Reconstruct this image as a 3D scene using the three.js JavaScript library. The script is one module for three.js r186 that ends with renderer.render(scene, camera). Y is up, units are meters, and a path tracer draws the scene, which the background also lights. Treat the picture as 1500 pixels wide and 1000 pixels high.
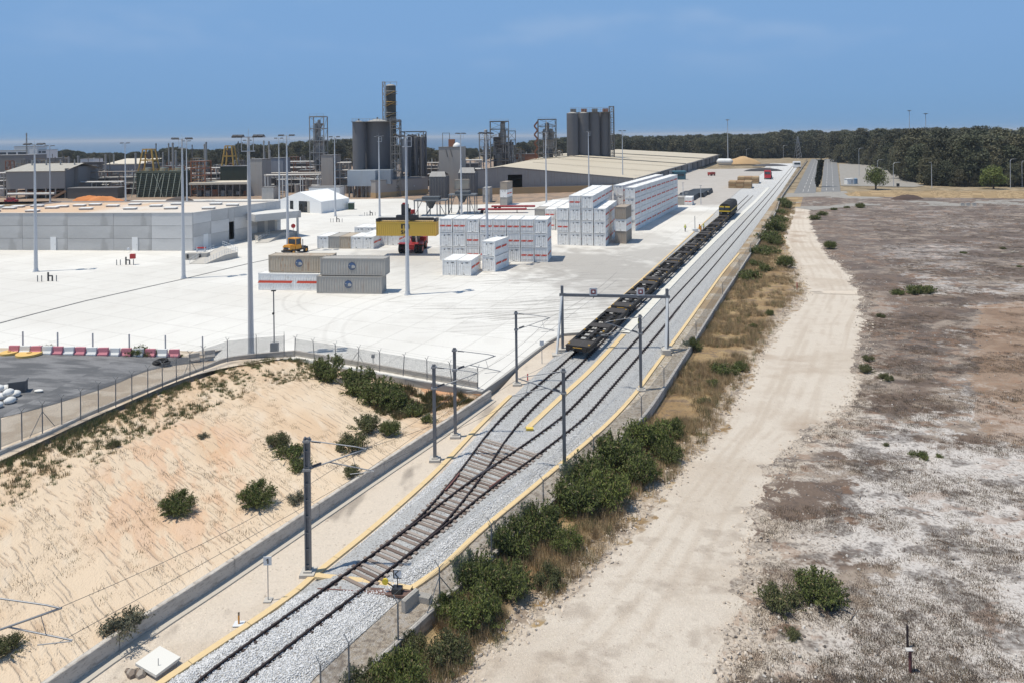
import * as THREE from 'three';
import { mergeGeometries } from 'three/addons/utils/BufferGeometryUtils.js';
import { MarchingCubes } from 'three/addons/objects/MarchingCubes.js';
import { TextGeometry } from 'three/addons/geometries/TextGeometry.js';
import { FontLoader } from 'three/addons/loaders/FontLoader.js';

// ---------------------------------------------------------------- camera, sky, sun, exposure
const FOCAL = 1005, CENTRE_X = 750, CENTRE_Y = 199, EYE = 24, ROLL = -0.012;   // photograph pixels, metres, radians
const scene = new THREE.Scene();
const camera = new THREE.PerspectiveCamera(2 * Math.atan(801 / FOCAL) * 180 / Math.PI, 1500 / 1602, 0.5, 60000);
camera.setViewOffset(1500, 1602, 0, 602, 1500, 1000);
camera.position.set(0, EYE, 0); camera.rotation.z = ROLL; camera.updateProjectionMatrix();
const renderer = new THREE.WebGLRenderer({ antialias: true });
renderer.toneMapping = THREE.LinearToneMapping; renderer.toneMappingExposure = 1.0;
renderer.shadowMap.enabled = true; renderer.setSize(1500, 1000);
const sun = new THREE.DirectionalLight(new THREE.Color(1.0, 0.93, 0.80), 4.5);
sun.position.set(-174, 500, 40); sun.castShadow = true;
Object.assign(sun.shadow.camera, { left: -350, right: 350, top: 350, bottom: -350, near: 1, far: 1500 });
sun.shadow.mapSize.set(4096, 4096);
sun.target.position.set(0, 0, -150); sun.position.add(sun.target.position); scene.add(sun, sun.target);

function rng(seed) { let a = seed >>> 0; return () => { a = (a + 0x6D2B79F5) | 0; let t = Math.imul(a ^ (a >>> 15), 1 | a); t = (t + Math.imul(t ^ (t >>> 7), 61 | t)) ^ t; return ((t ^ (t >>> 14)) >>> 0) / 4294967296; }; }
const R = rng(20240611);
const rr = (a, b) => a + (b - a) * R();
function hash(i, j) { let h = Math.imul(i, 374761393) ^ Math.imul(j, 668265263); h = Math.imul(h ^ (h >>> 13), 1274126177); return ((h ^ (h >>> 16)) >>> 0) / 4294967296; }
function noise(x, y) {
  const i = Math.floor(x), j = Math.floor(y); let u = x - i, v = y - j; u = u * u * (3 - 2 * u); v = v * v * (3 - 2 * v);
  const a = hash(i, j), b = hash(i + 1, j), c = hash(i, j + 1), d = hash(i + 1, j + 1);
  return a + (b - a) * u + (c - a) * v + (a - b - c + d) * u * v;
}
function fbm(x, y, n) { let s = 0, w = 0.5, t = 0; for (let k = 0; k < n; k++) { s += w * noise(x, y); t += w; x = x * 2.03 + 17.3; y = y * 2.03 + 5.1; w *= 0.55; } return s / t; }
const clamp = (x, a = 0, b = 1) => Math.min(b, Math.max(a, x));
const smooth = (a, b, x) => { const t = clamp((x - a) / (b - a)); return t * t * (3 - 2 * t); };
const lerp = (a, b, t) => a + (b - a) * t;

{ // the sky: clear summer blue, paler wisps high up
  const w = 1024, h = 512, data = new Float32Array(w * h * 4);
  const keys = [[-90, .2, .3, .42], [-2, .16, .305, .51], [0, .175, .335, .56], [3, .195, .365, .62], [7, .21, .385, .665], [12, .21, .39, .68], [25, .17, .32, .57], [50, .16, .27, .46], [90, .16, .25, .42]];
  for (let j = 0; j < h; j++) {
    const el = ((j + 0.5) / h - 0.5) * 180; let k = 0; while (k < keys.length - 2 && keys[k + 1][0] < el) k++;
    const t = clamp((el - keys[k][0]) / (keys[k + 1][0] - keys[k][0]));
    for (let i = 0; i < w; i++) {
      const az = (i / w) * 360;
      const c = smooth(.52, .82, fbm(az * .10 + el * .06, el * .42, 5)) * smooth(3, 9, el) * smooth(70, 30, el) * .14;
      const o = (j * w + i) * 4;
      for (let q = 0; q < 3; q++) data[o + q] = lerp(lerp(keys[k][q + 1], keys[k + 1][q + 1], t), [.62, .70, .82][q], c);
      data[o + 3] = 1;
    }
  }
  const sky = new THREE.DataTexture(data, w, h, THREE.RGBAFormat, THREE.FloatType);
  sky.mapping = THREE.EquirectangularReflectionMapping; sky.magFilter = THREE.LinearFilter; sky.minFilter = THREE.LinearFilter; sky.wrapS = THREE.RepeatWrapping; sky.needsUpdate = true;
  scene.background = sky; scene.environment = sky; scene.environmentIntensity = 1;
}

// ---------------------------------------------------------------- helpers
const V = (x, y, z) => new THREE.Vector3(x, y, z);
const cr = Math.cos(ROLL), sr = Math.sin(ROLL);
function rayAt(px, py) { const u = (px - CENTRE_X) / FOCAL, v = (CENTRE_Y - py) / FOCAL; return [u * cr - v * sr, u * sr + v * cr]; }
function G(px, py, level = 0) { const [x, y] = rayAt(px, py), t = (EYE - level) / -y; return V(x * t, level, -t); }       // where the surveyed sight line meets the ground at that level
function atDepth(px, py, depth) { const [x, y] = rayAt(px, py); return V(x * depth, EYE + y * depth, -depth); }
const perMetre = p => FOCAL / -p.z;
const used = new Map();
function numbered(name) { const n = used.get(name) || 0; used.set(name, n + 1); return n ? `${name}_${String(n).padStart(3, '0')}` : name; }
const KEEP = new Set(['position', 'normal', 'uv', 'color']);
function clean(g, color) { let o = g.index ? g.toNonIndexed() : g; for (const k of Object.keys(o.attributes)) if (!KEEP.has(k) || (k === 'color' && !color)) o.deleteAttribute(k); if (!o.attributes.uv) o.setAttribute('uv', new THREE.BufferAttribute(new Float32Array(o.attributes.position.count * 2), 2)); return o; }
function join(gs, color) { return gs.length === 1 ? clean(gs[0], color) : mergeGeometries(gs.map(g => clean(g, color))); }
function part(name, gs, m, parent) { const o = new THREE.Mesh(join([].concat(gs)), m); o.name = parent === scene ? numbered(name) : name; parent.add(o); return o; }
function tag(o, label, category, group) { o.userData.label = label; o.userData.category = category; if (group) o.userData.group = group; return o; }
function thing(name, label, category, pos, turn = 0, group) { const o = new THREE.Group(); o.name = numbered(name); if (pos) o.position.copy(pos); o.rotation.y = turn; scene.add(o); return tag(o, label, category, group); }
function structure(name, gs, m, label) { const o = part(name, gs, m, scene); o.userData.kind = 'structure'; if (label) o.userData.label = label; return o; }
function dup(root, pos, turn, label, group) { const r = root.clone(); r.name = numbered(root.name.replace(/_\d{3}$/, '')); r.userData = { ...root.userData }; scene.add(r); r.position.copy(pos); r.rotation.set(0, turn, 0); if (label) r.userData.label = label; if (group) r.userData.group = group; return r; }
const bx = (w, h, d, x = 0, y = 0, z = 0, ry = 0, rx = 0, rz = 0) => { const g = new THREE.BoxGeometry(w, h, d); if (rx) g.rotateX(rx); if (rz) g.rotateZ(rz); if (ry) g.rotateY(ry); return g.translate(x, y, z); };
const cy = (r1, r2, h, x = 0, y = 0, z = 0, n = 12, open = false) => new THREE.CylinderGeometry(r2, r1, h, n, 1, open).translate(x, y + h / 2, z);   // stands on y, r1 below
const UP = V(0, 1, 0);
function bar(a, b, r, n = 6, r2 = r) { const d = b.clone().sub(a), g = new THREE.CylinderGeometry(r2, r, d.length(), n); g.applyQuaternion(new THREE.Quaternion().setFromUnitVectors(UP, d.clone().normalize())); return g.translate((a.x + b.x) / 2, (a.y + b.y) / 2, (a.z + b.z) / 2); }
function beam(a, b, w, h = w) { // w across, h upright
  const d = b.clone().sub(a), L = d.length(); d.normalize(); const across = Math.abs(d.y) > .995 ? V(1, 0, 0) : d.clone().cross(UP).normalize(), up = across.clone().cross(d).normalize();
  const g = new THREE.BoxGeometry(w, h, L); g.applyMatrix4(new THREE.Matrix4().makeBasis(across, up, d.clone().negate())); return g.translate((a.x + b.x) / 2, (a.y + b.y) / 2, (a.z + b.z) / 2); }
function loft(rings, closed = false, smoothN = false) {   // rings of equal length
  const n = rings[0].length, pos = [], uv = [], idx = []; let run = 0;
  rings.forEach((r, i) => { if (i) run += r[0].distanceTo(rings[i - 1][0]); let s = 0; r.forEach((p, j) => { if (j) s += p.distanceTo(r[j - 1]); pos.push(p.x, p.y, p.z); uv.push(s, run); }); });
  const m = closed ? n : n - 1;
  for (let i = 0; i < rings.length - 1; i++) for (let j = 0; j < m; j++) { const a = i * n + j, b = i * n + (j + 1) % n, c = a + n, d = b + n; idx.push(a, c, b, b, c, d); }
  let g = new THREE.BufferGeometry(); g.setAttribute('position', new THREE.Float32BufferAttribute(pos, 3)); g.setAttribute('uv', new THREE.Float32BufferAttribute(uv, 2)); g.setIndex(idx);
  if (!smoothN) g = g.toNonIndexed(); g.computeVertexNormals(); return g;
}
function resample(pts, step) { // even spacing along a polyline, smoothed
  const c = new THREE.CatmullRomCurve3(pts, false, 'centripetal'); c.arcLengthDivisions = 800; const n = Math.max(2, Math.round(c.getLength() / step)); return c.getSpacedPoints(n);
}
function polyEven(pts, step) { const out = []; let carry = 0; for (let i = 0; i < pts.length - 1; i++) { const d = pts[i + 1].distanceTo(pts[i]); for (let s = carry; s < d; s += step) { out.push(pts[i].clone().lerp(pts[i + 1], s / d)); carry = s + step - d; } if (d <= carry && out.length === 0) carry -= d; } return out; }
function side(pts, i) { const a = pts[Math.max(0, i - 1)], b = pts[Math.min(pts.length - 1, i + 1)]; const d = V(b.x - a.x, 0, b.z - a.z).normalize(); return V(-d.z, 0, d.x); }   // to the right of travel
function sweep(pts, profile, closed = true) { return loft(pts.map((p, i) => { const s = side(pts, i); return profile.map(([o, h]) => V(p.x + s.x * o, p.y + h, p.z + s.z * o)); }), closed); }
const rect = (w, h, y0 = 0) => [[-w / 2, y0], [-w / 2, y0 + h], [w / 2, y0 + h], [w / 2, y0]];
const S2L = c => c <= .04045 ? c / 12.92 : ((c + .055) / 1.055) ** 2.4, L2S = c => c <= .0031308 ? c * 12.92 : 1.055 * c ** (1 / 2.4) - .055;
const mats = new Map();
function M(r, g, b, rough = .8, o = {}) { const k = JSON.stringify([r, g, b, rough, Object.keys(o).map(q => [q, o[q]?.uuid ?? o[q]])]); if (!mats.has(k)) { const m = new THREE.MeshStandardMaterial({ roughness: rough, ...o }); m.color.setRGB(r, g, b); mats.set(k, m); } return mats.get(k); }
function tex(w, h, f, srgb = true) { // f(i, j) -> [r, g, b] in linear albedo (or 0..1 data)
  const d = new Uint8Array(w * h * 4);
  for (let j = 0; j < h; j++) for (let i = 0; i < w; i++) { const c = f(i, j), o = (j * w + i) * 4; for (let k = 0; k < 3; k++) d[o + k] = 255 * clamp(srgb ? L2S(clamp(c[k])) : c[k]); d[o + 3] = 255; }
  const t = new THREE.DataTexture(d, w, h, THREE.RGBAFormat); if (srgb) t.colorSpace = THREE.SRGBColorSpace; t.magFilter = THREE.LinearFilter; t.minFilter = THREE.LinearMipmapLinearFilter; t.generateMipmaps = true; t.wrapS = t.wrapT = THREE.RepeatWrapping; t.needsUpdate = true; return t;
}
const again = (t, x, y = x) => { const c = t.clone(); c.repeat.set(x, y); c.needsUpdate = true; return c; };
const mixc = (a, b, t) => [a[0] + (b[0] - a[0]) * t, a[1] + (b[1] - a[1]) * t, a[2] + (b[2] - a[2]) * t];
function inside(poly, x, z) { let c = false; for (let i = 0, j = poly.length - 1; i < poly.length; j = i++) { const a = poly[i], b = poly[j]; if ((a.z > z) !== (b.z > z) && x < (b.x - a.x) * (z - a.z) / (b.z - a.z) + a.x) c = !c; } return c; }
function sheet(poly, level) { const s = new THREE.Shape(poly.map(p => new THREE.Vector2(p.x, -p.z))); const g = new THREE.ShapeGeometry(s); g.rotateX(-Math.PI / 2); g.translate(0, level, 0); return g; }
function worldUV(g, x0, z0, w, h) { const p = g.attributes.position, u = new Float32Array(p.count * 2); for (let i = 0; i < p.count; i++) { u[i * 2] = (p.getX(i) - x0) / w; u[i * 2 + 1] = (-p.getZ(i) - z0) / h; } g.setAttribute('uv', new THREE.BufferAttribute(u, 2)); return g; }
const P = (a, level = 0) => a.map(([x, y, l]) => G(x, y, l ?? level));

// ---------------------------------------------------------------- survey of the place (sight-line pixels -> ground)
const RIGHT = -0.6, YARD = 0.3;
const RAILWALL = P([[-60, 1085], [60, 1002], [192, 912], [300, 844], [399, 780], [454, 744], [552, 680], [650, 617], [718, 571]], .9);
const FENCEWALL = P([[470, 1035], [511, 1000], [583, 937], [644, 881], [720, 812], [796, 743], [870, 676], [940, 611], [973, 566], [1020, 493], [1059, 432], [1083, 396], [1100, 370], [1111, 354], [1123.5, 333], [1138, 307.5], [1143, 292], [1156, 272], [1172, 250], [1183, 235]], .1);
const ROAD_L = P([[560, 1100], [665, 1003], [760, 932], [842, 862], [920, 785], [1000, 695], [1060, 622], [1102, 545], [1142, 478], [1181, 430], [1172, 400], [1153, 358], [1146, 324], [1160, 304]], RIGHT);
const ROAD_R = P([[960, 1100], [1045, 1003], [1075, 930], [1090, 860], [1105, 742], [1150, 662], [1230, 602], [1256, 540], [1262, 480], [1262, 438], [1240, 400], [1207, 364], [1191, 336], [1186, 306]], RIGHT);
const ROADPOLY = [...resample(ROAD_L, 3), ...resample(ROAD_R, 3).reverse()];
const TRACK_B = P([[284, 1030], [318, 999], [409, 930], [502, 861.6], [571, 811], [638, 760], [691, 718], [726, 693], [769, 663], [810, 633], [842.5, 607], [886.5, 560], [932, 510], [954.5, 485], [992.5, 440], [1028.4, 400], [1074, 348.5], [1116.5, 300], [1132.4, 281.5], [1165, 241]], .4);
const TRACK_A = P([[571, 811], [627, 765], [668, 719], [696, 683], [728.6, 637], [768.5, 593], [808, 558], [838, 531], [890, 481], [950, 425], [1010, 370], [1063, 321], [1100, 286]], .4);
const YARDEDGE = P([[707, 572], [760, 531], [803, 499], [829, 487], [851, 489], [905, 441], [960, 391], [1040, 318], [1085, 277], [1130, 244.5]], YARD);

// ---------------------------------------------------------------- ground colours (albedo)
const A = (r, g, b) => [r, g, b].map(c => S2L(c / 255) / 1.34);
function tableX(pts) { const t = pts.map(p => [-p.z, p.x]).sort((a, b) => a[0] - b[0]); return d => { if (d <= t[0][0]) return t[0][1] + (d - t[0][0]) * (t[1][1] - t[0][1]) / (t[1][0] - t[0][0]); for (let i = 1; i < t.length; i++) if (d <= t[i][0]) return lerp(t[i - 1][1], t[i][1], (d - t[i - 1][0]) / (t[i][0] - t[i - 1][0])); const a = t[t.length - 2], b = t[t.length - 1]; return b[1] + (d - b[0]) * (b[1] - a[1]) / (b[0] - a[0]); }; }
const fenceX = tableX(FENCEWALL), roadLX = tableX(ROAD_L), roadRX = tableX(ROAD_R), trackBX = tableX(TRACK_B);
const whiteSpot = G(1440, 750, RIGHT), whiteB = G(1400, 950, RIGHT), scrubA = G(1235, 730, RIGHT), scrubB = G(1350, 520, RIGHT), tanPatch = P([[1428, 452], [1600, 430], [1650, 700], [1500, 655], [1440, 640]], RIGHT);
const C = { road: A(236, 224, 209), roadB: A(214, 198, 180), sand: A(217, 203, 187), white: A(229, 222, 216), soil: A(176, 161, 147), brown: A(130, 112, 99), dark: A(86, 78, 75), tan: A(172, 142, 116), grass: A(164, 136, 98), straw: A(196, 170, 128), corr: A(238, 224, 207), corrB: A(216, 199, 179), stain: A(142, 132, 124), gravel: A(172, 160, 138), grey: A(122, 111, 106), rust: A(160, 118, 88) };
function groundColour(x, d) {
  const n1 = fbm(x * .035 + 3, d * .05, 3), n2 = fbm(x * .16, d * .24 + 9, 4), n3 = fbm(x * .9 + 40, d * 1.3, 3), n4 = noise(x * 6.1, d * 7.3), n5 = noise(x * 13.7, d * 15.1);
  const fx = fenceX(d);
  if (x < fx) { // railway corridor: pale sandy fill with grey spills and scattered stones
    let c = mixc(C.corr, C.corrB, smooth(.45, .75, n2) * .8); c = mixc(c, C.stain, smooth(.56, .7, fbm(x * .35 + 7, d * .2, 4)) * .6);
    c = mixc(c, C.corr, smooth(.55, .8, n3) * .5); if (n5 > .9 && n3 > .5) c = mixc(c, C.brown, .5);
    if (x > trackBX(d)) { c = mixc(c, C.gravel, .25 + .5 * smooth(45, 75, d)); if (n4 > .62) c = mixc(c, C.white, .5); if (n4 < .25) c = mixc(c, C.brown, .55); if (d > 85) c = mixc(c, C.grass, smooth(.4, .6, n2) * .7); }
    const k = .93 + .14 * n5; return [c[0] * k, c[1] * k, c[2] * k];
  }
  const wob = (n2 - .5) * 2.2 + (n3 - .5) * 1.3, on = inside(ROADPOLY, x + wob, -d + wob * .7);
  let c;
  if (on) { // pale compacted sand track
    c = mixc(C.road, C.roadB, smooth(.42, .8, n2) * .62 + smooth(.5, .8, n3) * .26);
    const rt = (x - roadLX(d)) / (roadRX(d) - roadLX(d)) + (fbm(3, d * .05, 2) - .5) * .12; let rut = 0; for (const e of [.27, .43, .58, .73]) rut = Math.max(rut, smooth(.05, .01, Math.abs(rt - e))); c = mixc(c, C.roadB, rut * .5 * smooth(.3, .6, fbm(x * .5, d * .5 + 70, 3))); c = mixc(c, C.roadB, smooth(.55, .75, fbm((x - roadLX(d)) * .9, d * .06, 3)) * .6);
    c = mixc(c, C.tan, smooth(.55, .68, n1) * smooth(.5, .72, n2) * .4);
    if (d < 46 && n3 > .55) c = mixc(c, C.soil, (n3 - .55) * 1.6);
    if (n5 > .86 && n4 > .6) c = mixc(c, C.soil, .6); const k = .93 + .12 * n5 * n4; return [c[0] * k, c[1] * k, c[2] * k];
  }
  const left = x < (roadLX(d) + roadRX(d)) / 2;
  if (left) {
    c = mixc(C.grass, C.straw, smooth(.35, .65, n2)); const edge = smooth(3.2, .4, roadLX(d) - x) * (d < 130 ? 1 : 0); c = mixc(c, C.sand, edge * .9 * smooth(.3, .55, n3 + .1)); c = mixc(c, C.brown, smooth(.55, .7, n3) * .6);
    if (n4 > .75) c = mixc(c, C.dark, .35);
  } else {
    const e = Math.max(0, x - roadRX(d)), ds = Math.hypot(x - whiteSpot.x, (d + whiteSpot.z) * 1.0);
    const w = n2 * .52 + n1 * .42 + .06 * n3 - .01 + .30 * smooth(15, 2, ds) + .13 * smooth(11, 2, Math.hypot(x - whiteB.x, d + whiteB.z)) - .14 * smooth(9, 2, Math.hypot(x - scrubA.x, d + scrubA.z)) - .16 * smooth(10, 2, Math.hypot(x - scrubB.x, (d + scrubB.z) * .7)) - .025 - .1 * smooth(110, 170, d) + .10 * smooth(5, 0, e);
    c = mixc(C.soil, C.brown, smooth(.44, .56, fbm(x * .2 + 31, d * .3 + 8, 3)));
    c = mixc(c, mixc(C.white, C.sand, smooth(8, 0, e)), smooth(.46, .55, w + (n3 - .5) * .3 + (n4 - .5) * .1));
    c = mixc(c, C.grey, smooth(85, 140, d) * .7 * smooth(.3, .55, n3));
    if (e < 9 && d > 70) c = mixc(c, C.brown, smooth(.42, .55, n2) * .5);
    const scr = .09 * smooth(10, 2, Math.hypot(x - scrubB.x, (d + scrubB.z) * .7)); const lit = smooth(.53 - scr, .64 - scr, fbm(x * .55 + 70, d * .95 + 11, 4)) * smooth(.3, .5, fbm(x * .08 + 4, d * .1, 3) + .08);
    c = mixc(c, C.dark, lit * (.3 + .6 * n4)); c = mixc(c, C.brown, smooth(.5, .8, n5 * .5 + n4 * .5) * .5); if (n5 > .7 && n3 > .44) c = mixc(c, C.dark, .5);
    if (n5 < .12 && n2 > .45) c = mixc(c, C.white, .7);
    if (inside(tanPatch, x + wob, -d + wob)) c = mixc(c, C.tan, .75 - .3 * n4);
    if (n2 > .56 && n3 < .42) c = mixc(c, C.rust, .3);
  }
  const k = .88 + .24 * n5; return [c[0] * k, c[1] * k, c[2] * k];
}
const TILE = { near: [-42, 24, 128, 82], mid: [-24, 106, 226, 156] };
function tileMaterial([x0, d0, w, h], nw, nh) {
  const t = tex(nw, nh, (i, j) => groundColour(x0 + (i + .5) / nw * w, d0 + (j + .5) / nh * h));
  const b = tex(1024, 1024, (i, j) => { const v = .5 * fbm(i / 9, j / 9, 3) + .5 * hash(i >> 1, j >> 1); return [v, v, v]; }, false); b.repeat.set(w / 9, h / 9);
  return new THREE.MeshStandardMaterial({ map: t, roughness: .97, bumpMap: b, bumpScale: .05 });
}
const NEAR = tileMaterial(TILE.near, 2048, 1312), MID = tileMaterial(TILE.mid, 1500, 1040);
function onTile(x, z) { const near = [[0, 0], [2, 0], [-2, 0], [0, 2], [0, -2]]; return near.some(([a, b]) => inside(ROADPOLY, x + a, z + b)); }
function groundHeight(x, z) { const d = -z; let a = x > fenceX(d) + 1 && !onTile(x, z) ? 1 : 0; return RIGHT + a * (.02 + .16 * fbm(x * .5, d * .5, 3) * smooth(.3, .6, fbm(x * .07, d * .07, 2)) + .05 * noise(x * 2, d * 2)); }
function gridGround([x0, d0, w, h], step) {
  const nx = Math.round(w / step), nz = Math.round(h / step), g = new THREE.PlaneGeometry(w, h, nx, nz); g.rotateX(-Math.PI / 2); g.translate(x0 + w / 2, 0, -(d0 + h / 2));
  const p = g.attributes.position; for (let i = 0; i < p.count; i++) { const x = p.getX(i), z = p.getZ(i), edge = Math.min(x - x0, x0 + w - x, -z - d0, d0 + h + z); p.setY(i, lerp(RIGHT, groundHeight(x, z), smooth(0, 2, edge))); }
  g.computeVertexNormals(); return worldUV(g, x0, d0, w, h);
}
function ground(g, m) { const o = new THREE.Mesh(g, m); o.name = numbered('ground'); o.userData.kind = 'structure'; scene.add(o); return o; }
ground(gridGround(TILE.near, .5), NEAR); ground(gridGround(TILE.mid, 1.5), MID);
const farTex = tex(1024, 1024, (i, j) => { const n = fbm(i / 64, j / 64, 5), m = fbm(i / 17 + 50, j / 17, 4), wv = hash(i, j); let c = mixc(A(178, 160, 132), A(140, 124, 96), smooth(.4, .65, n)); c = mixc(c, A(122, 110, 92), smooth(.52, .7, m) * .7); const k = .92 + .16 * wv; return [c[0] * k, c[1] * k, c[2] * k]; });
const FAR = new THREE.MeshStandardMaterial({ map: again(farTex, 1 / 90, 1 / 60), roughness: .97 });
{ const g = new THREE.PlaneGeometry(5200, 1250, 4, 4); g.rotateX(-Math.PI / 2); g.translate(0, RIGHT - .08, -300); ground(worldUV(g, 0, 0, 1, 1), FAR); }
{ const g = new THREE.PlaneGeometry(60000, 30000); g.rotateX(-Math.PI / 2); g.translate(0, -9, -15900); structure('sea', g, M(.065, .135, .235, .8), 'strip of blue sea on the horizon'); }

// dirt road, on the ground's own surface
function roadSheet(tile, m, from, to) {
  const [x0, d0, w, h] = tile, rows = []; const L = resample(ROAD_L, 1.2), Rr = resample(ROAD_R, 1.2), n = 170;
  for (let i = 0; i <= n; i++) { const a = L[Math.round(i / n * (L.length - 1))], b = Rr[Math.round(i / n * (Rr.length - 1))]; const row = []; for (let k = 0; k <= 10; k++) { const t = (k === 0 ? .03 : k === 10 ? .97 : k / 10) + (k % 10 ? 0 : .05 * (noise(i * .35, k * 9.1) - .5)); const p = a.clone().lerp(b, t); p.y = RIGHT + .008 + .05 * noise(p.x * .35, p.z * .35) * smooth(0, .16, Math.min(t, 1 - t)); row.push(p); } if (-row[5].z >= from && -row[5].z <= to) rows.push(row); }
  return worldUV(loft(rows, false, true), x0, d0, w, h);
}
structure('dirt_road', roadSheet(TILE.near, NEAR, 24, 103), NEAR, 'pale sandy dirt road running beside the railway fence');
structure('dirt_road', roadSheet(TILE.mid, MID, 103.5, 260), MID, 'pale sandy dirt road bending toward the junction');

// ---------------------------------------------------------------- railway corridor ground, yard slab
{
  const poly = [...RAILWALL.map(p => p.clone()), ...P([[760, 540], [700, 480], [900, 380], [1060, 270], [1150, 230]], 0), ...FENCEWALL.slice().reverse()];
  const cut = (pts, lo, hi) => { const f = (a, k, s) => { const o = []; for (let i = 0; i < a.length; i++) { const p = a[i], q = a[(i + 1) % a.length], ip = s * (-p.z - k) <= 0, iq = s * (-q.z - k) <= 0; if (ip) o.push(p); if (ip !== iq) o.push(p.clone().lerp(q, (k + p.z) / (p.z - q.z))); } return o; }; return f(f(pts, hi, 1), lo, -1); };
  const a = sheet(cut(poly, 24, 106), 0), b = sheet(cut(poly, 106, 262), 0), c = sheet(cut(poly, 262, 700), 0);
  structure('trackside_ground', worldUV(a, ...TILE.near), NEAR, 'pale sandy ground beside the tracks'); structure('trackside_ground', worldUV(b, ...TILE.mid), MID, 'gravelly ground beside the far tracks'); structure('trackside_ground', worldUV(c, 0, 0, 1, 1), FAR, 'ground beside the tracks near the tree line');
}
const yardRect = [-150, 66, 330, 390];
const HEAD = 24 * Math.PI / 180;
{
  const [x0, d0, w, h] = yardRect, n = 2048, dark = new Float32Array(n * n);
  const put = (x, d, r, a) => { const i0 = (x - x0) / w * n, j0 = (d - d0) / h * n, ri = r / w * n, rj = r / h * n; for (let j = Math.max(0, Math.floor(j0 - rj)); j <= Math.min(n - 1, j0 + rj); j++) for (let i = Math.max(0, Math.floor(i0 - ri)); i <= Math.min(n - 1, i0 + ri); i++) dark[j * n + i] = Math.min(.8, dark[j * n + i] + a); };
  const q = rng(77);
  const arcs = (px, py, spread, count, rad) => { const c = G(px, py, YARD); for (let k = 0; k < count; k++) { const r = rad * (.5 + q()), cx = c.x + (q() - .5) * spread, cd = -c.z + (q() - .5) * spread, a0 = q() * 6.3, len = .6 + q() * 2.2, al = .012 + .02 * q(); for (const off of [0, 2.1]) for (let t = 0; t < len; t += .12 / (r + off)) put(cx + Math.cos(a0 + t) * (r + off), cd + Math.sin(a0 + t) * (r + off), .17, al); } };
   arcs(690, 440, 24, 4, 16); arcs(880, 375, 22, 6, 16); arcs(620, 395, 30, 6, 16);
  for (let k = 0; k < 90; k++) { const c = G(560 + q() * 330, 385 + q() * 110, YARD), len = 8 + q() * 26, an = -.1 + q() * .5; for (const off of [0, 2]) for (let t = 0; t < len; t += .12) put(c.x + Math.cos(an) * t - Math.sin(an) * off, -c.z + Math.sin(an) * t + Math.cos(an) * off, .14, .028); }
  const c0 = A(243, 241, 236), c1 = A(228, 225, 219), c2 = A(176, 171, 165), cd = A(120, 116, 112), old = A(186, 178, 170);
  const worn = [[915, 400, 17, .72], [860, 385, 20, .7], [960, 372, 15, .62], [890, 420, 12, .6], [930, 350, 14, .4], [610, 375, 16, .45], [640, 388, 10, .3]].map(([a, b, r, k]) => { const p = G(a, b, YARD); return [p.x, -p.z, r, k]; });
  const ch = Math.cos(HEAD), sh = Math.sin(HEAD);
  const t = tex(n, n, (i, j) => {
    const x = x0 + (i + .5) / n * w, d = d0 + (j + .5) / n * h, n1 = fbm(x * .05, d * .05, 4), n2 = fbm(x * .4 + 9, d * .4, 4), wv = hash(i, j), u = x * ch - d * sh, v = x * sh + d * ch;
    let c = mixc(c0, c1, smooth(.35, .7, n1) * .8 + smooth(.5, .8, n2) * .4);
    const pu = Math.floor(u / 5.2), pv = Math.floor(v / 5.2); c = mixc(c, c1, hash(pu, pv) * .3);
    if (Math.abs(u / 5.2 - Math.round(u / 5.2)) < .018 || Math.abs(v / 5.2 - Math.round(v / 5.2)) < .018) c = mixc(c, c2, .3);
    let k = dark[j * n + i]; for (const [a, b, r, s] of worn) { const e = Math.hypot(x - a, d - b) / r; if (e < 1.5) k = Math.max(k, s * smooth(1.25, .35, e + (n2 - .5) * 1.5)); }
    c = mixc(c, c2, clamp(k * 1.15)); if (dark[j * n + i] > .1) c = mixc(c, cd, clamp((dark[j * n + i] - .1) * 1.3));
    if (hash(Math.floor(u / 5.2) + 7, Math.floor(v / 5.2) + 3) > .93) c = mixc(c, c2, .13);  const far = smooth(205, 235, d + (n1 - .5) * 70) * smooth(12, 34, x + (n1 - .5) * 30); c = mixc(c, old, far * (.7 + .25 * n2));
    const f = .98 + .04 * wv; return [c[0] * f, c[1] * f, c[2] * f];
  });
  const m = new THREE.MeshStandardMaterial({ map: t, roughness: .9 }); t.wrapS = t.wrapT = THREE.ClampToEdgeWrapping;
  const edge = resample(YARDEDGE, 4), corner = G(430, 526, YARD);
  const poly = [V(-150, 0, corner.z), V(corner.x, 0, corner.z), ...edge, V(edge[edge.length - 1].x - 20, 0, -456), V(-150, 0, -456)];
  const g = sheet(poly, YARD); structure('concrete_yard', worldUV(g, ...yardRect), m, 'wide white concrete container yard');
  const rim = [V(-150, 0, corner.z), V(corner.x, 0, corner.z), ...edge].map(p => V(p.x, 0, p.z));
  structure('yard_kerb', sweep(rim, [[0, -.7], [0, YARD + .006], [-.28, YARD + .006], [-.28, -.7]].map(([a, b]) => [-a - .02, b])), M(.36, .35, .33, .9), 'concrete edge of the raised yard');
}
{ // trench drain across the yard
  const pts = P([[-40, 484], [120, 442], [268, 409], [365, 386], [430, 372.5], [500, 357], [560, 345]], YARD + .004).map(p => p);
  const o = structure('drainage_channel', sweep(resample(pts, 8), rect(.42, .02)), M(.13, .13, .13, .9), 'dark slot drain crossing the white yard');
}
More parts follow.
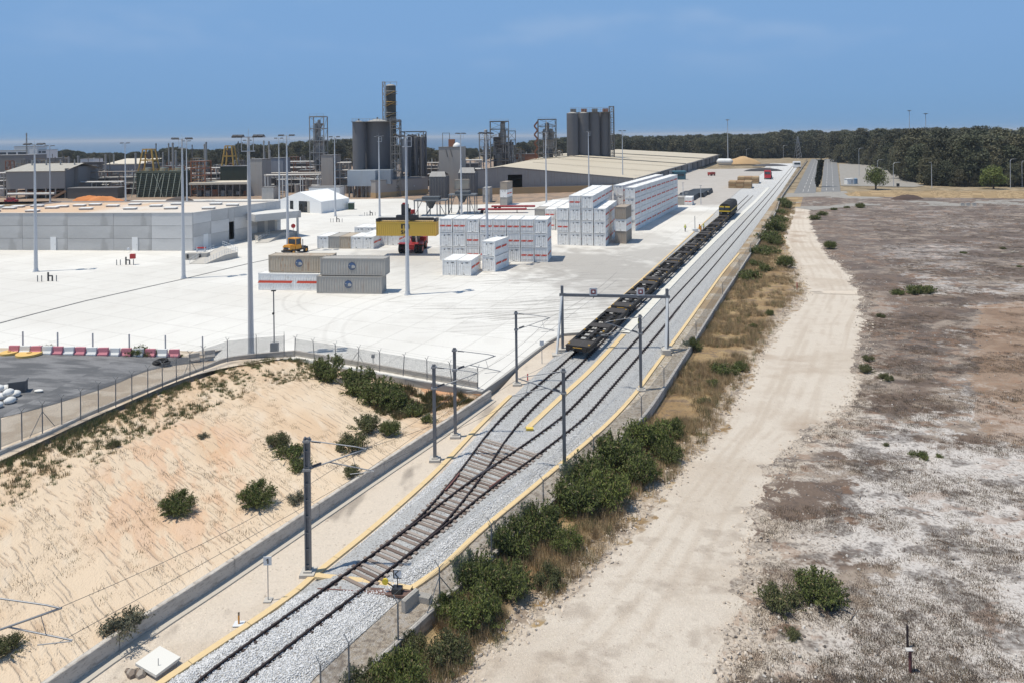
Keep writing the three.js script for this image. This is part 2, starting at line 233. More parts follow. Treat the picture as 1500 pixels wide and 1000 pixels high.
// plant ground behind the yard, roads and gravel to the right
{
  const tanT = tex(512, 512, (i, j) => { const n = fbm(i / 40, j / 40, 5), k = .9 + .2 * hash(i, j); const c = mixc(A(178, 152, 130), A(146, 130, 116), smooth(.4, .65, n)); return [c[0] * k, c[1] * k, c[2] * k]; });
  const back = P([[-80, 297], [300, 292], [520, 292], [590, 291], [640, 300], [700, 300], [790, 296], [870, 283]], YARD); const poly = [...back, V(120, 0, -700), V(-450, 0, -700)];
  structure('plant_ground', worldUV(sheet(poly, YARD + .02), 0, 0, 30, 30), new THREE.MeshStandardMaterial({ map: tanT, roughness: .97 }), 'tan bare earth under the process plant');
}
const asphaltT = tex(512, 512, (i, j) => { const n = fbm(i / 50, j / 12, 4), k = .85 + .3 * hash(i, j); const v = lerp(.15, .22, n) * k; return [v, v, v * 1.01]; });
const gravelT = tex(512, 512, (i, j) => { const n = fbm(i / 60, j / 60, 4), k = .85 + .3 * hash(i, j); const c = mixc(A(176, 172, 166), A(150, 145, 138), n); return [c[0] * k, c[1] * k, c[2] * k]; });
const ASPH = new THREE.MeshStandardMaterial({ map: asphaltT, roughness: .95 }), GRAV = new THREE.MeshStandardMaterial({ map: gravelT, roughness: .97 });
const flat = (name, px, level, m, label, s = 12) => structure(name, worldUV(sheet(P(px, level), level), 0, 0, s, s * 1.6), m, label);
flat('junction_road', [[1140, 301], [1153, 283], [1240, 280], [1246, 287], [1500, 292], [1620, 293], [1620, 302], [1380, 302], [1262, 301], [1192, 308]], RIGHT + .09, GRAV, 'grey gravel road crossing toward the right');
flat('asphalt_road', [[1163, 283.5], [1189, 233], [1203, 233], [1195, 283]], RIGHT + .1, ASPH, 'left asphalt carriageway leading to the trees');
flat('asphalt_road', [[1203, 281], [1208, 233], [1226, 233], [1232, 281]], RIGHT + .1, ASPH, 'right asphalt carriageway leading to the trees');
flat('gravel_lot', [[1232, 272], [1229, 240], [1262, 240], [1302, 247], [1322, 262], [1355, 272], [1340, 274]], RIGHT + .09, GRAV, 'grey gravel parking lot by the wood');
{ const m = M(...A(222, 220, 214), .8); for (const [a, b] of [[[1176.5, 281], [1194.8, 234]], [[1184, 281], [1198.5, 234]], [[1211, 279], [1213, 234]], [[1221, 279], [1218.6, 234]]]) { const p = G(...a, RIGHT + .105), q = G(...b, RIGHT + .105); for (let k = 0; k < 16; k += 1) structure('road_marking', sweep([p.clone().lerp(q, k / 16), p.clone().lerp(q, (k + .55) / 16)], rect(.16, .004)), m, 'painted white lane dash'); } }
const VERGE = new THREE.MeshStandardMaterial({ map: again(farTex, .08, .08), roughness: .97 }); VERGE.color.setRGB(1.15, 1.05, .9);
{ // low earth bank between the cross road and the lot
  const L = P([[1236, 283], [1290, 281], [1360, 281], [1430, 281], [1520, 281], [1640, 281]], RIGHT), q = P([[1244, 288], [1290, 289], [1360, 290.5], [1430, 291], [1520, 292], [1640, 293]], RIGHT); const rows = []; const a = resample(L, 4), b = resample(q, 4), n = 60;
  for (let i = 0; i <= n; i++) { const p = a[Math.round(i / n * (a.length - 1))], s = b[Math.round(i / n * (b.length - 1))], row = []; for (let k = 0; k <= 8; k++) { const v = p.clone().lerp(s, k / 8); v.y = RIGHT + .02 + 1.3 * Math.sin(k / 8 * Math.PI) * smooth(0, .06, i / n) * (.5 + noise(i * .3, k * .6)); row.push(v); } rows.push(row); }
  structure('earth_bank', loft(rows, false, true), VERGE, 'low dry earth bank beside the cross road');
}

// ---------------------------------------------------------------- walls and the sand embankment
const CONC = (() => { const t = tex(512, 512, (i, j) => { const n = fbm(i / 30, j / 90, 5), k = .92 + .16 * hash(i >> 1, j >> 1); let c = mixc(A(212, 205, 196), A(176, 168, 159), smooth(.4, .75, n)); if (hash(i >> 3, j >> 3) > .985) c = mixc(c, A(110, 104, 98), .6); return [c[0] * k, c[1] * k, c[2] * k]; }); const m = new THREE.MeshStandardMaterial({ map: again(t, .5, .5), roughness: .92, bumpMap: again(t, .5, .5), bumpScale: .008 }); return m; })();
const LOTWALL = P([[-70, 708, 2.6], [0, 669, 2.5], [60, 645, 2.3], [118, 617, 2.1], [170, 594, 1.9], [237, 567, 1.5], [300, 542, 1.1], [335, 529, .8], [416, 520, .5], [430, 519, .5]]);
function wallThing(name, label, pts, top, bottom, thick, seg) { // a run of cast panels with open joints
  const w = thing(name, label, 'wall'); const line = resample(pts, .8), per = Math.round(seg / .8);
  for (let i = 0; i < line.length - 1; i += per) { const run = line.slice(i, Math.min(line.length, i + per + 1)).map(p => p.clone()); if (run.length < 2) break; const d = run[run.length - 1].clone().sub(run[run.length - 2]).normalize(); run[run.length - 1].addScaledVector(d, -.03); part('wall_panel', sweep(run, [[-thick / 2, bottom], [-thick / 2, top - .02], [-thick / 2 + .02, top], [thick / 2 - .02, top], [thick / 2, top - .02], [thick / 2, bottom]].map(([o, h]) => [o, h])), CONC, w); }
  return w;
}
wallThing('retaining_wall', 'long low concrete retaining wall at the foot of the sand slope', RAILWALL.map(p => V(p.x, 0, p.z)), .9, -.5, .3, 6);
{ const foot = resample(RAILWALL, 3); structure('wall_footing', sweep(foot.map((p, i) => p.clone().addScaledVector(side(foot, i), .42).setY(0)), [[-.28, -.2], [-.28, .1], [.2, .07], [.2, -.2]]), M(...A(206, 198, 186), .9), 'narrow concrete footing along the retaining wall'); }
wallThing('boundary_wall', 'low concrete wall carrying the fence along the top of the sand slope', LOTWALL, .45, -1.2, .25, 6);
wallThing('boundary_wall', 'low concrete wall between the yard and the orange hollow', P([[431, 520, .3], [500, 532, .3], [600, 550, .3], [700, 568, .3]]), .55, -1, .25, 6);
wallThing('fence_wall', 'low concrete wall under the railway fence beside the dirt road', FENCEWALL.map(p => V(p.x, 0, p.z)), .1, -.9, .28, 8);
{
  const T = resample(P([[-75, 716, 2.75], [0, 680, 2.6], [60, 655, 2.4], [170, 604, 1.95], [300, 552, 1.2], [370, 531, .75], [428, 527, .3], [520, 545, -.1], [620, 561, -.15], [706, 577, .1]]), .6);
  const B = resample(P([[-75, 1095, .78], [60, 1003, .78], [192, 913, .78], [300, 845, .78], [399, 781, .76], [454, 745, .74], [552, 681, .7], [650, 618, .6], [712, 579, .4]]), .6);
  const nr = 150, nc = 56, rows = []; const tS = t => t < .62 ? t / .62 * .58 : .58 + (t - .62) / .38 * .42;
  const at = (a, t) => { const f = clamp(t) * (a.length - 1), i = Math.min(a.length - 2, Math.floor(f)); return a[i].clone().lerp(a[i + 1], f - i); };
  for (let i = 0; i <= nr; i++) { const s = i / nr, b = at(B, s), t = at(T, tS(s)), row = []; for (let k = 0; k <= nc; k++) { const v = k / nc, p = b.clone().lerp(t, v); const shape = Math.sin(v * Math.PI); p.y += shape * (lerp(.35, -.55, smooth(.55, .85, s))) + shape * (.5 * (fbm(p.x * .25, p.z * .25, 4) - .5) + .16 * (fbm((p.x + p.z * .35) * 1.6, (p.z - p.x * .8) * .25, 3) - .5)); row.push(p); } rows.push(row); }
  const g = loft(rows, false, true), uv = g.attributes.uv, n = nc + 1; for (let i = 0; i <= nr; i++) for (let k = 0; k < n; k++) uv.setXY(i * n + k, i / nr, k / nc);
  const cs = A(233, 211, 184), cb = A(225, 197, 166), co = A(222, 160, 114), cdk = A(168, 134, 104), cw = A(236, 219, 197);
  const t = tex(2048, 1024, (i, j) => {
    const s = i / 2048, v = j / 1024, X = s * 62, Y = v * 19; const n1 = fbm(X * .12, Y * .16, 4), n2 = fbm(X * .8, Y * .5, 4), rill = fbm((X + Y * .5) * 5.2, Y * .95 + n1 * 4, 4), spk = hash(i, j);
    let c = mixc(cs, cb, smooth(.42, .65, n1)); c = mixc(c, cw, smooth(.55, .8, n2) * .6);
    const far0 = 0; const pink = smooth(.3, 0, Math.hypot((s - .3) / .22, (v - .42) / .5) - .5); c = mixc(c, co, pink * .34 * smooth(.38, .6, n2)); const hol = smooth(.8, .9, s) * smooth(.3, .5, v) * smooth(.35, .55, n2); c = mixc(c, co, hol * .75);
    const rr1 = smooth(.6, .67, rill) * smooth(.42, .58, fbm(X * .3 + 8, Y * .3, 3)); c = mixc(c, cdk, rr1 * .34 * smooth(.35, .6, fbm(X * .7, Y * .7 + 30, 3)));
    if (spk > .985 && n2 > .45) c = mixc(c, cdk, .7); const k = .95 + .1 * hash(i + 9, j); return [c[0] * k, c[1] * k, c[2] * k];
  }); t.wrapS = t.wrapT = THREE.ClampToEdgeWrapping;
  const bt = tex(1024, 512, (i, j) => { const X = i / 1024 * 62, Y = j / 512 * 19, r = fbm((X + Y * .5) * 5.2, Y * .95 + fbm(X * .12, Y * .16, 4) * 4, 4); const v = .7 * (1 - smooth(.56, .7, r)) + .3 * hash(i, j); return [v, v, v]; }, false); bt.wrapS = bt.wrapT = THREE.ClampToEdgeWrapping;
  const o = structure('sand_embankment', g, new THREE.MeshStandardMaterial({ map: t, roughness: .98, bumpMap: bt, bumpScale: .085 }), 'eroded pale sand slope between the lot and the railway wall');
  scene.userData.bank = (s, v) => { const i = clamp(Math.round(s * nr), 0, nr), k = clamp(Math.round(v * nc), 0, nc); return rows[i][k].clone(); };
  scene.userData.bankRows = rows;
}
{ // the lot above the slope: sandy strip, dark asphalt, bank down to the yard
  const F = P([[-70, 708, 2.85], [60, 646, 2.55], [170, 596, 2.1], [300, 545, 1.35], [428, 522, .5]]), A1 = P([[-70, 630, 2.85], [60, 598, 2.55], [157, 567, 2.1], [224, 541, 1.5], [300, 529, .9]]), B1 = P([[-70, 519, 2.85], [60, 519.5, 2.55], [150, 520.5, 2.1], [240, 522, 1.5], [310, 525, .9]]);
  const C1 = B1.map(p => V(p.x - 1, p.y, p.z - 2.2)), D1 = C1.map(p => V(p.x, YARD - .05, p.z - 3));
  const rows = n => [F, A1, B1, C1, D1].map(a => { const c = new THREE.CatmullRomCurve3(a); return c.getPoints(n); });
  const g = loft(rows(30)), p = g.attributes.position; worldUV(g, 0, 0, 30, 30);
  const st = tex(512, 512, (i, j) => { const n = fbm(i / 30, j / 30, 5), k = .92 + .16 * hash(i, j); const c = mixc(A(226, 211, 192), A(202, 184, 162), smooth(.4, .65, n)); return [c[0] * k, c[1] * k, c[2] * k]; });
  structure('lot_ground', g, new THREE.MeshStandardMaterial({ map: st, roughness: .97 }), 'sandy ground around the dark lot');
  const at2 = tex(512, 512, (i, j) => { const n = fbm(i / 70, j / 22, 5), k = .8 + .4 * hash(i, j); const c = mixc(A(104, 105, 108), A(140, 140, 142), smooth(.35, .7, n)); return [c[0] * k, c[1] * k, c[2] * k]; });
  const up = a => a.map((q, i) => V(q.x, q.y + .03, q.z)); const ga = loft([up(A1.map((q, i) => q.clone().lerp(B1[i], .01))), up(A1.map((q, i) => q.clone().lerp(B1[i], .5))), up(B1)].map(a => new THREE.CatmullRomCurve3(a).getPoints(30)));
  structure('asphalt_lot', worldUV(ga, 0, 0, 20, 20), new THREE.MeshStandardMaterial({ map: at2, roughness: .95 }), 'dark grey asphalt lot above the sand slope');
}

// ---------------------------------------------------------------- ballast, rails, sleepers
const stoneT = (() => { // light crushed stone, Voronoi cells with dark gaps
  const n = 1024, cells = 72, s = n / cells; const f = (i, j) => { const x = i / s, y = j / s, ci = Math.floor(x), cj = Math.floor(y); let a = 9, b = 9, id = 0; for (let u = -1; u <= 1; u++) for (let v = -1; v <= 1; v++) { const p = ((ci + u) % cells + cells) % cells, q = ((cj + v) % cells + cells) % cells, dx = ci + u + hash(p, q + 991) - x, dy = cj + v + hash(p + 517, q) - y, e = dx * dx + dy * dy; if (e < a) { b = a; a = e; id = hash(p * 3 + 1, q * 7 + 5); } else if (e < b) b = e; } return [Math.sqrt(b) - Math.sqrt(a), id]; };
  const buf = new Float32Array(n * n * 2); for (let j = 0; j < n; j++) for (let i = 0; i < n; i++) { const [e, id] = f(i, j); buf[(j * n + i) * 2] = e; buf[(j * n + i) * 2 + 1] = id; }
  const t = tex(n, n, (i, j) => { const e = buf[(j * n + i) * 2], id = buf[(j * n + i) * 2 + 1]; let c = mixc(A(214, 215, 216), A(250, 250, 249), id * .85 + .15 * hash(i, j)); if (id < .12) c = A(176, 172, 168); return c; });
  const b = tex(n, n, (i, j) => { const e = buf[(j * n + i) * 2], id = buf[(j * n + i) * 2 + 1], v = smooth(0, .45, e) * (.5 + .5 * id); return [v, v, v]; }, false); return [t, b];
})();
const BALLAST = new THREE.MeshStandardMaterial({ map: stoneT[0], bumpMap: stoneT[1], bumpScale: .06, roughness: .95 });
const interp = t => y => { for (let i = 0; i < t.length - 1; i++) if (y <= t[i][1] && y >= t[i + 1][1]) return lerp(t[i][0], t[i + 1][0], (t[i][1] - y) / (t[i][1] - t[i + 1][1])); return y > t[0][1] ? t[0][0] : t[t.length - 1][0]; };
const ballL = interp([[180, 1050], [250, 997], [331, 943], [410, 891], [468, 845], [563, 768], [647, 693], [710, 627], [752, 580], [797, 537], [845, 491], [890, 449], [950, 393], [1041, 308], [1095, 262], [1128, 240]]);
const ballR = interp([[410, 1050], [462, 992], [520, 938], [590, 875], [648, 829], [700, 779], [783, 709], [884, 623], [932, 572], [954, 539], [971, 520], [1000, 480], [1041, 421], [1057, 399], [1080, 371], [1108, 332], [1132, 298], [1145, 281], [1172, 240]]);
function ballastHeight(dl, dr) { return .22 * smooth(0, .95, dl) * smooth(0, .95, dr); }
{
  const rows = []; for (let y = 1050; y > 240; y -= y > 500 ? 5 : y > 330 ? 2.5 : 1.2) { const a = G(ballL(y), y), b = G(ballR(y), y), w = a.distanceTo(b), row = []; for (let k = 0; k <= 26; k++) { const t = k / 26, p = a.clone().lerp(b, t); p.y = .03 + ballastHeight(t * w, (1 - t) * w) + .03 * (noise(p.x * 1.7, p.z * 1.7) - .5); row.push(p); } rows.push(row); }
  const g = loft(rows, false, true); structure('ballast', worldUV(g, 0, 0, 4.3, 4.3), BALLAST, 'light grey crushed stone ballast under the tracks');
}
{ // loose stones over the near ballast
  const g = new THREE.DodecahedronGeometry(.038, 0), n = 21000, m = new THREE.MeshStandardMaterial({ roughness: .95 }), im = new THREE.InstancedMesh(g, m, n), q = new THREE.Object3D(), c = new THREE.Color(), r = rng(5); let k = 0;
  const toeZ = -G(500, 861, .4).z, endZ = -G(775, 658, .4).z; while (k < n) { const y = 1040 - Math.pow(r(), .8) * 420, x = lerp(ballL(y), ballR(y), r()), p = G(x, y), w = G(ballL(y), y).distanceTo(G(ballR(y), y)), t = p.distanceTo(G(ballL(y), y)); if (-p.z > toeZ && -p.z < endZ && Math.abs(p.x - trackBX(-p.z) + .5) < 2.5) continue; q.position.set(p.x, .035 + ballastHeight(t, w - t) + r() * .02, p.z); q.rotation.set(r() * 6, r() * 6, r() * 6); const s = .45 + r() * .65; q.scale.set(s * (1 + r() * .6), s * .8, s); q.updateMatrix(); im.setMatrixAt(k, q.matrix); const v = .58 + .14 * r(); im.setColorAt(k, c.setRGB(v, v, v * 1.01)); k++; }
  im.name = 'ballast_stones'; tag(im, 'loose light grey ballast stones heaped along the near track', 'ballast'); im.userData.kind = 'stuff'; scene.add(im);
}
const GAUGE = 1.74, RAILDARK = M(.026, .016, .017, .75), RAILRUST = M(.16, .07, .06, .8), SLEEPER = M(...A(150, 136, 127), .95), SLEEPERD = M(...A(122, 106, 98), .95), SLEEPERL = M(...A(174, 163, 155), .95), RAILTOP = M(.10, .085, .085, .45, { metalness: .6 });
const lineA = resample(TRACK_A, .62), lineB = resample(TRACK_B, .62);
const railProfile = o => [[o - .1, -.18], [o - .09, -.14], [o - .02, -.12], [o - .02, -.05], [o - .05, -.04], [o - .045, 0], [o + .045, 0], [o + .05, -.04], [o + .02, -.05], [o + .02, -.12], [o + .09, -.14], [o + .1, -.18]];
const sleeperG = new THREE.BoxGeometry(1, .14, .19), sleeperP = (() => { const g = new THREE.BoxGeometry(1, .14, .24); return g; })();
function putSleeper(p, dir, len, y, m, parent) { const o = new THREE.Mesh(sleeperG, m); o.name = 'sleeper'; o.position.set(p.x, y, p.z); o.rotation.y = Math.atan2(-dir.z, dir.x); o.scale.x = len; parent.add(o); }
function fastenings(line, parent) { const gs = []; line.forEach((p, i) => { if (-p.z > 95) return; const s = side(line, i); for (const o of [-1, 1]) for (const e of [-.13, .13]) { const v = p.clone().addScaledVector(s, o * GAUGE / 2 + e); gs.push(bx(.16, .07, .16, v.x, .26, v.z, Math.atan2(-s.z, s.x))); } }); const o = part('rail_fastenings', gs, M(.05, .036, .034, .85), parent); o.userData.kind = 'stuff'; }
{
  const b = thing('railway_track', 'main track running straight on past the wagons to the trees', 'railway track');
  for (const s of [-1, 1]) part('rail', sweep(lineB, railProfile(s * GAUGE / 2)), RAILDARK, b);
  const toe = lineB.findIndex(p => -p.z > -G(505, 858, .4).z), end = lineB.findIndex(p => -p.z > -G(772, 661, .4).z);
  const nearA = p => { let best = lineA[0], e = 1e9; for (const q of lineA) { const d = (q.x - p.x) ** 2 + (q.z - p.z) ** 2; if (d < e) { e = d; best = q; } } return best; };
  lineB.forEach((p, i) => { const s = side(lineB, i); if (i < toe) putSleeper(p, s, 2.7, .17, i % 3 ? SLEEPER : SLEEPERD, b); else if (i < end) { for (const f of [i % 3 === 2 ? .2 : 0, ...(i % 3 === 1 ? [.6] : [])]) { const pp = p.clone().lerp(lineB[i + 1], f), q = nearA(pp), off = -q.z < -pp.z - 1.5 ? 0 : q.clone().sub(pp).dot(s), c = pp.clone().addScaledVector(s, off / 2); putSleeper(c, s, 2.35 + Math.abs(off), .235 + .008 * (i % 2), [SLEEPER, SLEEPERD, SLEEPER, SLEEPERL][(i * 2 + (f ? 1 : 0)) % 4], b); } } else if (-p.z < 66) putSleeper(p, s, 2.6, .165, SLEEPER, b); });
  fastenings(lineB, b);
  const chk = (line, a, z, o) => { const i0 = line.findIndex(p => -p.z > -G(...a, .4).z), i1 = line.findIndex(p => -p.z > -G(...z, .4).z); return sweep(line.slice(i0, i1), railProfile(o).map(([x, y]) => [x, y + .02])); };
  part('check_rail', chk(lineB, [710, 712], [745, 684], GAUGE / 2 - .12), RAILRUST, b);
  const a = thing('railway_track', 'siding track branching left under the container wagons', 'railway track');
  for (const s of [-1, 1]) part('rail', sweep(lineA, railProfile(s * GAUGE / 2).map(([x, y]) => [x, y + .004])), RAILDARK, a);
  part('check_rail', chk(lineA, [650, 725], [672, 690], -GAUGE / 2 + .12), RAILRUST, a); fastenings(lineA.slice(30), a);
  const frog = G(708, 690, .42); part('crossing_nose', bx(.16, .1, 2.6, frog.x, .36, frog.z, -.62), RAILTOP, a);
  for (let i = 40; i < lineA.length && -lineA[i].z < 60; i++) if (-lineA[i].z > -G(772, 661, .4).z) putSleeper(lineA[i], side(lineA, i), 2.6, .165, SLEEPER, a);
}
// ochre cable-trough covers along the ballast
const OCHRE = (() => { const t = tex(256, 256, (i, j) => { const n = fbm(i / 30, j / 30, 4), k = .94 + .12 * hash(i, j); const c = mixc(A(242, 216, 164), A(228, 200, 158), n); return [c[0] * k, c[1] * k, c[2] * k]; }); return new THREE.MeshStandardMaterial({ map: t, roughness: .9 }); })();
function trough(label, px, w = .36, y = .05) { const o = thing('cable_trough', label, 'cable trough'); const l = resample(P(px, y), 1.0); for (let i = 0; i < l.length - 1; i += 3) { const run = l.slice(i, i + 4).map(p => p.clone()); if (run.length < 2) break; run[run.length - 1].lerp(run[run.length - 2], .02); part('cover_slab', sweep(run, rect(w, .12, -.06)), OCHRE, o); } return o; }
trough('ochre trough covers along the left edge of the near track', [[180, 1040], [240, 997], [321, 943], [400, 890], [438, 862], [457, 845], [552, 768], [636, 693], [700, 626], [748, 579]]);
trough('ochre trough covers along the right edge of the main track', [[602, 862], [647, 831], [700, 781], [784, 711], [886, 624], [930, 577], [953, 546], [975, 516], [1001.6, 480], [1043.6, 421], [1059.6, 399], [1083, 371]]);
trough('ochre trough covers between the two diverging tracks', [[773, 627], [827, 577], [860, 547], [914, 490]], .5, .27);
trough('ochre trough covers crossing under the rails at the points', [[462, 843], [510, 848], [555, 854], [603, 862]], .34, .2);
part('marker_block', bx(.6, .16, .3, ...G(776, 627.5, .4).toArray()), M(...A(246, 214, 96), .8), thing('yellow_marker', 'small yellow marker at the near end of the middle trough', 'marker'));
{ const l = resample(P([[915, 487.5], [979, 420], [1030, 368], [1077, 323], [1108, 294], [1126, 275]], .3), 3); const o = thing('concrete_walkway', 'narrow pale concrete strip between wagons and main track', 'walkway'); for (let i = 0; i < l.length - 1; i++) { const run = [l[i], l[i + 1].clone().lerp(l[i], .012)]; part('concrete_slab', sweep(run, rect(1.15, .3, -.24)), M(...A(236, 234, 226), .9), o); } }
{ const l = resample(P([[848, 490], [905, 440], [992, 362], [1045, 314]], YARD + .03), 6); structure('platform_edge_line', sweep(l, rect(.3, .03, -.02)), OCHRE, 'ochre line along the yard edge beside the wagons'); }

// ---------------------------------------------------------------- fences
const linkT = tex(128, 128, (i, j) => { const a = Math.abs(((i + j) % 64) - 32), b = Math.abs(((i - j + 128) % 64) - 32); const v = Math.max(smooth(23, 27, a), smooth(23, 27, b)); return [v, v, v]; }, false);
const MESHMAT = new THREE.MeshStandardMaterial({ color: 0x8d9296, roughness: .6, metalness: .3, alphaMap: again(linkT, 9, 9), transparent: true, side: THREE.DoubleSide });
const POSTM = M(.23, .24, .25, .6, { metalness: .3 });
function fence(name, label, base, height, step, tiltEvery) {
  const o = thing(name, label, 'fence'); const line = base.length > 6 && base[0].distanceTo(base[1]) < 2.2 ? base : resample(base, step); const r = rng(line.length * 7 + 3);
  line.forEach((p, i) => { const s = side(line, i), lean = tiltEvery && r() < .45 ? (r() - .35) * .5 : (r() - .5) * .05; const d = V(-s.z, 0, s.x); const top = p.clone().add(V(d.x * lean, height, d.z * lean)); const k = perMetre(p) > 6; const gs = [bar(p.clone().add(V(0, -.2, 0)), top, .04, k ? 7 : 5), bar(top, top.clone().addScaledVector(s, .28).add(V(0, .3, 0)), .024, 5), bar(top, top.clone().addScaledVector(s, -.28).add(V(0, .3, 0)), .024, 5)]; if (k && i % 9 === 3) gs.push(bar(p.clone().addScaledVector(d, 1), p.clone().add(V(0, height * .75, 0)), .025, 5), bar(p.clone().addScaledVector(d, -1), p.clone().add(V(0, height * .75, 0)), .025, 5)); part('fence_post', gs, POSTM, o); });
  part('chain_link', loft(line.map(p => [p.clone().add(V(0, .04, 0)), p.clone().add(V(0, height - .05, 0))])), MESHMAT, o);
  const w = []; for (const [h, e] of [[height + .29, .28], [height + .29, -.28], [height - .06, 0], [.1, 0]]) for (let i = 0; i < line.length - 1; i++) { const a = line[i].clone().addScaledVector(side(line, i), e).add(V(0, h, 0)), b = line[i + 1].clone().addScaledVector(side(line, i + 1), e).add(V(0, h, 0)); w.push(bar(a, b, .006, 3)); }
  part('wire', w, POSTM, o); return o;
}
fence('railway_fence', 'long chain-link fence with forked posts on the wall beside the dirt road', FENCEWALL.map(p => V(p.x, .1, p.z)), 1.75, 2.0);
fence('lot_fence', 'chain-link fence with forked posts above the sand slope', P([[-34, 672, 2.95], [0, 656, 2.95], [31.6, 643.4, 2.85], [61.6, 632, 2.75], [90, 621, 2.65], [117.6, 611, 2.55], [143.7, 600, 2.45], [169, 591.6, 2.35], [192.7, 582, 2.2], [216, 572.8, 2.05], [237.5, 565, 1.95], [258, 556.6, 1.8], [277.8, 548.8, 1.65], [297.4, 540.6, 1.5], [333, 527, 1.2], [375, 522, 1], [416, 518.5, .95]]), 2.0, 3);
fence('yard_fence', 'bent fence posts on the wall above the orange hollow', P([[431, 519, .85], [459, 524, .85], [488, 529, .85], [519, 534, .85], [546, 539, .85], [573, 544, .85], [597, 548, .85], [621, 552.5, .85], [660, 559.5, .85], [700, 567, .85]]), 1.75, 3, true);

// ---------------------------------------------------------------- overhead line
const STEEL = M(.30, .31, .33, .5, { metalness: .5 }), STEELD = M(.17, .18, .20, .55, { metalness: .4 }), INSUL = M(.03, .03, .04, .35), CONCL = M(...A(205, 200, 192), .9), WIREM = M(.10, .10, .10, .6), WHITEST = M(.62, .64, .66, .45);
const tips = {};
function catenaryPole(key, px, base, top, dir, label, twin) {
  const p = G(px, base, .1), D = -p.z, h = atDepth(px, top, D).y - .1; const o = thing('catenary_pole', label, 'catenary pole', V(p.x, .02, p.z), 0, 'overhead line poles'); const w = twin ? .24 : .24, d = twin ? .24 : .2;
  part('footing', [bx(.8, .22, .8, 0, .05, 0), bx(.45, .1, .45, 0, .2, 0)], CONCL, o);
  part('pole', twin ? [bx(.08, h, d, -w / 2, h / 2, 0), bx(.08, h, d, w / 2, h / 2, 0), bx(.22, h, .06, 0, h / 2, .0)] : [bx(w, h, .035, 0, h / 2, -d / 2), bx(w, h, .035, 0, h / 2, d / 2), bx(.03, h, d, 0, h / 2, 0)], STEELD, o);
  if (twin) { const b = []; for (let y = .5; y < h; y += .9) b.push(bx(w, .06, d * .9, 0, y, 0)); part('batten', b, STEELD, o); }
  const X = x => x * dir; const a = [bar(V(X(.1), h - .18, 0), V(X(2.7), h - .5, .1), .03), bar(V(X(.1), h - 1.75, 0), V(X(3.3), h - .62, .1), .04), bar(V(X(1.2), h - 1.36, .04), V(X(3.7), h - 1.85, .1), .03), bar(V(X(2.7), h - .5, .1), V(X(3.2), h - .62, .1), .03), bar(V(X(2.5), h - .92, .08), V(X(2.7), h - 1.62, .1), .014), bar(V(X(2.4), h - 1.98, .15), V(X(3.7), h - 1.85, .15), .02)];
  part('cantilever_arm', a, STEEL, o); part('clamp', bx(.4, .12, .36, 0, h - .18, 0), STEEL, o); part('clamp', bx(.4, .12, .36, 0, h - 1.75, 0), STEEL, o);
  const ins = []; for (const [y0, k] of [[h - .2, -.12], [h - 1.7, .36]]) for (let i = 0; i < 5; i++) { const t = .32 + i * .1; ins.push(cy(.075, .075, .05, X(t), y0 + k * t - .02, 0, 8)); } part('insulator', ins, INSUL, o);
  tips[key] = [V(p.x + X(3.2), h - .6, p.z + .1), V(p.x + X(3.0), h - 2.0, p.z + .1)]; return o;
}
catenaryPole('a', 451.5, 838, 638, 1, 'stout twin-channel overhead line pole nearest the camera', true);
catenaryPole('b', 637, 672, 532, 1, 'slim overhead line pole standing left of the points, nearer of two', false);
catenaryPole('c', 667, 638, 508, 1, 'slim overhead line pole left of the points, further of two', false);
catenaryPole('d', 757, 562, 455, 1, 'slim overhead line pole at the yard edge before the gantry', false);
catenaryPole('e', 827, 684, 538, -1, 'overhead line pole on the right of the tracks by the bushes', false);
catenaryPole('f', 939, 570, 460, -1, 'overhead line pole on the right in front of the gantry', false);
catenaryPole('z', -32, 1128, 862, 1, 'overhead line pole whose arm reaches in at the lower left corner', true);
{ const wires = (ks, label) => { const o = thing('overhead_wire', label, 'wire'); for (const j of [0, 1]) { const gs = []; for (let i = 0; i < ks.length - 1; i++) { const a = tips[ks[i]] ? tips[ks[i]][j] : ks[i][j], b = tips[ks[i + 1]] ? tips[ks[i + 1]][j] : ks[i + 1][j]; let q = a; for (let t = 1; t <= 8; t++) { const n = a.clone().lerp(b, t / 8); n.y -= (j ? .05 : .5) * Math.sin(t / 8 * Math.PI); gs.push(bar(q, n, .011, 4)); q = n; } } part(j ? 'contact_wire' : 'messenger_wire', gs, WIREM, o); } };
  const far = a => [a.clone().add(V(0, 6.3, 0)), a.clone().add(V(0, 5.3, 0))]; wires(['z', 'a', 'b', 'd', far(G(905, 470))], 'overhead wires along the left poles'); wires(['a', 'e', 'f', far(G(1000, 440))], 'overhead wires along the right poles'); }
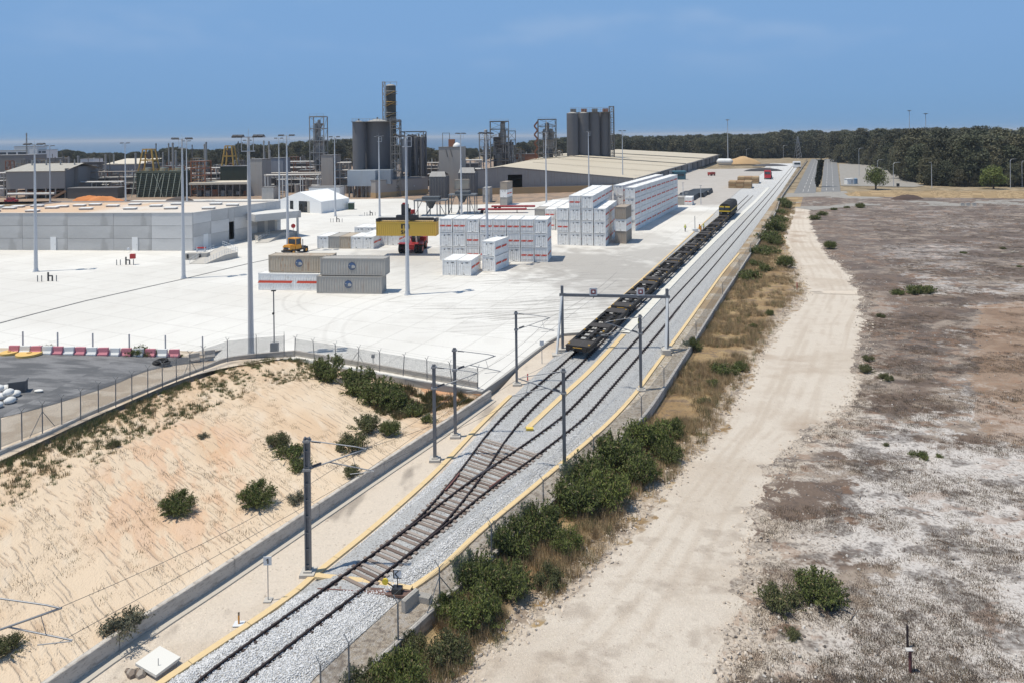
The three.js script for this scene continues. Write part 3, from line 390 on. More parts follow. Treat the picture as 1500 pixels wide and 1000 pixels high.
// ---------------------------------------------------------------- signal gantry
{
  const l = G(823.5, 509, .2), r = G(981, 516, .1), D = (-l.z - r.z) / 2; l.z = r.z = -D; const yb = atDepth(823, 432, D).y, yr = atDepth(986, 435, D).y, o = thing('signal_gantry', 'grey steel gantry spanning the tracks with two square signs', 'gantry', V(l.x, 0, -D)); const W = r.x - l.x;
  part('post', [bx(.3, yb + 1, .28, 0, (yb + 1) / 2, 0)], STEELD, o); part('post', [bx(.3, yr + .9, .28, W, (yr + .9) / 2, 0)], STEELD, o);
  part('brace', beam(V(-.05, yb - .1, .2), V(-.75, .1, 1.2), .2), WHITEST, o); part('brace', beam(V(W, yr - .1, .2), V(W - .5, .1, 1.3), .26), WHITEST, o);
  part('crossbeam', beam(V(-.3, yb, 0), V(W + .3, yr, 0), .3, .3), STEELD, o); part('footing', [bx(1, .5, 1, 0, .15, 0), bx(1, .3, 1, -.75, .05, 1.2)], CONCL, o); part('footing', [bx(1, .6, 1, W, .1, 0), bx(.9, .8, .9, W - .5, .2, 1.3)], CONCL, o);
  const Rd = M(.20, .03, .04, .5), pl = M(.60, .61, .63, .5), wt = M(.8, .8, .8, .5);
  for (const px of [869, 938]) { const x = atDepth(px, 427, D).x - l.x, y = atDepth(px, 427, D).y, s = new THREE.Shape(), a = .43, q = .1; s.moveTo(-a + q, -a); s.lineTo(a - q, -a); s.quadraticCurveTo(a, -a, a, -a + q); s.lineTo(a, a - q); s.quadraticCurveTo(a, a, a - q, a); s.lineTo(-a + q, a); s.quadraticCurveTo(-a, a, -a, a - q); s.lineTo(-a, -a + q); s.quadraticCurveTo(-a, -a, -a + q, -a);
    const g = new THREE.ExtrudeGeometry(s, { depth: .05, bevelEnabled: false }); const pm = part('sign_plate', g.translate(x, y, .16), pl, o); part('red_square', bx(.5, .5, .02, x, y, .225), Rd, pm); part('white_centre', bx(.22, .22, .02, x, y, .24), wt, pm); part('bracket', bx(.08, .5, .08, x, y - .5, .12), STEELD, o); }
}

// ---------------------------------------------------------------- containers
const CW = 2.5, CH = 2.68, CL = 6.1;
function corrugated(len, h, n, depth) { const b = [], t = [], p = len / n; for (let i = 0; i < n; i++) for (const [f, d] of [[0, 0], [.32, 0], [.5, depth], [.82, depth]]) { b.push(V(-len / 2 + (i + f) * p, 0, d)); t.push(V(-len / 2 + (i + f) * p, h, d)); } b.push(V(len / 2, 0, 0)); t.push(V(len / 2, h, 0)); return loft([b, t]); }
const slant = (x0, x1, y, h, k) => { const s = new THREE.Shape(); s.moveTo(x0 - k * h, y); s.lineTo(x1 - k * h, y); s.lineTo(x1, y + h); s.lineTo(x0, y + h); s.closePath(); return new THREE.ExtrudeGeometry(s, { depth: .012, bevelEnabled: false }); };
const cgeo = {};
function containerGeo(L, W, H, plain) {
  const full = H; H -= .07; const key = [L, W, H, plain].join(); if (cgeo[key]) return cgeo[key]; const f = []; const t = .13;
  for (const x of [-1, 1]) for (const z of [-1, 1]) f.push(bx(t, H, t, x * (W - t) / 2, H / 2, z * (L - t) / 2), bx(.17, full - H + .1, .17, x * (W - .16) / 2, H + (full - H - .1) / 2, z * (L - .16) / 2));
  for (const y of [.09, H - .06]) { for (const x of [-1, 1]) f.push(bx(.1, .14, L - .24, x * (W - .1) / 2, y, 0)); for (const z of [-1, 1]) f.push(bx(W - .24, .14, .1, 0, y, z * (L - .1) / 2)); }
  f.push(bx(W - .2, .05, L - .2, 0, .14, 0));
  const n = Math.round(L / .42), sideP = s => corrugated(L - .24, H - .26, n, -.035).rotateY(s * Math.PI / 2).translate(s * (W / 2 - .03), .14, 0);
  return cgeo[key] = {
    frame: join(f), side: [sideP(1), sideP(-1)], end: corrugated(W - .24, H - .26, 6, -.035).rotateY(Math.PI).translate(0, .14, -(L / 2 - .04)),
    roof: corrugated(L - .24, W - .2, n, -.03).rotateX(-Math.PI / 2).rotateY(Math.PI / 2).translate((W - .2) / 2, H - .03, 0),
    door: [-1, 1].map(s => bx(W / 2 - .09, H - .3, .05, s * (W / 4 - .03), H / 2 + .02, L / 2 - .06)), rod: [-1, 1].map(s => [.25, .75].map(k => bar(V(s * (W / 2 - .12) * k, .16, L / 2 - .01), V(s * (W / 2 - .12) * k, H - .14, L / 2 - .01), .022, 5))),
    hinge: [-1, 1].map(s => bx(W / 2 - .2, .16, .04, s * (W / 4 - .02), .42, L / 2 - .02)),
    sideStripe: [1, -1].map(s => [slant(-L * .40, -L * .04, H * .44, .34, .6), slant(L * .03, L * .37, H * .44, .34, .6)].map(g => g.rotateY(s * Math.PI / 2).translate(s * (W / 2 - .012) - (s < 0 ? .012 : 0), 0, 0))),
    marks: [bx(.5, .12, .012, -W * .22, H * .83, -L / 2 + .005), bx(.18, .2, .012, W * .12, H * .8, -L / 2 + .005), bx(.3, .07, .012, 0, .22, -L / 2 - .006)],
    endStripe: [slant(-W * .46, -W * .02, H * .42, .32, .5), slant(W * .06, W * .46, H * .42, .32, .5)].map(g => g.translate(0, 0, L / 2 - .03))
  };
}
const q4 = rng(404);
const whiteT = seed => tex(256, 256, (i, j) => { const n = fbm(i / 40 + seed, j / 14, 4), k = .97 + .06 * hash(i, j + seed); let c = mixc([.78, .78, .77], [.70, .70, .68], smooth(.45, .75, n)); if (fbm(i / 9 + seed * 3, j / 60, 3) > .71) c = mixc(c, [.42, .36, .30], .35); return [c[0] * k, c[1] * k, c[2] * k]; });
const rustT = (a, b, seed, amt) => tex(512, 256, (i, j) => { const n = fbm(i / 60 + seed, j / 60, 5), v = fbm(i / 7 + seed, j / 90 + 4, 4), k = .95 + .1 * hash(i, j); let c = mixc(a, b, n); c = mixc(c, [.30, .16, .08], smooth(.58, .72, v) * amt); return [c[0] * k, c[1] * k, c[2] * k]; });
const WH = [1, 2, 3].map(s => new THREE.MeshStandardMaterial({ map: again(whiteT(s), .16, .37), roughness: .55 }));
const GREYC = new THREE.MeshStandardMaterial({ map: again(rustT([.40, .385, .36], [.33, .315, .29], 3, .18), .085, .37), roughness: .65 }), TANC = new THREE.MeshStandardMaterial({ map: again(rustT([.46, .40, .32], [.38, .32, .25], 8, .5), .085, .37), roughness: .7 }), BROWNC = new THREE.MeshStandardMaterial({ map: again(rustT([.36, .31, .26], [.30, .26, .215], 5, .3), .16, .37), roughness: .7 }), YELC = M(.56, .36, .055, .5), RED = M(.62, .07, .035, .5), RODM = M(.55, .55, .55, .5), DARKM = M(.03, .03, .032, .6);
function container(o, g, m, stripe) {
  part('frame', g.frame, m, o); g.side.forEach((s, i) => { const p = part('side_panel', s, m, o); if (stripe) g.sideStripe[i].forEach(k => part('red_stripe', k, RED, p)); }); { const e = part('end_panel', g.end, m, o); if (stripe) for (const k of g.marks) part('marking', k, DARKM, e); } part('roof_panel', g.roof, m, o);
  g.door.forEach((d, i) => { const p = part('door', d, m, o); g.rod[i].forEach(r => part('lock_rod', r, RODM, p)); part('hinge_bar', g.hinge[i], RODM, p); if (stripe) part('red_stripe', g.endStripe[i], RED, p); });
}
const std = containerGeo(CL, CW, CH), protoSpec = { white: WH.map(m => [m, true]), grey: [[GREYC, false]], brown: [[BROWNC, false]], tan: [[TANC, false]] }, protos = {};
function putContainer(kind, pos, turn, label, group) { const v = kind === 'white' ? Math.floor(q4() * 3) : 0, key = kind + v; if (!protos[key]) { const o = thing('shipping_container', label, 'container', pos, turn, group); container(o, std, ...protoSpec[kind][v]); protos[key] = o; return o; } return dup(protos[key], pos, turn, label, group); }
const ord = ['first', 'second', 'third', 'fourth', 'fifth', 'sixth', 'seventh', 'eighth', 'ninth', 'tenth'], lvl = ['bottom', 'second', 'third', 'top'];
const adv = (p, th, right, fwd, up = 0) => V(p.x + Math.cos(th) * right + Math.sin(th) * fwd, p.y + up, p.z + Math.sin(th) * right - Math.cos(th) * fwd);
function block(name, corner, th, cols, rows, levels, pitch, kindAt, flipAt, group) { // corner: front-right foot; columns run left, rows away
  for (let r = 0; r < rows; r++) for (let c = 0; c < cols; c++) for (let l = 0; l < levels; l++) { const k = kindAt(c, r, l); if (!k) continue; const p = adv(corner, th, -(c + .5) * pitch + (q4() - .5) * .05, CL / 2 + r * (CL + .18) + (q4() - .5) * .1, l * CH); const t = -th + (flipAt(c, r, l) ? 0 : Math.PI); putContainer(k, p, t, `${k} container in the ${name}, ${lvl[l]} level, ${cols > 1 ? ord[c] + ' from the right' : 'single column'}${rows > 1 ? ', ' + ord[r] + ' row back' : ''}`, group); }
}
const D2 = Math.PI / 180;
const door27 = new Set(['0,0', '1,0', '1,1', '2,1', '5,1', '5,0', '1,2', '2,2', '3,2', '4,2', '6,2', '7,2', '4,0']);
block('eight-wide front block', G(803, 384.5, YARD), 10 * D2, 8, 1, 3, 2.62, () => 'white', (c, r, l) => door27.has(c + ',' + l), 'white containers of the front block');
block('four-wide middle block', G(888, 361, YARD), 16 * D2, 4, 5, 3, 2.66, (c, r) => c === 0 && r > 2 ? null : 'white', (c, r, l) => c === 3 && l === 1, 'white containers of the middle block');
{ const c0 = adv(G(888, 361, YARD), 16 * D2, -2.66, 0, 3 * CH); for (let i = 0; i < 2; i++) putContainer('white', adv(c0, 16 * D2, -(i + .5) * 2.66, CL / 2), -16 * D2 + (i ? 0 : Math.PI), i ? 'white container with striped doors on top of the middle block' : 'plain-ended white container on top of the middle block', 'white containers of the middle block'); for (let r = 1; r < 5; r++) for (let i = 0; i < 2; i++) putContainer('white', adv(c0, 16 * D2, -(i + .5) * 2.66, CL / 2 + r * (CL + .18)), -16 * D2, `white container on top of the middle block, ${ord[r]} row back, ${ord[i]} from the right`, 'white containers of the middle block'); }
block('brown mixed stack', G(918, 357.5, YARD), 21 * D2, 1, 1, 3, 2.6, (c, r, l) => ['brown', 'white', 'brown'][l], () => false, 'brown mixed stack');
block('long four-high row', G(931, 338.5, YARD), 24 * D2, 1, 9, 4, 2.6, () => 'white', () => false, 'white containers of the long row by the wagons');
{ const lo = G(913, 286.7, YARD + 3 * CH); block('inner four-high row', V(lo.x, YARD, lo.z), 24 * D2, 1, 8, 4, 2.6, () => 'white', () => false, 'white containers of the inner long row'); }
block('low rear block', G(829, 338, YARD), 14 * D2, 3, 4, 2, 2.66, (c, r, l) => c === 2 && r === 0 && l === 1 ? 'grey' : 'white', (c, r, l) => r === 0 && c === 1, 'white containers of the low rear block');
block('two-high stack', G(725, 398.5, YARD), 23 * D2, 1, 1, 2, 2.5, () => 'white', () => false, 'low containers before the front block');
block('single-height pair', G(690, 404.5, YARD), 13 * D2, 2, 1, 1, 2.56, () => 'white', () => false, 'low containers before the front block');
block('single container behind the pair', adv(G(690, 404.5, YARD), 13 * D2, 3.1, CL + .6), 13 * D2, 1, 1, 1, 2.56, () => 'white', () => false, 'low containers before the front block');
block('low mid-yard row', G(547, 365, YARD), 8 * D2, 5, 1, 1, 2.52, c => ['white', 'white', 'tan', 'grey', 'white'][c], () => false, 'low containers in the middle of the yard');
block('second low mid-yard row', G(584, 360, YARD), 8 * D2, 4, 1, 1, 2.56, c => c < 3 ? 'white' : null, () => false, 'low containers in the middle of the yard');
block('third low mid-yard row', G(596, 350, YARD), 8 * D2, 5, 1, 1, 2.56, () => 'white', () => false, 'low containers in the middle of the yard');
block('grey pair by the shed', G(725, 297, YARD), 8 * D2, 1, 1, 2, 6.4, () => 'grey', () => false, 'containers before the grey shed');
block('three-high stack by the shed', G(743, 301, YARD), 18 * D2, 1, 1, 3, 2.6, (c, r, l) => ['grey', 'white', 'brown'][l], () => false, 'containers before the grey shed');
block('pair beside the tarpaulins', G(1014.5, 301, YARD), 20 * D2, 2, 1, 1, 2.6, c => c ? 'grey' : 'white', c => !c, 'containers beside the tarpaulins');
// four long containers in front, long sides to the camera
const logoT = (() => { const n = 256; return tex(n, n, (i, j) => { const x = (i - n / 2) / (n / 2), y = (j - n / 2) / (n / 2), r = Math.hypot(x, y); const wave = .12 * Math.sin(x * 6) - .05; if (r > .98) return [.36, .345, .32]; if (r > .82) return [.05, .08, .15]; if (y > .25 + wave) return [.05, .10, .22]; if (y < -.45) return [.10, .12, .16]; return x < -.1 && y < .1 ? [.08, .12, .2] : [.40, .39, .37]; }); })();
const LOGO = new THREE.MeshStandardMaterial({ map: logoT, roughness: .6 });
const longG = containerGeo(10.2, CW, CH);
function longContainer(px, py, up, th, m, label, logo) { const corner = G(px, py, YARD); // near-right foot, long side to the camera
  const o = thing('shipping_container', label, 'container', null, -Math.PI / 2 - th, 'long containers at the front of the yard'); container(o, longG, m, false);
  o.position.set(corner.x - Math.cos(th) * 5.1 + Math.sin(th) * CW / 2, YARD + up, corner.z - Math.sin(th) * 5.1 - Math.cos(th) * CW / 2);
  if (logo) part('round_emblem', new THREE.CircleGeometry(.62, 28).rotateY(Math.PI / 2).translate(CW / 2 + .008, 1.42, .1), LOGO, o);
  return o; }
{ const t = 6 * D2;
  longContainer(559, 431, 0, t, GREYC, 'grey weathered container with a round emblem, lower right of the four', true);
  longContainer(564.5, 430.2, CH, t, GREYC, 'grey weathered container with a round emblem, stacked upper right', true);
  const b = longContainer(470, 426, 0, t, WH[0], 'white long container with a broken red stripe, lower left of the four', false);
  for (const [x0, x1] of [[-4.95, .55], [1.35, 4.6]]) part('red_stripe', slant(x0, x1, 1.12, .36, .7).rotateY(Math.PI / 2).translate(CW / 2, 0, 0), RED, b);
  longContainer(485, 424.5, CH, t, TANC, 'rust streaked tan container with a round emblem, upper left of the four', true);
}
// ---------------------------------------------------------------- reach stacker holding the yellow container
const TYRE = M(.02, .02, .021, .85), MRED = M(.30, .02, .018, .5), MBLK = M(.02, .022, .028, .5), GLASS = M(.05, .07, .09, .1, { metalness: .2 });
function wheel(r, w, x, y, z, parent, hub) { const g = new THREE.CylinderGeometry(r, r, w, 20).rotateZ(Math.PI / 2).translate(x, y, z); const t = part('wheel', g, TYRE, parent); part('rim', new THREE.CylinderGeometry(r * .55, r * .55, w + .04, 14).rotateZ(Math.PI / 2).translate(x, y, z), hub, t); }
const font = await new FontLoader().loadAsync('fonts/droid/droid_sans_bold.typeface.json');
const letters = (s, size, depth = .012) => new TextGeometry(s, { font, size, depth, curveSegments: 3 });
{
  const p = G(601, 371.5, YARD), th = 6 * D2, o = thing('reach_stacker', 'red and black reach stacker lifting the yellow container', 'reach stacker', p, -th);
  part('chassis', [bx(3.2, .8, 7.6, 0, 1.3, -4), bx(4.4, .5, 1.2, 0, 1.0, -.6)], MRED, o); part('counterweight', bx(3.4, 1.6, 1.8, 0, 1.6, -7.6), MRED, o);
  for (const x of [-2.1, -1.2, 1.2, 2.1]) wheel(.9, .7, x, .9, -.6, o, MRED); for (const x of [-1.6, 1.6]) wheel(.85, .6, x, .85, -6.2, o, MRED);
  const cab = part('cab', [bx(1.4, 1.9, 1.7, 0, 2.75, -4.6)], MBLK, o); part('window', bx(1.2, 1.0, .04, 0, 3.0, -3.72), GLASS, cab); part('fender', [bx(1.7, .12, 1.9, 1.7, 1.95, -.6)], MRED, o); part('fender', [bx(1.7, .12, 1.9, -1.7, 1.95, -.6)], MRED, o);
  part('boom', beam(V(0, 3.2, -7.4), V(0, 9.0, 1.2), .8, .9), MBLK, o); part('boom_head', [bx(1.3, 2.6, 1.0, -.55, 8.9, 1.7)], MBLK, o); part('boom_cap', bx(.9, .35, .9, -.55, 10.3, 1.7), MRED, o); part('rotator_motor', cy(.45, .45, .8, 1.1, 8.3, 1.8, 12), MRED, o); part('lift_cylinder', bar(V(-.8, 1.8, -2.2), V(-.5, 6.8, -2), .16, 8), RODM, o); part('lift_cylinder', bar(V(.8, 1.8, -2.2), V(.5, 6.8, -2), .16, 8), RODM, o);
  const yb = 6.95; part('spreader', [bx(10.6, .5, .9, 0, yb + .35, 2.0), bx(4.4, .7, 1.2, 0, yb + .75, 2.0), bx(.5, .6, 2.4, -5.9, yb + .2, 2.0), bx(.5, .6, 2.4, 5.9, yb + .2, 2.0), bx(1.2, .35, .7, -5.4, yb + .3, 2), bx(1.2, .35, .7, 5.4, yb + .3, 2)], MBLK, o);
  const g = containerGeo(12.19, CW, 2.85), cpos = adv(p, th, 0, -2.0, yb - 2.85 - .08), y = thing('shipping_container', 'yellow container with black lettering hanging from the reach stacker', 'container', cpos, -th - Math.PI / 2); container(y, g, YELC, false);
  const L1 = letters('m', 1.25), L2 = letters('sc', .95); L1.scale(1.25, 1, 1); L2.scale(1.05, 1, 1); part('lettering', L1.rotateY(Math.PI / 2).translate(CW / 2 - .02, 1.45, 1.15), M(.012, .012, .012, .5), y); part('lettering', L2.rotateY(Math.PI / 2).translate(CW / 2 - .02, .4, 1.1), M(.012, .012, .012, .5), y);
}
{ // yellow yard tractor
  const p = G(431, 371.5, YARD), o = thing('yard_tractor', 'orange-yellow yard tractor parked by the tall lamp mast', 'tractor', p, -.45); const Y = M(.62, .28, .03, .5);
  part('chassis', bx(1.3, .5, 5.4, 0, .85, -.6), MBLK, o); const hood = part('hood', [bx(1.9, .8, 1.5, 0, 1.45, 1.5), bx(1.5, .18, 1.4, 0, 1.93, 1.45)], Y, o); part('grille', bx(1.2, .45, .05, 0, 1.35, 2.28), MBLK, hood); for (const s of [-1, 1]) part('headlight', bx(.26, .2, .06, s * .75, 1.35, 2.28), WHITEST, hood);
  const cab = part('cab', [bx(2.2, .9, 1.6, 0, 1.5, -.1), bx(2.1, .14, 1.6, 0, 3.15, -.1), bx(.12, 1.2, .12, -.98, 2.5, .62), bx(.12, 1.2, .12, .98, 2.5, .62), bx(.12, 1.2, .12, -.98, 2.5, -.82), bx(.12, 1.2, .12, .98, 2.5, -.82)], Y, o); part('windscreen', bx(1.84, 1.1, .04, 0, 2.5, .62), GLASS, cab); for (const s of [-1, 1]) part('side_window', bx(.04, 1.1, 1.3, s * .98, 2.5, -.1), GLASS, cab);
  part('bumper', bx(2.3, .35, .3, 0, .75, 2.35), MBLK, o); for (const [x, z] of [[-1, 1.5], [1, 1.5], [-1, -2.2], [1, -2.2]]) wheel(.55, .42, x, .55, z, o, Y); part('exhaust', bar(V(1.25, 1, -1.1), V(1.25, 2.9, -1.1), .09, 8), STEEL, o); part('fifth_wheel', bx(1.1, .16, 1.1, 0, 1.2, -2.2), MBLK, o);
}
{ // red flatbed trailers
  const f = (px, py, len, label, lv) => { const o = thing('flatbed_trailer', label, 'trailer', G(px, py, YARD), -.05); part('deck', [bx(len, .3, 2.4, 0, 1.2, 0), bx(len, .2, .3, 0, 1.0, -.6), bx(len, .2, .3, 0, 1.0, .6)], MRED, o); for (const x of [-len / 2 + 1.2, -len / 2 + 2.5]) for (const z of [-1, 1]) { const w = part('wheel', new THREE.CylinderGeometry(.48, .48, .35, 14).rotateX(Math.PI / 2).translate(x, .48, z), TYRE, o); } part('landing_leg', bx(.16, 1, .16, len / 2 - 3, .5, .8), MBLK, o); part('landing_leg', bx(.16, 1, .16, len / 2 - 3, .5, -.8), MBLK, o); };
  f(736, 312, 15, 'dark red flatbed trailer parked behind the front container block'); f(752, 307.5, 14, 'dark red flatbed trailer behind the other one');
}
// ---------------------------------------------------------------- high-mast floodlights
const MASTM = M(.52, .54, .57, .45, { metalness: .2 });
function mast(px, base, topx, top, label, style) {
  const p = G(px, base, YARD), D = -p.z, h = atDepth(topx, top, D).y - YARD, o = thing('floodlight_mast', label, 'floodlight mast', p, style * .7, 'tall floodlight masts of the yard');
  part('base_plate', [cy(.55, .55, .08, 0, 0, 0, 12), cy(.42, .36, .5, 0, 0, 0, 12)], MASTM, o); part('pole', cy(.33, .12, h, 0, 0, 0, 14), MASTM, o);
  const hd = part('head_frame', [bx(3.4, .1, .1, 0, h, .35), bx(3.4, .1, .1, 0, h, -.35), bx(.1, .1, .8, -1.3, h, 0), bx(.1, .1, .8, 1.3, h, 0), bx(.1, .1, .8, 0, h, 0), bx(1.3, .06, .06, 0, h - 1.5, .55), bx(1.3, .06, .06, 0, h - .7, .55), bx(.06, 1.5, .06, -.62, h - .8, .55), bx(.06, 1.5, .06, .62, h - .8, .55), bx(.06, .06, .6, -.62, h - 1.5, .27), bx(.06, .06, .6, .62, h - 1.5, .27), bx(1.3, .05, .6, 0, h - 1.55, .27)], MASTM, o);
  for (const x of [-1.35, -.8, .8, 1.35]) for (const z of [-.4, .4]) part('floodlight', bx(.5, .16, .55, x, h + .12, z, 0, z > 0 ? .35 : -.35), M(.05, .05, .055, .5), o);
  part('lightning_rod', bar(V(0, h, 0), V(0, h + .9, 0), .02, 5), MASTM, o);
}
mast(367.5, 522, 369, 201, 'tall lamp mast nearest the camera, at the corner of the sand slope', .2);
mast(597, 432, 599, 200, 'tall lamp mast standing before the reach stacker', 1);
mast(268.5, 408, 269.5, 204, 'tall lamp mast beside the concrete ramp', .9);
mast(52, 398, 50, 212, 'tall lamp mast at the far left of the white yard', .3);
mast(421.5, 369, 421.5, 199, 'tall lamp mast behind the yellow tractor', .2);
mast(714, 390, 716, 196, 'tall lamp mast in front of the eight-wide container block', 1.4);
mast(409, 295, 409, 203, 'lamp mast behind the loading canopy', .3);
mast(491, 317, 490.5, 201, 'lamp mast to the right of the white tent', .3);
mast(556, 317.5, 558, 200, 'lamp mast in front of the blue-grey silo house', 1.5);
mast(676, 318, 678, 196, 'lamp mast beside the steel hopper stands', 1.1);
mast(800.5, 304, 803, 194, 'lamp mast before the grey gable wall of the shed', 1.6);
mast(863, 287, 865, 193, 'lamp mast behind the middle container block', 1.6);
mast(912.5, 275, 914, 192, 'lamp mast behind the inner long row of containers', .4);
mast(73, 297, 72, 214, 'lamp mast behind the flat concrete building, leftmost', .2);
mast(183.5, 296, 182.5, 210, 'lamp mast behind the flat concrete building beside the green louvred wall', .2);
mast(273.5, 295, 273, 207, 'lamp mast at the right end of the green louvred wall', .2);
mast(363, 291, 363, 206, 'lamp mast by the grey concrete tower', .2);

// ---------------------------------------------------------------- precast concrete building, left
const PANEL = [0, 1, 2, 3].map(k => { const t = tex(256, 256, (i, j) => { const n = fbm(i / 60 + k * 9, j / 60, 5), s = fbm(i / 6 + k, j / 80, 3), w = .96 + .08 * hash(i, j); let c = mixc(A(232 - k * 9, 231 - k * 9, 229 - k * 9), A(212 - k * 9, 211 - k * 9, 209 - k * 9), smooth(.35, .7, n)); c = mixc(c, A(150, 147, 143), smooth(.62, .74, s) * .35); return [c[0] * w, c[1] * w, c[2] * w]; }); return new THREE.MeshStandardMaterial({ map: again(t, .12, .12), roughness: .9 }); });
const dir2 = (a, b) => V(b.x - a.x, 0, b.z - a.z).normalize();
function panelWall(parent, a, b, h, cuts, rows, pick) { const L = a.distanceTo(b), d = dir2(a, b), ang = Math.atan2(-d.z, d.x); for (let i = 0; i < cuts.length - 1; i++) for (let k = 0; k < rows.length - 1; k++) { const x0 = cuts[i] * L, x1 = cuts[i + 1] * L, y0 = rows[k] * h, y1 = rows[k + 1] * h, c = a.clone().addScaledVector(d, (x0 + x1) / 2); part('wall_panel', bx(x1 - x0 - .05, y1 - y0 - .05, .24, c.x, a.y + (y0 + y1) / 2, c.z, ang), PANEL[pick(i, k)], parent); } const c = a.clone().lerp(b, .5), n = V(-d.z, 0, d.x); part('wall_core', bx(L - .3, h - .1, .3, c.x - n.x * .2, a.y + h / 2, c.z - n.z * .2, ang), M(...A(120, 118, 115), .95), parent); return { d, n, ang, L }; }
let bldTop;
{
  const FR = G(282.3, 367.5, YARD), FL = G(-90, 366, YARD), h = atDepth(282, 312, -FR.z).y - YARD; bldTop = YARD + h; const BRt = G(410, 294, bldTop), BR = V(BRt.x, YARD, BRt.z);
  const o = thing('precast_building', 'long flat-roofed building of pale concrete panels', 'building');
  const fx = x => { const w = G(x, 367, YARD); return clamp((w.x - FL.x) / (FR.x - FL.x)); }; const f = panelWall(o, FL, FR, h, [0, .14, fx(31), fx(98), fx(167), fx(223), 1], [0, .32, .66, 1], (i, k) => i >= 5 ? 0 : k === 2 && i < 5 && i > 2 ? 2 : k === 0 ? 1 + (i % 2) : 1);
  const sd = dir2(FR, BR), s = { d: sd, n: V(-sd.z, 0, sd.x), ang: Math.atan2(-sd.z, sd.x), L: FR.distanceTo(BR) }; { const cuts = [0, .18, .37, .43, .62, .745, .815, .87, .935, 1], open = { 2: [.1, .6], 5: [.12, .55], 7: [.12, .55] }; for (let i = 0; i < cuts.length - 1; i++) { const rows = open[i] ? [[0, open[i][0]], [open[i][1], 1]] : [[0, .36], [.36, .7], [.7, 1]]; rows.forEach(([a, b], k) => { const c = FR.clone().lerp(BR, (cuts[i] + cuts[i + 1]) / 2), w = (cuts[i + 1] - cuts[i]) * s.L; part('wall_panel', bx(w - .03, (b - a) * h - .03, .24, c.x, YARD + (a + b) / 2 * h, c.z, s.ang), PANEL[(i + k) % 2], o); }); } }
  const BL = V(FL.x + (BR.x - FR.x), YARD, FL.z + (BR.z - FR.z)); const n = 1;
  const roofT = tex(512, 256, (i, j) => { const nn = fbm(i / 40, j / 40, 5), k = .95 + .1 * hash(i, j); let c = mixc(A(232, 222, 210), A(226, 196, 166), smooth(.62, .4, i / 512 + (nn - .5) * .5)); return [c[0] * k, c[1] * k, c[2] * k]; });
  const g = sheet([FL, FR, BR, BL], bldTop - .35); const x0 = FL.x, w = BR.x - FL.x; worldUV(g, x0, 0, w, 60); part('roof', g, new THREE.MeshStandardMaterial({ map: roofT, roughness: .9 }), o);
  part('side_wall', beam(V(BL.x, YARD + h / 2, BL.z), V(FL.x, YARD + h / 2, FL.z), .3, h), PANEL[1], o); part('back_wall', beam(V(BL.x, YARD + h / 2, BL.z), V(BR.x, YARD + h / 2, BR.z), .3, h), PANEL[1], o);
  for (const px of [78.4, 199.5]) { const c = G(px, 366.7, YARD); const dr = part('door', bx(1.3, 2.9, .1, c.x, YARD + 1.45, FL.z + (FR.z - FL.z) * fx(px) + .18, f.ang), M(.78, .78, .77, .6), o); part('handle', bx(.06, .2, .06, c.x + .45, YARD + 1.3, FL.z + (FR.z - FL.z) * fx(px) + .26), STEELD, dr); }
  const on = (t, y, w2, hh, m, name) => { const c = FR.clone().lerp(BR, t); return part(name, bx(w2, hh, .12, c.x + s.n.x * .16, YARD + y + hh / 2, c.z + s.n.z * .16, s.ang), m, o); };
  on(.12, 0, 1.3, 3.1, M(.74, .74, .73, .6), 'door');  part('lamp', bx(.4, .5, .4, ...G(190, 364, YARD + .7).add(V(0, 0, .6)).toArray()), WHITEST, o);
  for (const [zx, zy] of [[50, 575], [175, 590], [280, 572], [335, 565], [430, 560], [465, 578], [515, 555], [610, 562], [705, 577], [730, 553], [845, 562], [925, 575], [960, 552], [1130, 575], [1170, 551], [1260, 557], [95, 566], [200, 563], [-20, 566], [-40, 590]]) { const c = G(zx / 3.703, 150 + zy / 3.703 + 1, bldTop - .3); const sk = part('roof_hatch', bx(2.6, .35, 1.3, c.x, bldTop - .17, c.z), M(.45, .44, .43, .8), o); part('hatch_lid', bx(2.9, .08, 1.6, c.x, bldTop + .08, c.z, 0, .07), M(.66, .66, .65, .6), sk); }
  const cap = []; for (const [a, b] of [[FL, FR], [FR, BR]]) cap.push(beam(V(a.x, bldTop + .03, a.z), V(b.x, bldTop + .03, b.z), .4, .07)); part('parapet_cap', cap[0], M(...A(228, 226, 222), .8), o); part('parapet_cap', cap[1], M(...A(228, 226, 222), .8), o);
  // ramp with railing by the side door
  const r = thing('concrete_ramp', 'concrete ramp with railings beside the pale building', 'ramp'); const b0 = G(277, 386.5, YARD), b1 = G(300, 387, YARD), t0 = G(313, 374, YARD), t1 = G(348, 377.5, YARD), t2 = G(326, 368, YARD), m0 = G(329, 382, YARD); const prism = (a, b2, c2, d2, ha, hb) => { const v = (p, y) => V(p.x, p.y + y, p.z); return loft([[v(a, 0), v(a, ha), v(b2, ha), v(b2, 0)], [v(d2, 0), v(d2, hb), v(c2, hb), v(c2, 0)]], true); };
  part('slope', prism(b0, b1, m0, t0, .05, 1.1), CONCL, r); part('landing', [(() => { const sh = [t0, m0, t1, t2]; const g2 = new THREE.ExtrudeGeometry(new THREE.Shape(sh.map(p => new THREE.Vector2(p.x, -p.z))), { depth: 1.1, bevelEnabled: false }); return g2.rotateX(-Math.PI / 2).translate(0, YARD, 0); })()], CONCL, r);
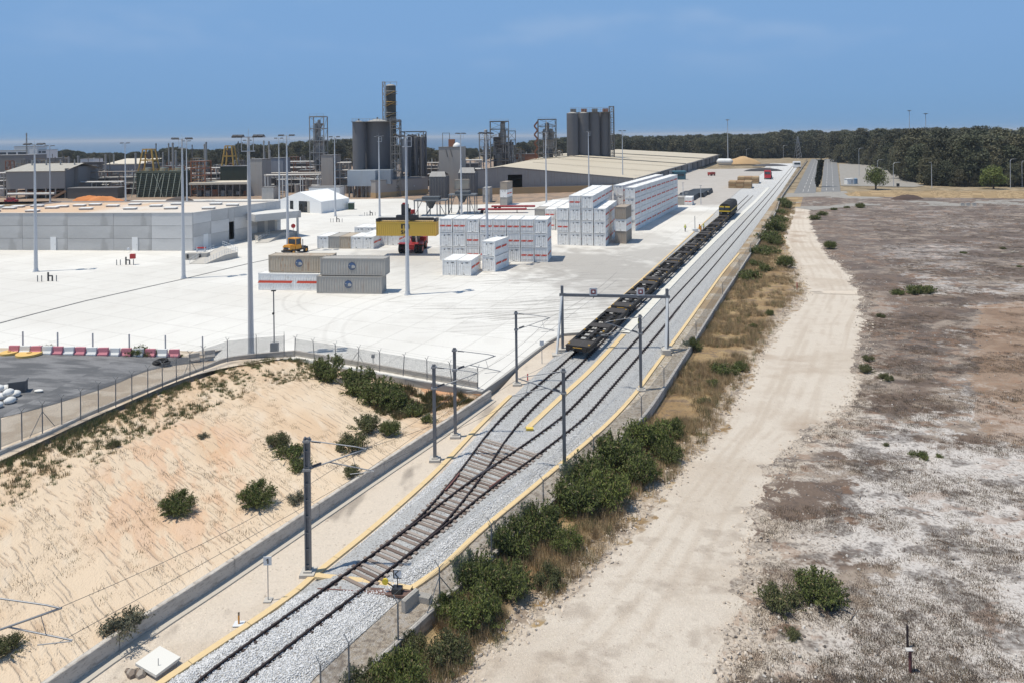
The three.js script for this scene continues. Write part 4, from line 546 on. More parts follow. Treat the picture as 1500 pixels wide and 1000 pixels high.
  const rail = (a, b2, ya, yb) => { const g2 = []; const n2 = 7; for (let i = 0; i <= n2; i++) { const p = a.clone().lerp(b2, i / n2), y = YARD + lerp(ya, yb, i / n2); g2.push(bar(V(p.x, y, p.z), V(p.x, y + 1, p.z), .03, 5)); } for (const k of [.5, 1]) g2.push(bar(V(a.x, YARD + ya + k, a.z), V(b2.x, YARD + yb + k, b2.z), .03, 5)); part('railing', g2, WHITEST, r); }; rail(b1, m0, 0, 1.1); rail(m0, t1, 1.1, 1.1); rail(t2, t1, 1.1, 1.1); rail(b0, t0, 0, 1.1);
  const dk = thing('loading_dock', 'small concrete dock step with bumpers at the building corner', 'dock'); const dp = G(285, 381, YARD); part('dock_block', bx(4.2, 1.3, 1.6, dp.x + .2, YARD + .65, dp.z - .8), CONCL, dk); for (const x of [-1.4, 1]) part('bumper', bx(.3, .8, .14, dp.x + x, YARD + .7, dp.z + .07), DARKM, dk);
  const barr = thing('red_barrier', 'red and white barrier boards by the side door of the pale building', 'barrier', G(294, 366, YARD + 1.1).setY(YARD)); part('board', bx(2, .3, .08, 0, 1.5, 0), M(.55, .04, .04, .6), barr); part('board', bx(2, .3, .08, 0, .9, 0), WHITEST, barr); part('stand', bx(.1, 1.7, .4, -.8, .85, 0), WHITEST, barr); part('stand', bx(.1, 1.7, .4, .8, .85, 0), WHITEST, barr);
}
{ // loading canopy and dock
  const p1 = G(374, 354.5, YARD), p2 = G(441, 346.5, YARD), d = dir2(p1, p2), L = p1.distanceTo(p2), ang = Math.atan2(-d.z, d.x), o = thing('loading_canopy', 'thick concrete canopy over the loading dock', 'canopy', p1, ang); const yb = atDepth(441, 318.5, -p2.z).y - YARD, yt = atDepth(441, 309, -p2.z).y - YARD;
  part('canopy_slab', bx(L, yt - yb, 7, L / 2, (yt + yb) / 2, -3.5), PANEL[1], o); part('canopy_top', bx(L - .2, .06, 6.8, L / 2, yt + .03, -3.5), M(...A(232, 230, 226), .9), o); part('back_wall', bx(L - 3, yb, .3, L / 2 - 1.5, yb / 2, -6.6), M(...A(225, 222, 216), .9), o); for (let k = 0; k < 3; k++) part('dock_door', bx(1.7, yb - 1.2, .1, 1.6 + k * 2.6, yb / 2 + .4, -6.4), M(.30, .31, .32, .7), o); part('dock_platform', bx(L - 1.5, 1.2, 5.4, L / 2 + .3, .6, -3.9), CONCL, o); part('column', bx(.4, yb, .4, L - .6, yb / 2, -.6), PANEL[1], o);
  const rp = thing('loading_ramp', 'concrete ramp with railing rising to the loading dock', 'ramp', p1.clone().addScaledVector(d, 2), ang); part('slope', loft([[V(-3, 0, 2.2), V(-3, .05, 2.2), V(-.5, .05, 3.4), V(-.5, 0, 3.4)], [V(2, 0, -1.4), V(2, 1.2, -1.4), V(5, 1.2, -1.2), V(5, 0, -1.2)]], true), CONCL, rp); const g2 = []; for (let i = 0; i <= 5; i++) { const t = i / 5; g2.push(bar(V(lerp(-3, 2, t), 1.2 * t, lerp(2.2, -1.4, t)), V(lerp(-3, 2, t), 1.2 * t + 1, lerp(2.2, -1.4, t)), .03, 5)); } g2.push(bar(V(-3, 1, 2.2), V(2, 2.2, -1.4), .03, 5), bar(V(-3, .5, 2.2), V(2, 1.7, -1.4), .03, 5)); part('railing', g2, WHITEST, rp);
  const sp = G(429.5, 341, YARD + 1.2), sg = thing('stop_sign', 'round red sign on a post on the loading dock', 'sign', V(sp.x, YARD + 1.2, sp.z)); part('post', bar(V(0, 0, 0), V(0, 1.6, 0), .05, 6), STEELD, sg); part('disc', new THREE.CylinderGeometry(.55, .55, .05, 8).rotateX(Math.PI / 2).translate(0, 1.6, .06), M(.4, .02, .02, .5), sg);
}
{ // white storage tent
  const c = G(470.6, 313, YARD), th = 24 * D2, o = thing('storage_tent', 'white gabled storage tent with open bays', 'tent', c, -th), W = 17.5, Dp = 14, e = 3.7, r = 6.6, WT = M(.82, .82, .81, .6); // origin front-right foot, -x left, -z back
  const sh = [[-W, e], [-W / 2, r], [0, e]]; part('roof', loft([[V(-W, e, .05), V(-W / 2, r, .05), V(0, e, .05)], [V(-W, e, -Dp * .33), V(-W / 2, r, -Dp * .33), V(0, e, -Dp * .33)], [V(-W, e, -Dp * .66), V(-W / 2, r + .04, -Dp * .66), V(0, e, -Dp * .66)], [V(-W, e, -Dp), V(-W / 2, r, -Dp), V(0, e, -Dp)]]), WT, o);
  part('gable', (() => { const s = new THREE.Shape([new THREE.Vector2(-W, e), new THREE.Vector2(-W / 2, r), new THREE.Vector2(0, e)]); return new THREE.ExtrudeGeometry(s, { depth: .05, bevelEnabled: false }); })(), WT, o);
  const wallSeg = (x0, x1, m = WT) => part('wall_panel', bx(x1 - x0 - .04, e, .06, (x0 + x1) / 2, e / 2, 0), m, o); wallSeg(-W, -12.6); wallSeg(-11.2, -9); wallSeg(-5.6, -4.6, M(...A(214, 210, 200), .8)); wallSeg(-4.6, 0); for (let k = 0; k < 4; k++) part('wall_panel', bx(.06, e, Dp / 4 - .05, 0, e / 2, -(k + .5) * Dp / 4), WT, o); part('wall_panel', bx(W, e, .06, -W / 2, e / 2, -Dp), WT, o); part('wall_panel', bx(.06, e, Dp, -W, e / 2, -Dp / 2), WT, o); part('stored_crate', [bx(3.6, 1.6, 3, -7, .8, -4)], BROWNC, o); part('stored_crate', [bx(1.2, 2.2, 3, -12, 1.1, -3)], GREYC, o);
  const wc = thing('green_bin', 'dark green bin beside the white tent', 'bin', G(514.5, 307, YARD)); part('body', bx(1.7, 2.2, 1.7, 0, 1.1, 0), M(.03, .06, .04, .6), wc); part('lid', bx(1.9, .25, 1.9, 0, 2.3, 0), WHITEST, wc);
}
{ // hydrants with guard posts
  const proto = (p, label, red) => { const o = thing('fire_hydrant', label, 'hydrant', p, 0, 'hydrants of the yard'); part('riser', [bar(V(0, 0, 0), V(0, 1.5, 0), .14, 8), bar(V(0, .9, 0), V(.7, .9, 0), .12, 8), bar(V(.7, .9, 0), V(.7, 0, 0), .12, 8)], M(.06, .06, .065, .5), o); if (red) part('red_cabinet', bx(.9, .9, .5, 1.3, 1.6, 0), M(.42, .03, .03, .5), o); for (const [x, w] of [[-1.6, 'outer left'], [-.9, 'inner left'], [1.6, 'right']]) { const b = thing('guard_post', `thin guard post, ${w} one at the ${label}`, 'bollard', p.clone().add(V(x, 0, .3)), 0, 'hydrant guard posts'); part('post', bar(V(0, 0, 0), V(0, 1.05, 0), .07, 6), STEELD, b); } };
  proto(G(70, 412, YARD), 'dark hydrant near the left lamp mast'); proto(G(184, 388, YARD), 'dark hydrant with a red cabinet', true); proto(G(542, 316, YARD), 'dark hydrant before the silo house'); proto(G(493, 325.5, YARD), 'dark hydrant right of the tent');
}
// ---------------------------------------------------------------- wagons and locomotive
const WAG = M(.022, .019, .018, .85), WAGT = M(.05, .044, .041, .85), WAGY = M(.45, .26, .04, .6);
function makeWagon(label, pos, turn) {
  const L = 16.9, o = thing('flat_wagon', label, 'wagon', pos, turn, 'empty container wagons in the train'), y = 1.12; // along z
  for (const s of [-1, 1]) part('side_sill', [bx(.22, .46, L, s * 1.2, y - .23, 0), bx(.34, .05, L, s * 1.2, y + .02, 0)], WAG, o);
  part('centre_sill', bx(.4, .4, L, 0, y - .3, 0), WAG, o); for (const z of [-L / 2 + 1.1, 0, L / 2 - 1.1]) part('deck_plate', bx(2.5, .08, z ? 2.1 : 1.5, 0, y + .06, z), WAGT, o);
  for (let k = 0; k < 9; k++) { const z = -L / 2 + 2.9 + k * (L - 5.8) / 8; part('crossbar', bx(2.3, .14, .22, 0, y - .12, z), WAG, o); }
  for (const z of [-L / 2 + 2.6, L / 2 - 2.6]) { const b = part('bogie', [bx(2.2, .3, 2.6, 0, .62, z), bx(.3, .5, .4, -.95, .55, z - .9), bx(.3, .5, .4, .95, .55, z - .9), bx(.3, .5, .4, -.95, .55, z + .9), bx(.3, .5, .4, .95, .55, z + .9)], WAG, o); for (const s of [-1, 1]) for (const e of [-.9, .9]) part('wheel', new THREE.CylinderGeometry(.46, .46, .14, 16).rotateZ(Math.PI / 2).translate(s * GAUGE / 2, .46, z + e), WAG, b); }
  for (const z of [-1, 1]) { part('end_sill', bx(2.6, .4, .24, 0, y - .22, z * (L / 2 - .1)), WAG, o); for (const s of [-1, 1]) part('buffer', [new THREE.CylinderGeometry(.12, .12, .5, 8).rotateX(Math.PI / 2).translate(s * .9, y - .18, z * (L / 2 + .2)), new THREE.CylinderGeometry(.24, .24, .06, 12).rotateX(Math.PI / 2).translate(s * .9, y - .18, z * (L / 2 + .46))], WAG, o); }
  for (const s of [-1, 1]) for (const z of [-7.9, -2.4, 2.4, 7.9]) part('twist_lock', bx(.2, .12, .26, s * 1.12, y + .12, z), WAGY, o); part('brake_platform', bx(1.0, .05, .12, 0, y - .1, L / 2 + .05), WAGY, o); return o;
}
{
  const start = lineA.findIndex(p => -p.z > -G(840, 528, .4).z) + 1, names = ['nearest the camera', 'second from the near end', 'third from the near end', 'fourth from the near end', 'fifth from the near end', 'sixth from the near end', 'coupled to the locomotive']; let s = start * .62, first; const N = lineA.length, at = m => lineA[Math.min(N - 1, Math.round(m / .62))];
  for (let k = 0; k < 7; k++) { const a = at(s), b = at(s + 17.2), c = a.clone().lerp(b, .5), d = dir2(a, b), turn = Math.atan2(-d.x, -d.z), l = `empty black skeletal container wagon, ${names[k]}`; c.y = .41; if (k === 0) first = makeWagon(l, c, turn); else dup(first, c, turn, l); s += 17.95; }
  const a = at(s - .4), b = at(s + 17), c = a.clone(), d = dir2(a, b), o = thing('diesel_locomotive', 'black diesel locomotive with yellow bands behind the wagons', 'locomotive', V(c.x, .41, c.z), Math.atan2(-d.x, -d.z)); // origin at near end, body along -z
  const BK = M(.016, .015, .014, .85), YL = M(.66, .45, .04, .45); const prof = (w, h0, h1) => [[-w, h0], [-w, h1 - .75], [-w * .72, h1 - .15], [-w * .3, h1], [w * .3, h1], [w * .72, h1 - .15], [w, h1 - .75], [w, h0]];
  const ring = (z, w, h0, h1) => prof(w, h0, h1).map(([x, y]) => V(x, y, z)); const cap = (z, w, h0, h1) => new THREE.ShapeGeometry(new THREE.Shape(prof(w, h0, h1).map(([x, y]) => new THREE.Vector2(x, y)))).translate(0, 0, z);
  const body = part('body', [loft([ring(-.2, 1.5, 1.2, 4.25), ring(-17.5, 1.5, 1.2, 4.25)], true), cap(-.2, 1.5, 1.2, 4.25), cap(-17.5, 1.5, 1.2, 4.25).rotateY(0)], BK, o); part('frame', [bx(3.0, .5, 17.8, 0, 1.1, -8.9)], BK, o); part('bogie', bx(2.4, .7, 4, 0, .6, -3.2), BK, o); part('bogie', bx(2.4, .7, 4, 0, .6, -14.4), BK, o);
  for (const z of [-1.9, -3.2, -4.5, -13.1, -14.4, -15.7]) for (const s2 of [-1, 1]) part('wheel', new THREE.CylinderGeometry(.5, .5, .14, 16).rotateZ(Math.PI / 2).translate(s2 * GAUGE / 2, .5, z), BK, o);
  part('windscreen', bx(1.15, .7, .05, -.68, 2.95, -.16), GLASS, o); part('windscreen', bx(1.15, .7, .05, .68, 2.95, -.16), GLASS, o); part('yellow_band', bx(1.25, .36, .05, -.76, 3.5, -.15), YL, o); part('yellow_band', bx(1.25, .36, .05, .76, 3.5, -.15), YL, o); part('yellow_band', bx(2.9, .32, .05, 0, 2.3, -.15), YL, o); part('yellow_band', bx(.05, .32, 16.6, 1.53, 2.3, -8.8), YL, o); part('yellow_band', bx(.05, .32, 16.6, -1.53, 2.3, -8.8), YL, o); part('headlight', cy(.16, .16, .1, -.9, 1.75, -.1, 10), WHITEST, o); part('headlight', cy(.16, .16, .1, .9, 1.75, -.1, 10), WHITEST, o); part('roof_fan', cy(.6, .6, .15, 0, 4.25, -9, 14), M(.1, .1, .1, .7), o); for (const s2 of [-1, 1]) part('buffer', new THREE.CylinderGeometry(.22, .22, .5, 10).rotateX(Math.PI / 2).translate(s2 * .9, 1.05, .1), BK, o);
}

// ---------------------------------------------------------------- process plant behind the yard
const q5 = rng(555), along2 = ['first', 'second', 'third', 'fourth', 'fifth', 'sixth', 'seventh', 'eighth', 'ninth', 'tenth', 'eleventh', 'twelfth', 'thirteenth', 'fourteenth', 'fifteenth', 'sixteenth', 'seventeenth', 'eighteenth', 'nineteenth', 'twentieth', 'twenty-first', 'twenty-second', 'twenty-third', 'twenty-fourth', 'twenty-fifth'];
const GREYW = (() => { const t = tex(256, 128, (i, j) => { const n = .9 + .2 * fbm(i / 40, j / 20, 4), st = smooth(.6, .75, fbm(i / 5, j / 60 + 3, 3)); let k = .30 * n; return [k * 1.02 * (1 - .1 * st), k * (1 - .14 * st), k * .98 * (1 - .18 * st)]; }), b = tex(64, 8, (i, j) => { const v = .5 + .5 * Math.sin(i / 64 * 6.283 * 4); return [v, v, v]; }, false); return new THREE.MeshStandardMaterial({ map: again(t, .09, .09), roughness: .7, bumpMap: again(b, .5, .5), bumpScale: .05 }); })();
const tint = (m, r, g, b) => { const c = m.clone(); c.color.setRGB(r, g, b); return c; };
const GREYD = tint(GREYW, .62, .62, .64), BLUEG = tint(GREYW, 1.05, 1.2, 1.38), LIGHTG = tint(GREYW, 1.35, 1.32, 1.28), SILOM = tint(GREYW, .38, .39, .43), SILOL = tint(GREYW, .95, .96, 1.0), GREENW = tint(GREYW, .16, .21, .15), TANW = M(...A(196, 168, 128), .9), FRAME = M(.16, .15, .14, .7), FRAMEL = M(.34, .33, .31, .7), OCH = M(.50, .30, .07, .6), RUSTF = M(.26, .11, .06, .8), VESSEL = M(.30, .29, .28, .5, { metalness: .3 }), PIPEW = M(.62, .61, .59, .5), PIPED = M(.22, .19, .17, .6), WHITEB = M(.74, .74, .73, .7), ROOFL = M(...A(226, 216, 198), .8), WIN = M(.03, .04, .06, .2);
function spot(x0, x1, yTop, D, yBase) { const a = atDepth(x0, yTop, D), b = atDepth(x1, yTop, D), base = yBase == null ? YARD : atDepth((x0 + x1) / 2, yBase, D).y; return { x: (a.x + b.x) / 2, w: b.x - a.x, h: (a.y + b.y) / 2 - base, y: base, z: -D }; }
function hall(name, label, x0, x1, yt, yb, D, dep, m, turn = 0, more) { const s = spot(x0, x1, yt, D, yb), o = thing(name, label, 'building', V(s.x, s.y, s.z), -turn); const w = s.w / (Math.cos(turn) + (turn ? Math.sin(turn) * dep / s.w * .9 : 0)); part('wall', bx(w, s.h, dep, 0, s.h / 2, -dep / 2), m, o); part('roof', bx(w + .3, .25, dep + .3, 0, s.h + .12, -dep / 2), GREYD, o); if (more) more(o, w, s.h, dep); return o; }
function silo(label, x0, x1, yt, yb, D, m, group) { const s = spot(x0, x1, yt, D, yb), o = thing('silo', label, 'silo', V(s.x, s.y, s.z), 0, group), r = s.w / 2; part('shell', cy(r, r, s.h, 0, 0, 0, 28), m, o); const bands = Math.floor(s.h / 4); for (let k = 1; k <= bands; k++) part('hoop', cy(r + .05, r + .05, .14, 0, k * s.h / (bands + 1), 0, 28), m, o); part('cone_roof', cy(r, r * .25, r * .22, 0, s.h, 0, 28), FRAMEL, o); part('vent', cy(.35, .35, .9, 0, s.h + r * .2, 0, 8), FRAME, o); if (s.y > YARD + .5) for (let k = 0; k < 4; k++) { const a = k * Math.PI / 2 + .6; part('leg', bx(.4, s.y - YARD, .4, Math.cos(a) * r * .8, -(s.y - YARD) / 2, Math.sin(a) * r * .8), FRAME, o); } return o; }
function frameTower(label, x0, x1, yt, D, n, m, opt = {}) {
  const s = spot(x0, x1, yt, D), o = thing(opt.name || 'lattice_tower', label, 'tower', V(s.x, s.y, s.z), opt.turn || 0), w = s.w / 2, dp = opt.depth ? opt.depth / 2 : w, t = opt.t || .38;
  for (const a of [-1, 1]) for (const b of [-1, 1]) part('column', bx(t, s.h, t, a * w, s.h / 2, b * dp), m, o);
  for (let k = 1; k <= n; k++) { const y = s.h * k / n; part('beam_ring', [bx(2 * w, t, t * .8, 0, y, -dp), bx(2 * w, t, t * .8, 0, y, dp), bx(t * .8, t, 2 * dp, -w, y, 0), bx(t * .8, t, 2 * dp, w, y, 0)], m, o); const y0 = s.h * (k - 1) / n; part('brace', bar(V(-w, y0, dp), V(w, y, dp), .09, 4), m, o); part('brace', bar(V(w, y0, dp), V(-w, y, dp), .09, 4), m, o); part('brace', bar(V(w, y0, dp), V(w, y, -dp), .09, 4), m, o); if (q5() < (opt.floor ?? .6)) { part('platform', bx(2 * w, .12, 2 * dp, 0, y + .16, 0), opt.deck || FRAME, o); part('railing', [bx(2 * w, .07, .07, 0, y + 1.2, dp), bx(.07, 1.1, .07, -w, y + .65, dp), bx(.07, 1.1, .07, w, y + .65, dp), bx(.07, 1.1, .07, 0, y + .65, dp)], opt.rail || OCH, o); } }
  for (let k = 0; k < (opt.vessels ?? 3); k++) { const r = w * (.18 + .2 * q5()), h = s.h * (.16 + .2 * q5()), y = s.h * (.05 + q5() * .7), x = (q5() - .5) * w, z = (q5() - .5) * dp; part('vessel', [cy(r, r, h, x, y, z, 14), new THREE.SphereGeometry(r, 14, 8).scale(1, .5, 1).translate(x, y + h, z)], q5() < .6 ? VESSEL : FRAMEL, o); }
  for (let k = 0; k < (opt.pipes ?? 4); k++) { const x = (q5() - .5) * 2 * w, z = dp * (.4 + .6 * q5()), y0 = s.h * q5() * .5, y1 = y0 + s.h * (.2 + .3 * q5()); part('pipe', [bar(V(x, y0, z), V(x, y1, z), .16, 6), bar(V(x, y1, z), V(x * .3, y1, -z), .16, 6)], q5() < .5 ? PIPEW : PIPED, o); }
  if (opt.extra) opt.extra(o, s, w, dp); return o;
}
function pipeRack(label, x0, x1, yt, D, rows, m = FRAME) { const s = spot(x0, x1, yt, D), o = thing('pipe_rack', label, 'pipe rack', V(s.x, s.y, s.z)), w = s.w / 2, n = Math.max(2, Math.round(s.w / 6)); for (let k = 0; k <= n; k++) { const x = -w + s.w * k / n; part('frame', [bx(.3, s.h, .3, x, s.h / 2, 1.6), bx(.3, s.h, .3, x, s.h / 2, -1.6), ...Array.from({ length: rows }, (_, i) => bx(.25, .25, 3.2, x, s.h * (i + 1) / rows, 0))], m, o); } for (let i = 0; i < rows; i++) for (let k = 0; k < 4; k++) { const r = .12 + .2 * q5(); part('pipe', bar(V(-w - .5, s.h * (i + 1) / rows + .15 + r, -1.2 + k * .8), V(w + .5, s.h * (i + 1) / rows + .15 + r, -1.2 + k * .8), r, 7), q5() < .42 ? PIPEW : q5() < .5 ? PIPED : VESSEL, o); } }
function chimney(label, px, yt, D, r, m = FRAMEL) { const s = spot(px - 1, px + 1, yt, D), o = thing('chimney_stack', label, 'chimney', V(s.x, s.y, s.z), 0, 'slim plant chimneys'); part('shaft', cy(r * 1.15, r, s.h, 0, 0, 0, 10), m, o); part('collar', cy(r * 1.3, r * 1.3, .4, 0, s.h - .8, 0, 10), m, o); }
const windows = (o, w, h, rows, cols, z, m = WIN) => { for (let r = 0; r < rows; r++) for (let c = 0; c < cols; c++) part('window', bx(w / cols * .82, h / rows * .4, .1, -w / 2 + w * (c + .5) / cols, h * (r + .55) / rows, z), m, o); };
hall('office_tower', 'white office stair tower at the far left', 40, 53, 214.5, null, 470, 10, WHITEB); hall('office_block', 'white office wing with three rows of dark windows', 53.5, 67, 220, null, 472, 12, WHITEB, 0, (o, w, h) => windows(o, w, h, 6, 2, .06)); hall('office_block', 'white office wing with a ribbon window, left edge', -20, 39, 221, null, 480, 14, WHITEB, 0, (o, w, h) => windows(o, w, h, 4, 4, .06)); hall('office_penthouse', 'small white rooftop block above the office wing', 20, 38, 215, 221.2, 482, 8, WHITEB); hall('grey_shed', 'low grey shed in front of the offices', -30, 36, 228, null, 430, 20, GREYD);
frameTower('thin red and white radio mast by the offices', 37.6, 38.6, 195, 470, 10, FRAMEL, { vessels: 0, pipes: 0, floor: 0, t: .14, name: 'radio_mast' });
{ // open-sided shed at the left
  const s = spot(8, 94, 251, 284), o = thing('open_shed', 'grey open-sided process shed at the left', 'building', V(s.x, s.y, s.z)), w = s.w, y1 = s.h, y0 = s.h * .36; part('cladding', bx(w, y1 - y0, 12, 0, (y1 + y0) / 2, -6), tint(GREYW, 1.02, 1.0, .98), o); part('roof', loft([[V(-w / 2 - .6, y1, .6), V(w / 2 + .3, y1, .6)], [V(-w / 2 + 3, y1 + 2.9, -9), V(w / 2 + 2.5, y1 + 2.9, -9)], [V(-w / 2 + 5, y1 + .2, -18), V(w / 2 + 5, y1 + .2, -18)]]), tint(GREYW, 1.25, 1.22, 1.12), o); part('side_wall', bx(.3, y1 + 1, 13, w / 2 + .2, (y1 + 1) / 2, -6.5), GREYD, o); part('back_wall', bx(w, y0 + 1, .3, 0, y0 / 2, -11), GREYD, o); for (let k = 0; k <= 6; k++) part('column', bx(.45, y0, .45, -w / 2 + w * k / 6, y0 / 2, -.4), FRAMEL, o); part('white_pipe', bar(V(-w / 2 + 1, y0 * .5, .4), V(w / 2 - 4, y0 * .5, .4), .5, 10), PIPEW, o); part('mezzanine', bx(w, .3, 9, 0, y0 * .72, -5), RUSTF, o); part('stair', beam(V(w / 2 - 5, 0, 1), V(w / 2 + 1, y0 * .75, 1), .5, .9), M(.28, .17, .10, .8), o); for (let k = 0; k < 4; k++) part('roof_vent', cy(.28, .28, 3, -w / 2 + 6 + k * 6, y1 + 1.5, -7, 8), FRAMEL, o);
}
hall('side_annex', 'dark grey annex at the right end of the open shed', 94, 114, 245, null, 290, 14, GREYD);
hall('rear_shed', 'pale roofed shed behind the pipe racks', 150, 206, 241, null, 350, 16, tint(GREYW, .9, .9, .92), 0, (o, w, h, d) => part('roof_slope', loft([[V(-w / 2, h, .4), V(w / 2, h, .4)], [V(-w / 2 + 3, h + 2.6, -d), V(w / 2 + 3, h + 2.6, -d)]]), ROOFL, o)); hall('white_house', 'small white gabled house among the plant', 117, 136, 233, null, 420, 10, WHITEB);
pipeRack('tall pipe rack right of the open shed', 114, 198, 253, 300, 4); pipeRack('low pipe rack in front of the tall one', 116, 180, 268, 292, 2, FRAMEL); pipeRack('pipe rack behind the flat canopy', 276, 362, 247, 315, 4, FRAMEL); pipeRack('pipe rack right of the grey tower', 386, 470, 255, 300, 3, FRAMEL); pipeRack('pipe rack beside the silo house', 486, 512, 240, 292, 4, FRAMEL); pipeRack('pipe rack at the far left edge', -30, 9, 255, 292, 3, FRAMEL); pipeRack('brown pipe rack behind the grey box', 412, 470, 238, 340, 4, RUSTF); pipeRack('pale pipe rack between the silos and the grey tower', 622, 642, 240, 330, 4, FRAMEL); pipeRack('pipe rack on the left of the big shed', 672, 705, 236, 320, 3, FRAMEL);
hall('settling_tank', 'long dark ribbed tank wall behind the orange sand', 98, 172, 276, null, 281, 6, tint(GREYW, .38, .36, .34));
{ // green louvred cooling tower
  const s = spot(199, 266, 251, 284), o = thing('cooling_tower', 'dark green louvred cooling tower with slanted pale braces', 'cooling tower', V(s.x, s.y, s.z)), w = s.w; part('wall', bx(w, s.h, 9, 0, s.h / 2, -4.5), GREENW, o); for (let k = 0; k < 12; k++) part('louvre', bx(w, .12, .3, 0, s.h * (k + .5) / 12, .14, 0, .5), GREENW, o); for (let k = 0; k <= 8; k++) part('brace', bar(V(-w / 2 + w * k / 8 - 1.4, 0, 1.2), V(-w / 2 + w * k / 8, s.h * .92, .4), .13, 5), M(.42, .46, .38, .7), o); part('cross_brace', bar(V(-2, 0, .6), V(1.6, s.h * .9, .5), .1, 5), M(.42, .46, .38, .7), o); part('cross_brace', bar(V(1.8, 0, .6), V(-1.8, s.h * .9, .5), .1, 5), M(.42, .46, .38, .7), o); part('railing', [bx(w, .1, .1, 0, s.h + 1, 0), bx(w, .1, .1, 0, s.h + .5, 0), ...Array.from({ length: 12 }, (_, k) => bx(.1, 1, .1, -w / 2 + w * (k + .5) / 12, s.h + .5, 0))], OCH, o); for (let k = 0; k < 3; k++) part('fan_stack', cy(1.9, 1.6, 1.4, -w / 3 + k * w / 3, s.h, -4.5, 16), M(.2, .22, .2, .8), o);
}
hall('green_annex', 'small dark green louvred block under the far yellow hoist', 322, 361, 244, null, 312, 8, GREENW);
for (const [x0, x1, yt, yb, D, l] of [[201, 223, 219, 251, 287, 'yellow hoist frame on the green cooling tower'], [323, 341, 214, 244, 314, 'yellow hoist frame on the far green block']]) { const s = spot(x0 + 3, x1 - 3, yt, D, yb), o = thing('hoist_frame', l, 'hoist frame', V(s.x, s.y, s.z - 3)), w = s.w / 2; for (const a of [-1, 1]) for (const b of [-1, 1]) part('leg', beam(V(a * w * 1.45, 0, b * 2.4), V(a * w * .8, s.h, b * 1.4), .5), OCH, o); for (const k of [.5, 1]) { const ww = w * lerp(1.45, .8, k), dd = lerp(2.4, 1.4, k); part('beam_ring', [bx(2 * ww, .5, .4, 0, s.h * k, dd), bx(2 * ww, .5, .4, 0, s.h * k, -dd), bx(.4, .5, 2 * dd, ww, s.h * k, 0), bx(.4, .5, 2 * dd, -ww, s.h * k, 0)], OCH, o); } part('hopper', cy(.6, 1.5, 2.2, 0, s.h * .55, 0, 10), M(.1, .09, .09, .8), o); }
[[228, 210, 'grey, above the green tower left'], [246.5, 209.5, 'blue tipped, above the green tower right'], [252.5, 209, 'pale, behind the blue tipped one'], [232.5, 223, 'short grey'], [238, 223, 'short pale'], [257, 220, 'short dark'], [281, 212, 'slim, right of the lamp mast'], [299, 211, 'slim pair left'], [301.5, 208, 'slim pair right'], [348.5, 207, 'dark, right of the yellow hoist'], [386, 206, 'dark, right of the grey tower'], [393.5, 207, 'pale, right of the grey tower'], [388, 222, 'short pale by the tower'], [395, 220, 'second short one by the tower'], [154, 226, 'pale stub on the rear shed left'], [160, 225, 'pale stub on the rear shed second'], [166, 226, 'pale stub on the rear shed third'], [198, 224, 'pale stub on the rear shed right'], [92, 229, 'stub behind the open shed'], [100, 229, 'second stub behind the open shed'], [114, 228, 'third stub behind the open shed'], [80, 230, 'short stub left of the others']].forEach(([x, y, l], k) => chimney(`slim plant chimney, ${l}`, x, y, 300 + (k * 37) % 60, .22 + (k % 3) * .1, k % 3 ? FRAMEL : FRAME));
frameTower('rusty clustered process column left of the flat canopy', 284, 304, 236, 288, 5, RUSTF, { vessels: 6, pipes: 8 });
{ const s = spot(276, 362, 269, 282), o = thing('flat_canopy_building', 'flat pale canopy over dark machinery', 'building', V(s.x, s.y, s.z)); part('roof', bx(s.w, .9, 12, 0, s.h, -6), ROOFL, o); part('back_wall', bx(s.w, s.h - .5, .3, 0, s.h / 2, -10), GREYD, o); for (let k = 0; k <= 8; k++) part('column', bx(.4, s.h - .4, .4, -s.w / 2 + .4 + (s.w - .8) * k / 8, s.h / 2 - .2, -.5), FRAME, o); for (let k = 0; k < 7; k++) part('machine', bx(1.2 + q5() * 1.6, 1 + q5() * 2, 2, -s.w / 2 + 3 + k * 3.2, 1 + q5() * .4, -4), [FRAME, VESSEL, RUSTF, FRAMEL][k % 4], o); }
hall('concrete_tower', 'square grey concrete tower beside the flat canopy', 361, 386, 234, null, 284, 7, tint(GREYW, 1.0, .97, .94), .2);
hall('blue_annex', 'small dark bin house right of the grey tower', 392, 416, 232, null, 310, 7, tint(GREYW, .8, .86, 1), .15); pipeRack('white pipe loop behind the tent', 390, 467, 258, 274, 1, PIPEW); hall('low_white_store', 'low white store behind the tent', 452, 497, 275, null, 262, 8, WHITEB); hall('pale_annex', 'pale box beside the loading yard', 383, 400, 275, null, 268, 6, LIGHTG);
frameTower('open steel tower with hoppers standing above the trees', 456, 476.5, 171, 322, 6, FRAMEL, { vessels: 7, pipes: 9, floor: .9, rail: FRAMEL, extra: (o, s, w) => { part('core_vessel', cy(w * .55, w * .55, s.h * .42, 0, 0, -w * .2, 16), M(.12, .115, .11, .7), o); part('core_vessel', cy(w * .38, w * .38, s.h * .3, w * .2, s.h * .42, 0, 16), VESSEL, o); part('hopper', cy(.7, w * .75, 4, 0, s.h * .52, 0, 14), M(.42, .41, .38, .6), o); part('hopper', cy(.5, w * .7, 3.6, 0, s.h * .8, 0, 14), VESSEL, o); } });
hall('grey_box', 'windowless grey box among the pipe racks', 467, 490, 228, null, 290, 7, tint(GREYW, 1.0, .96, .92), .25);
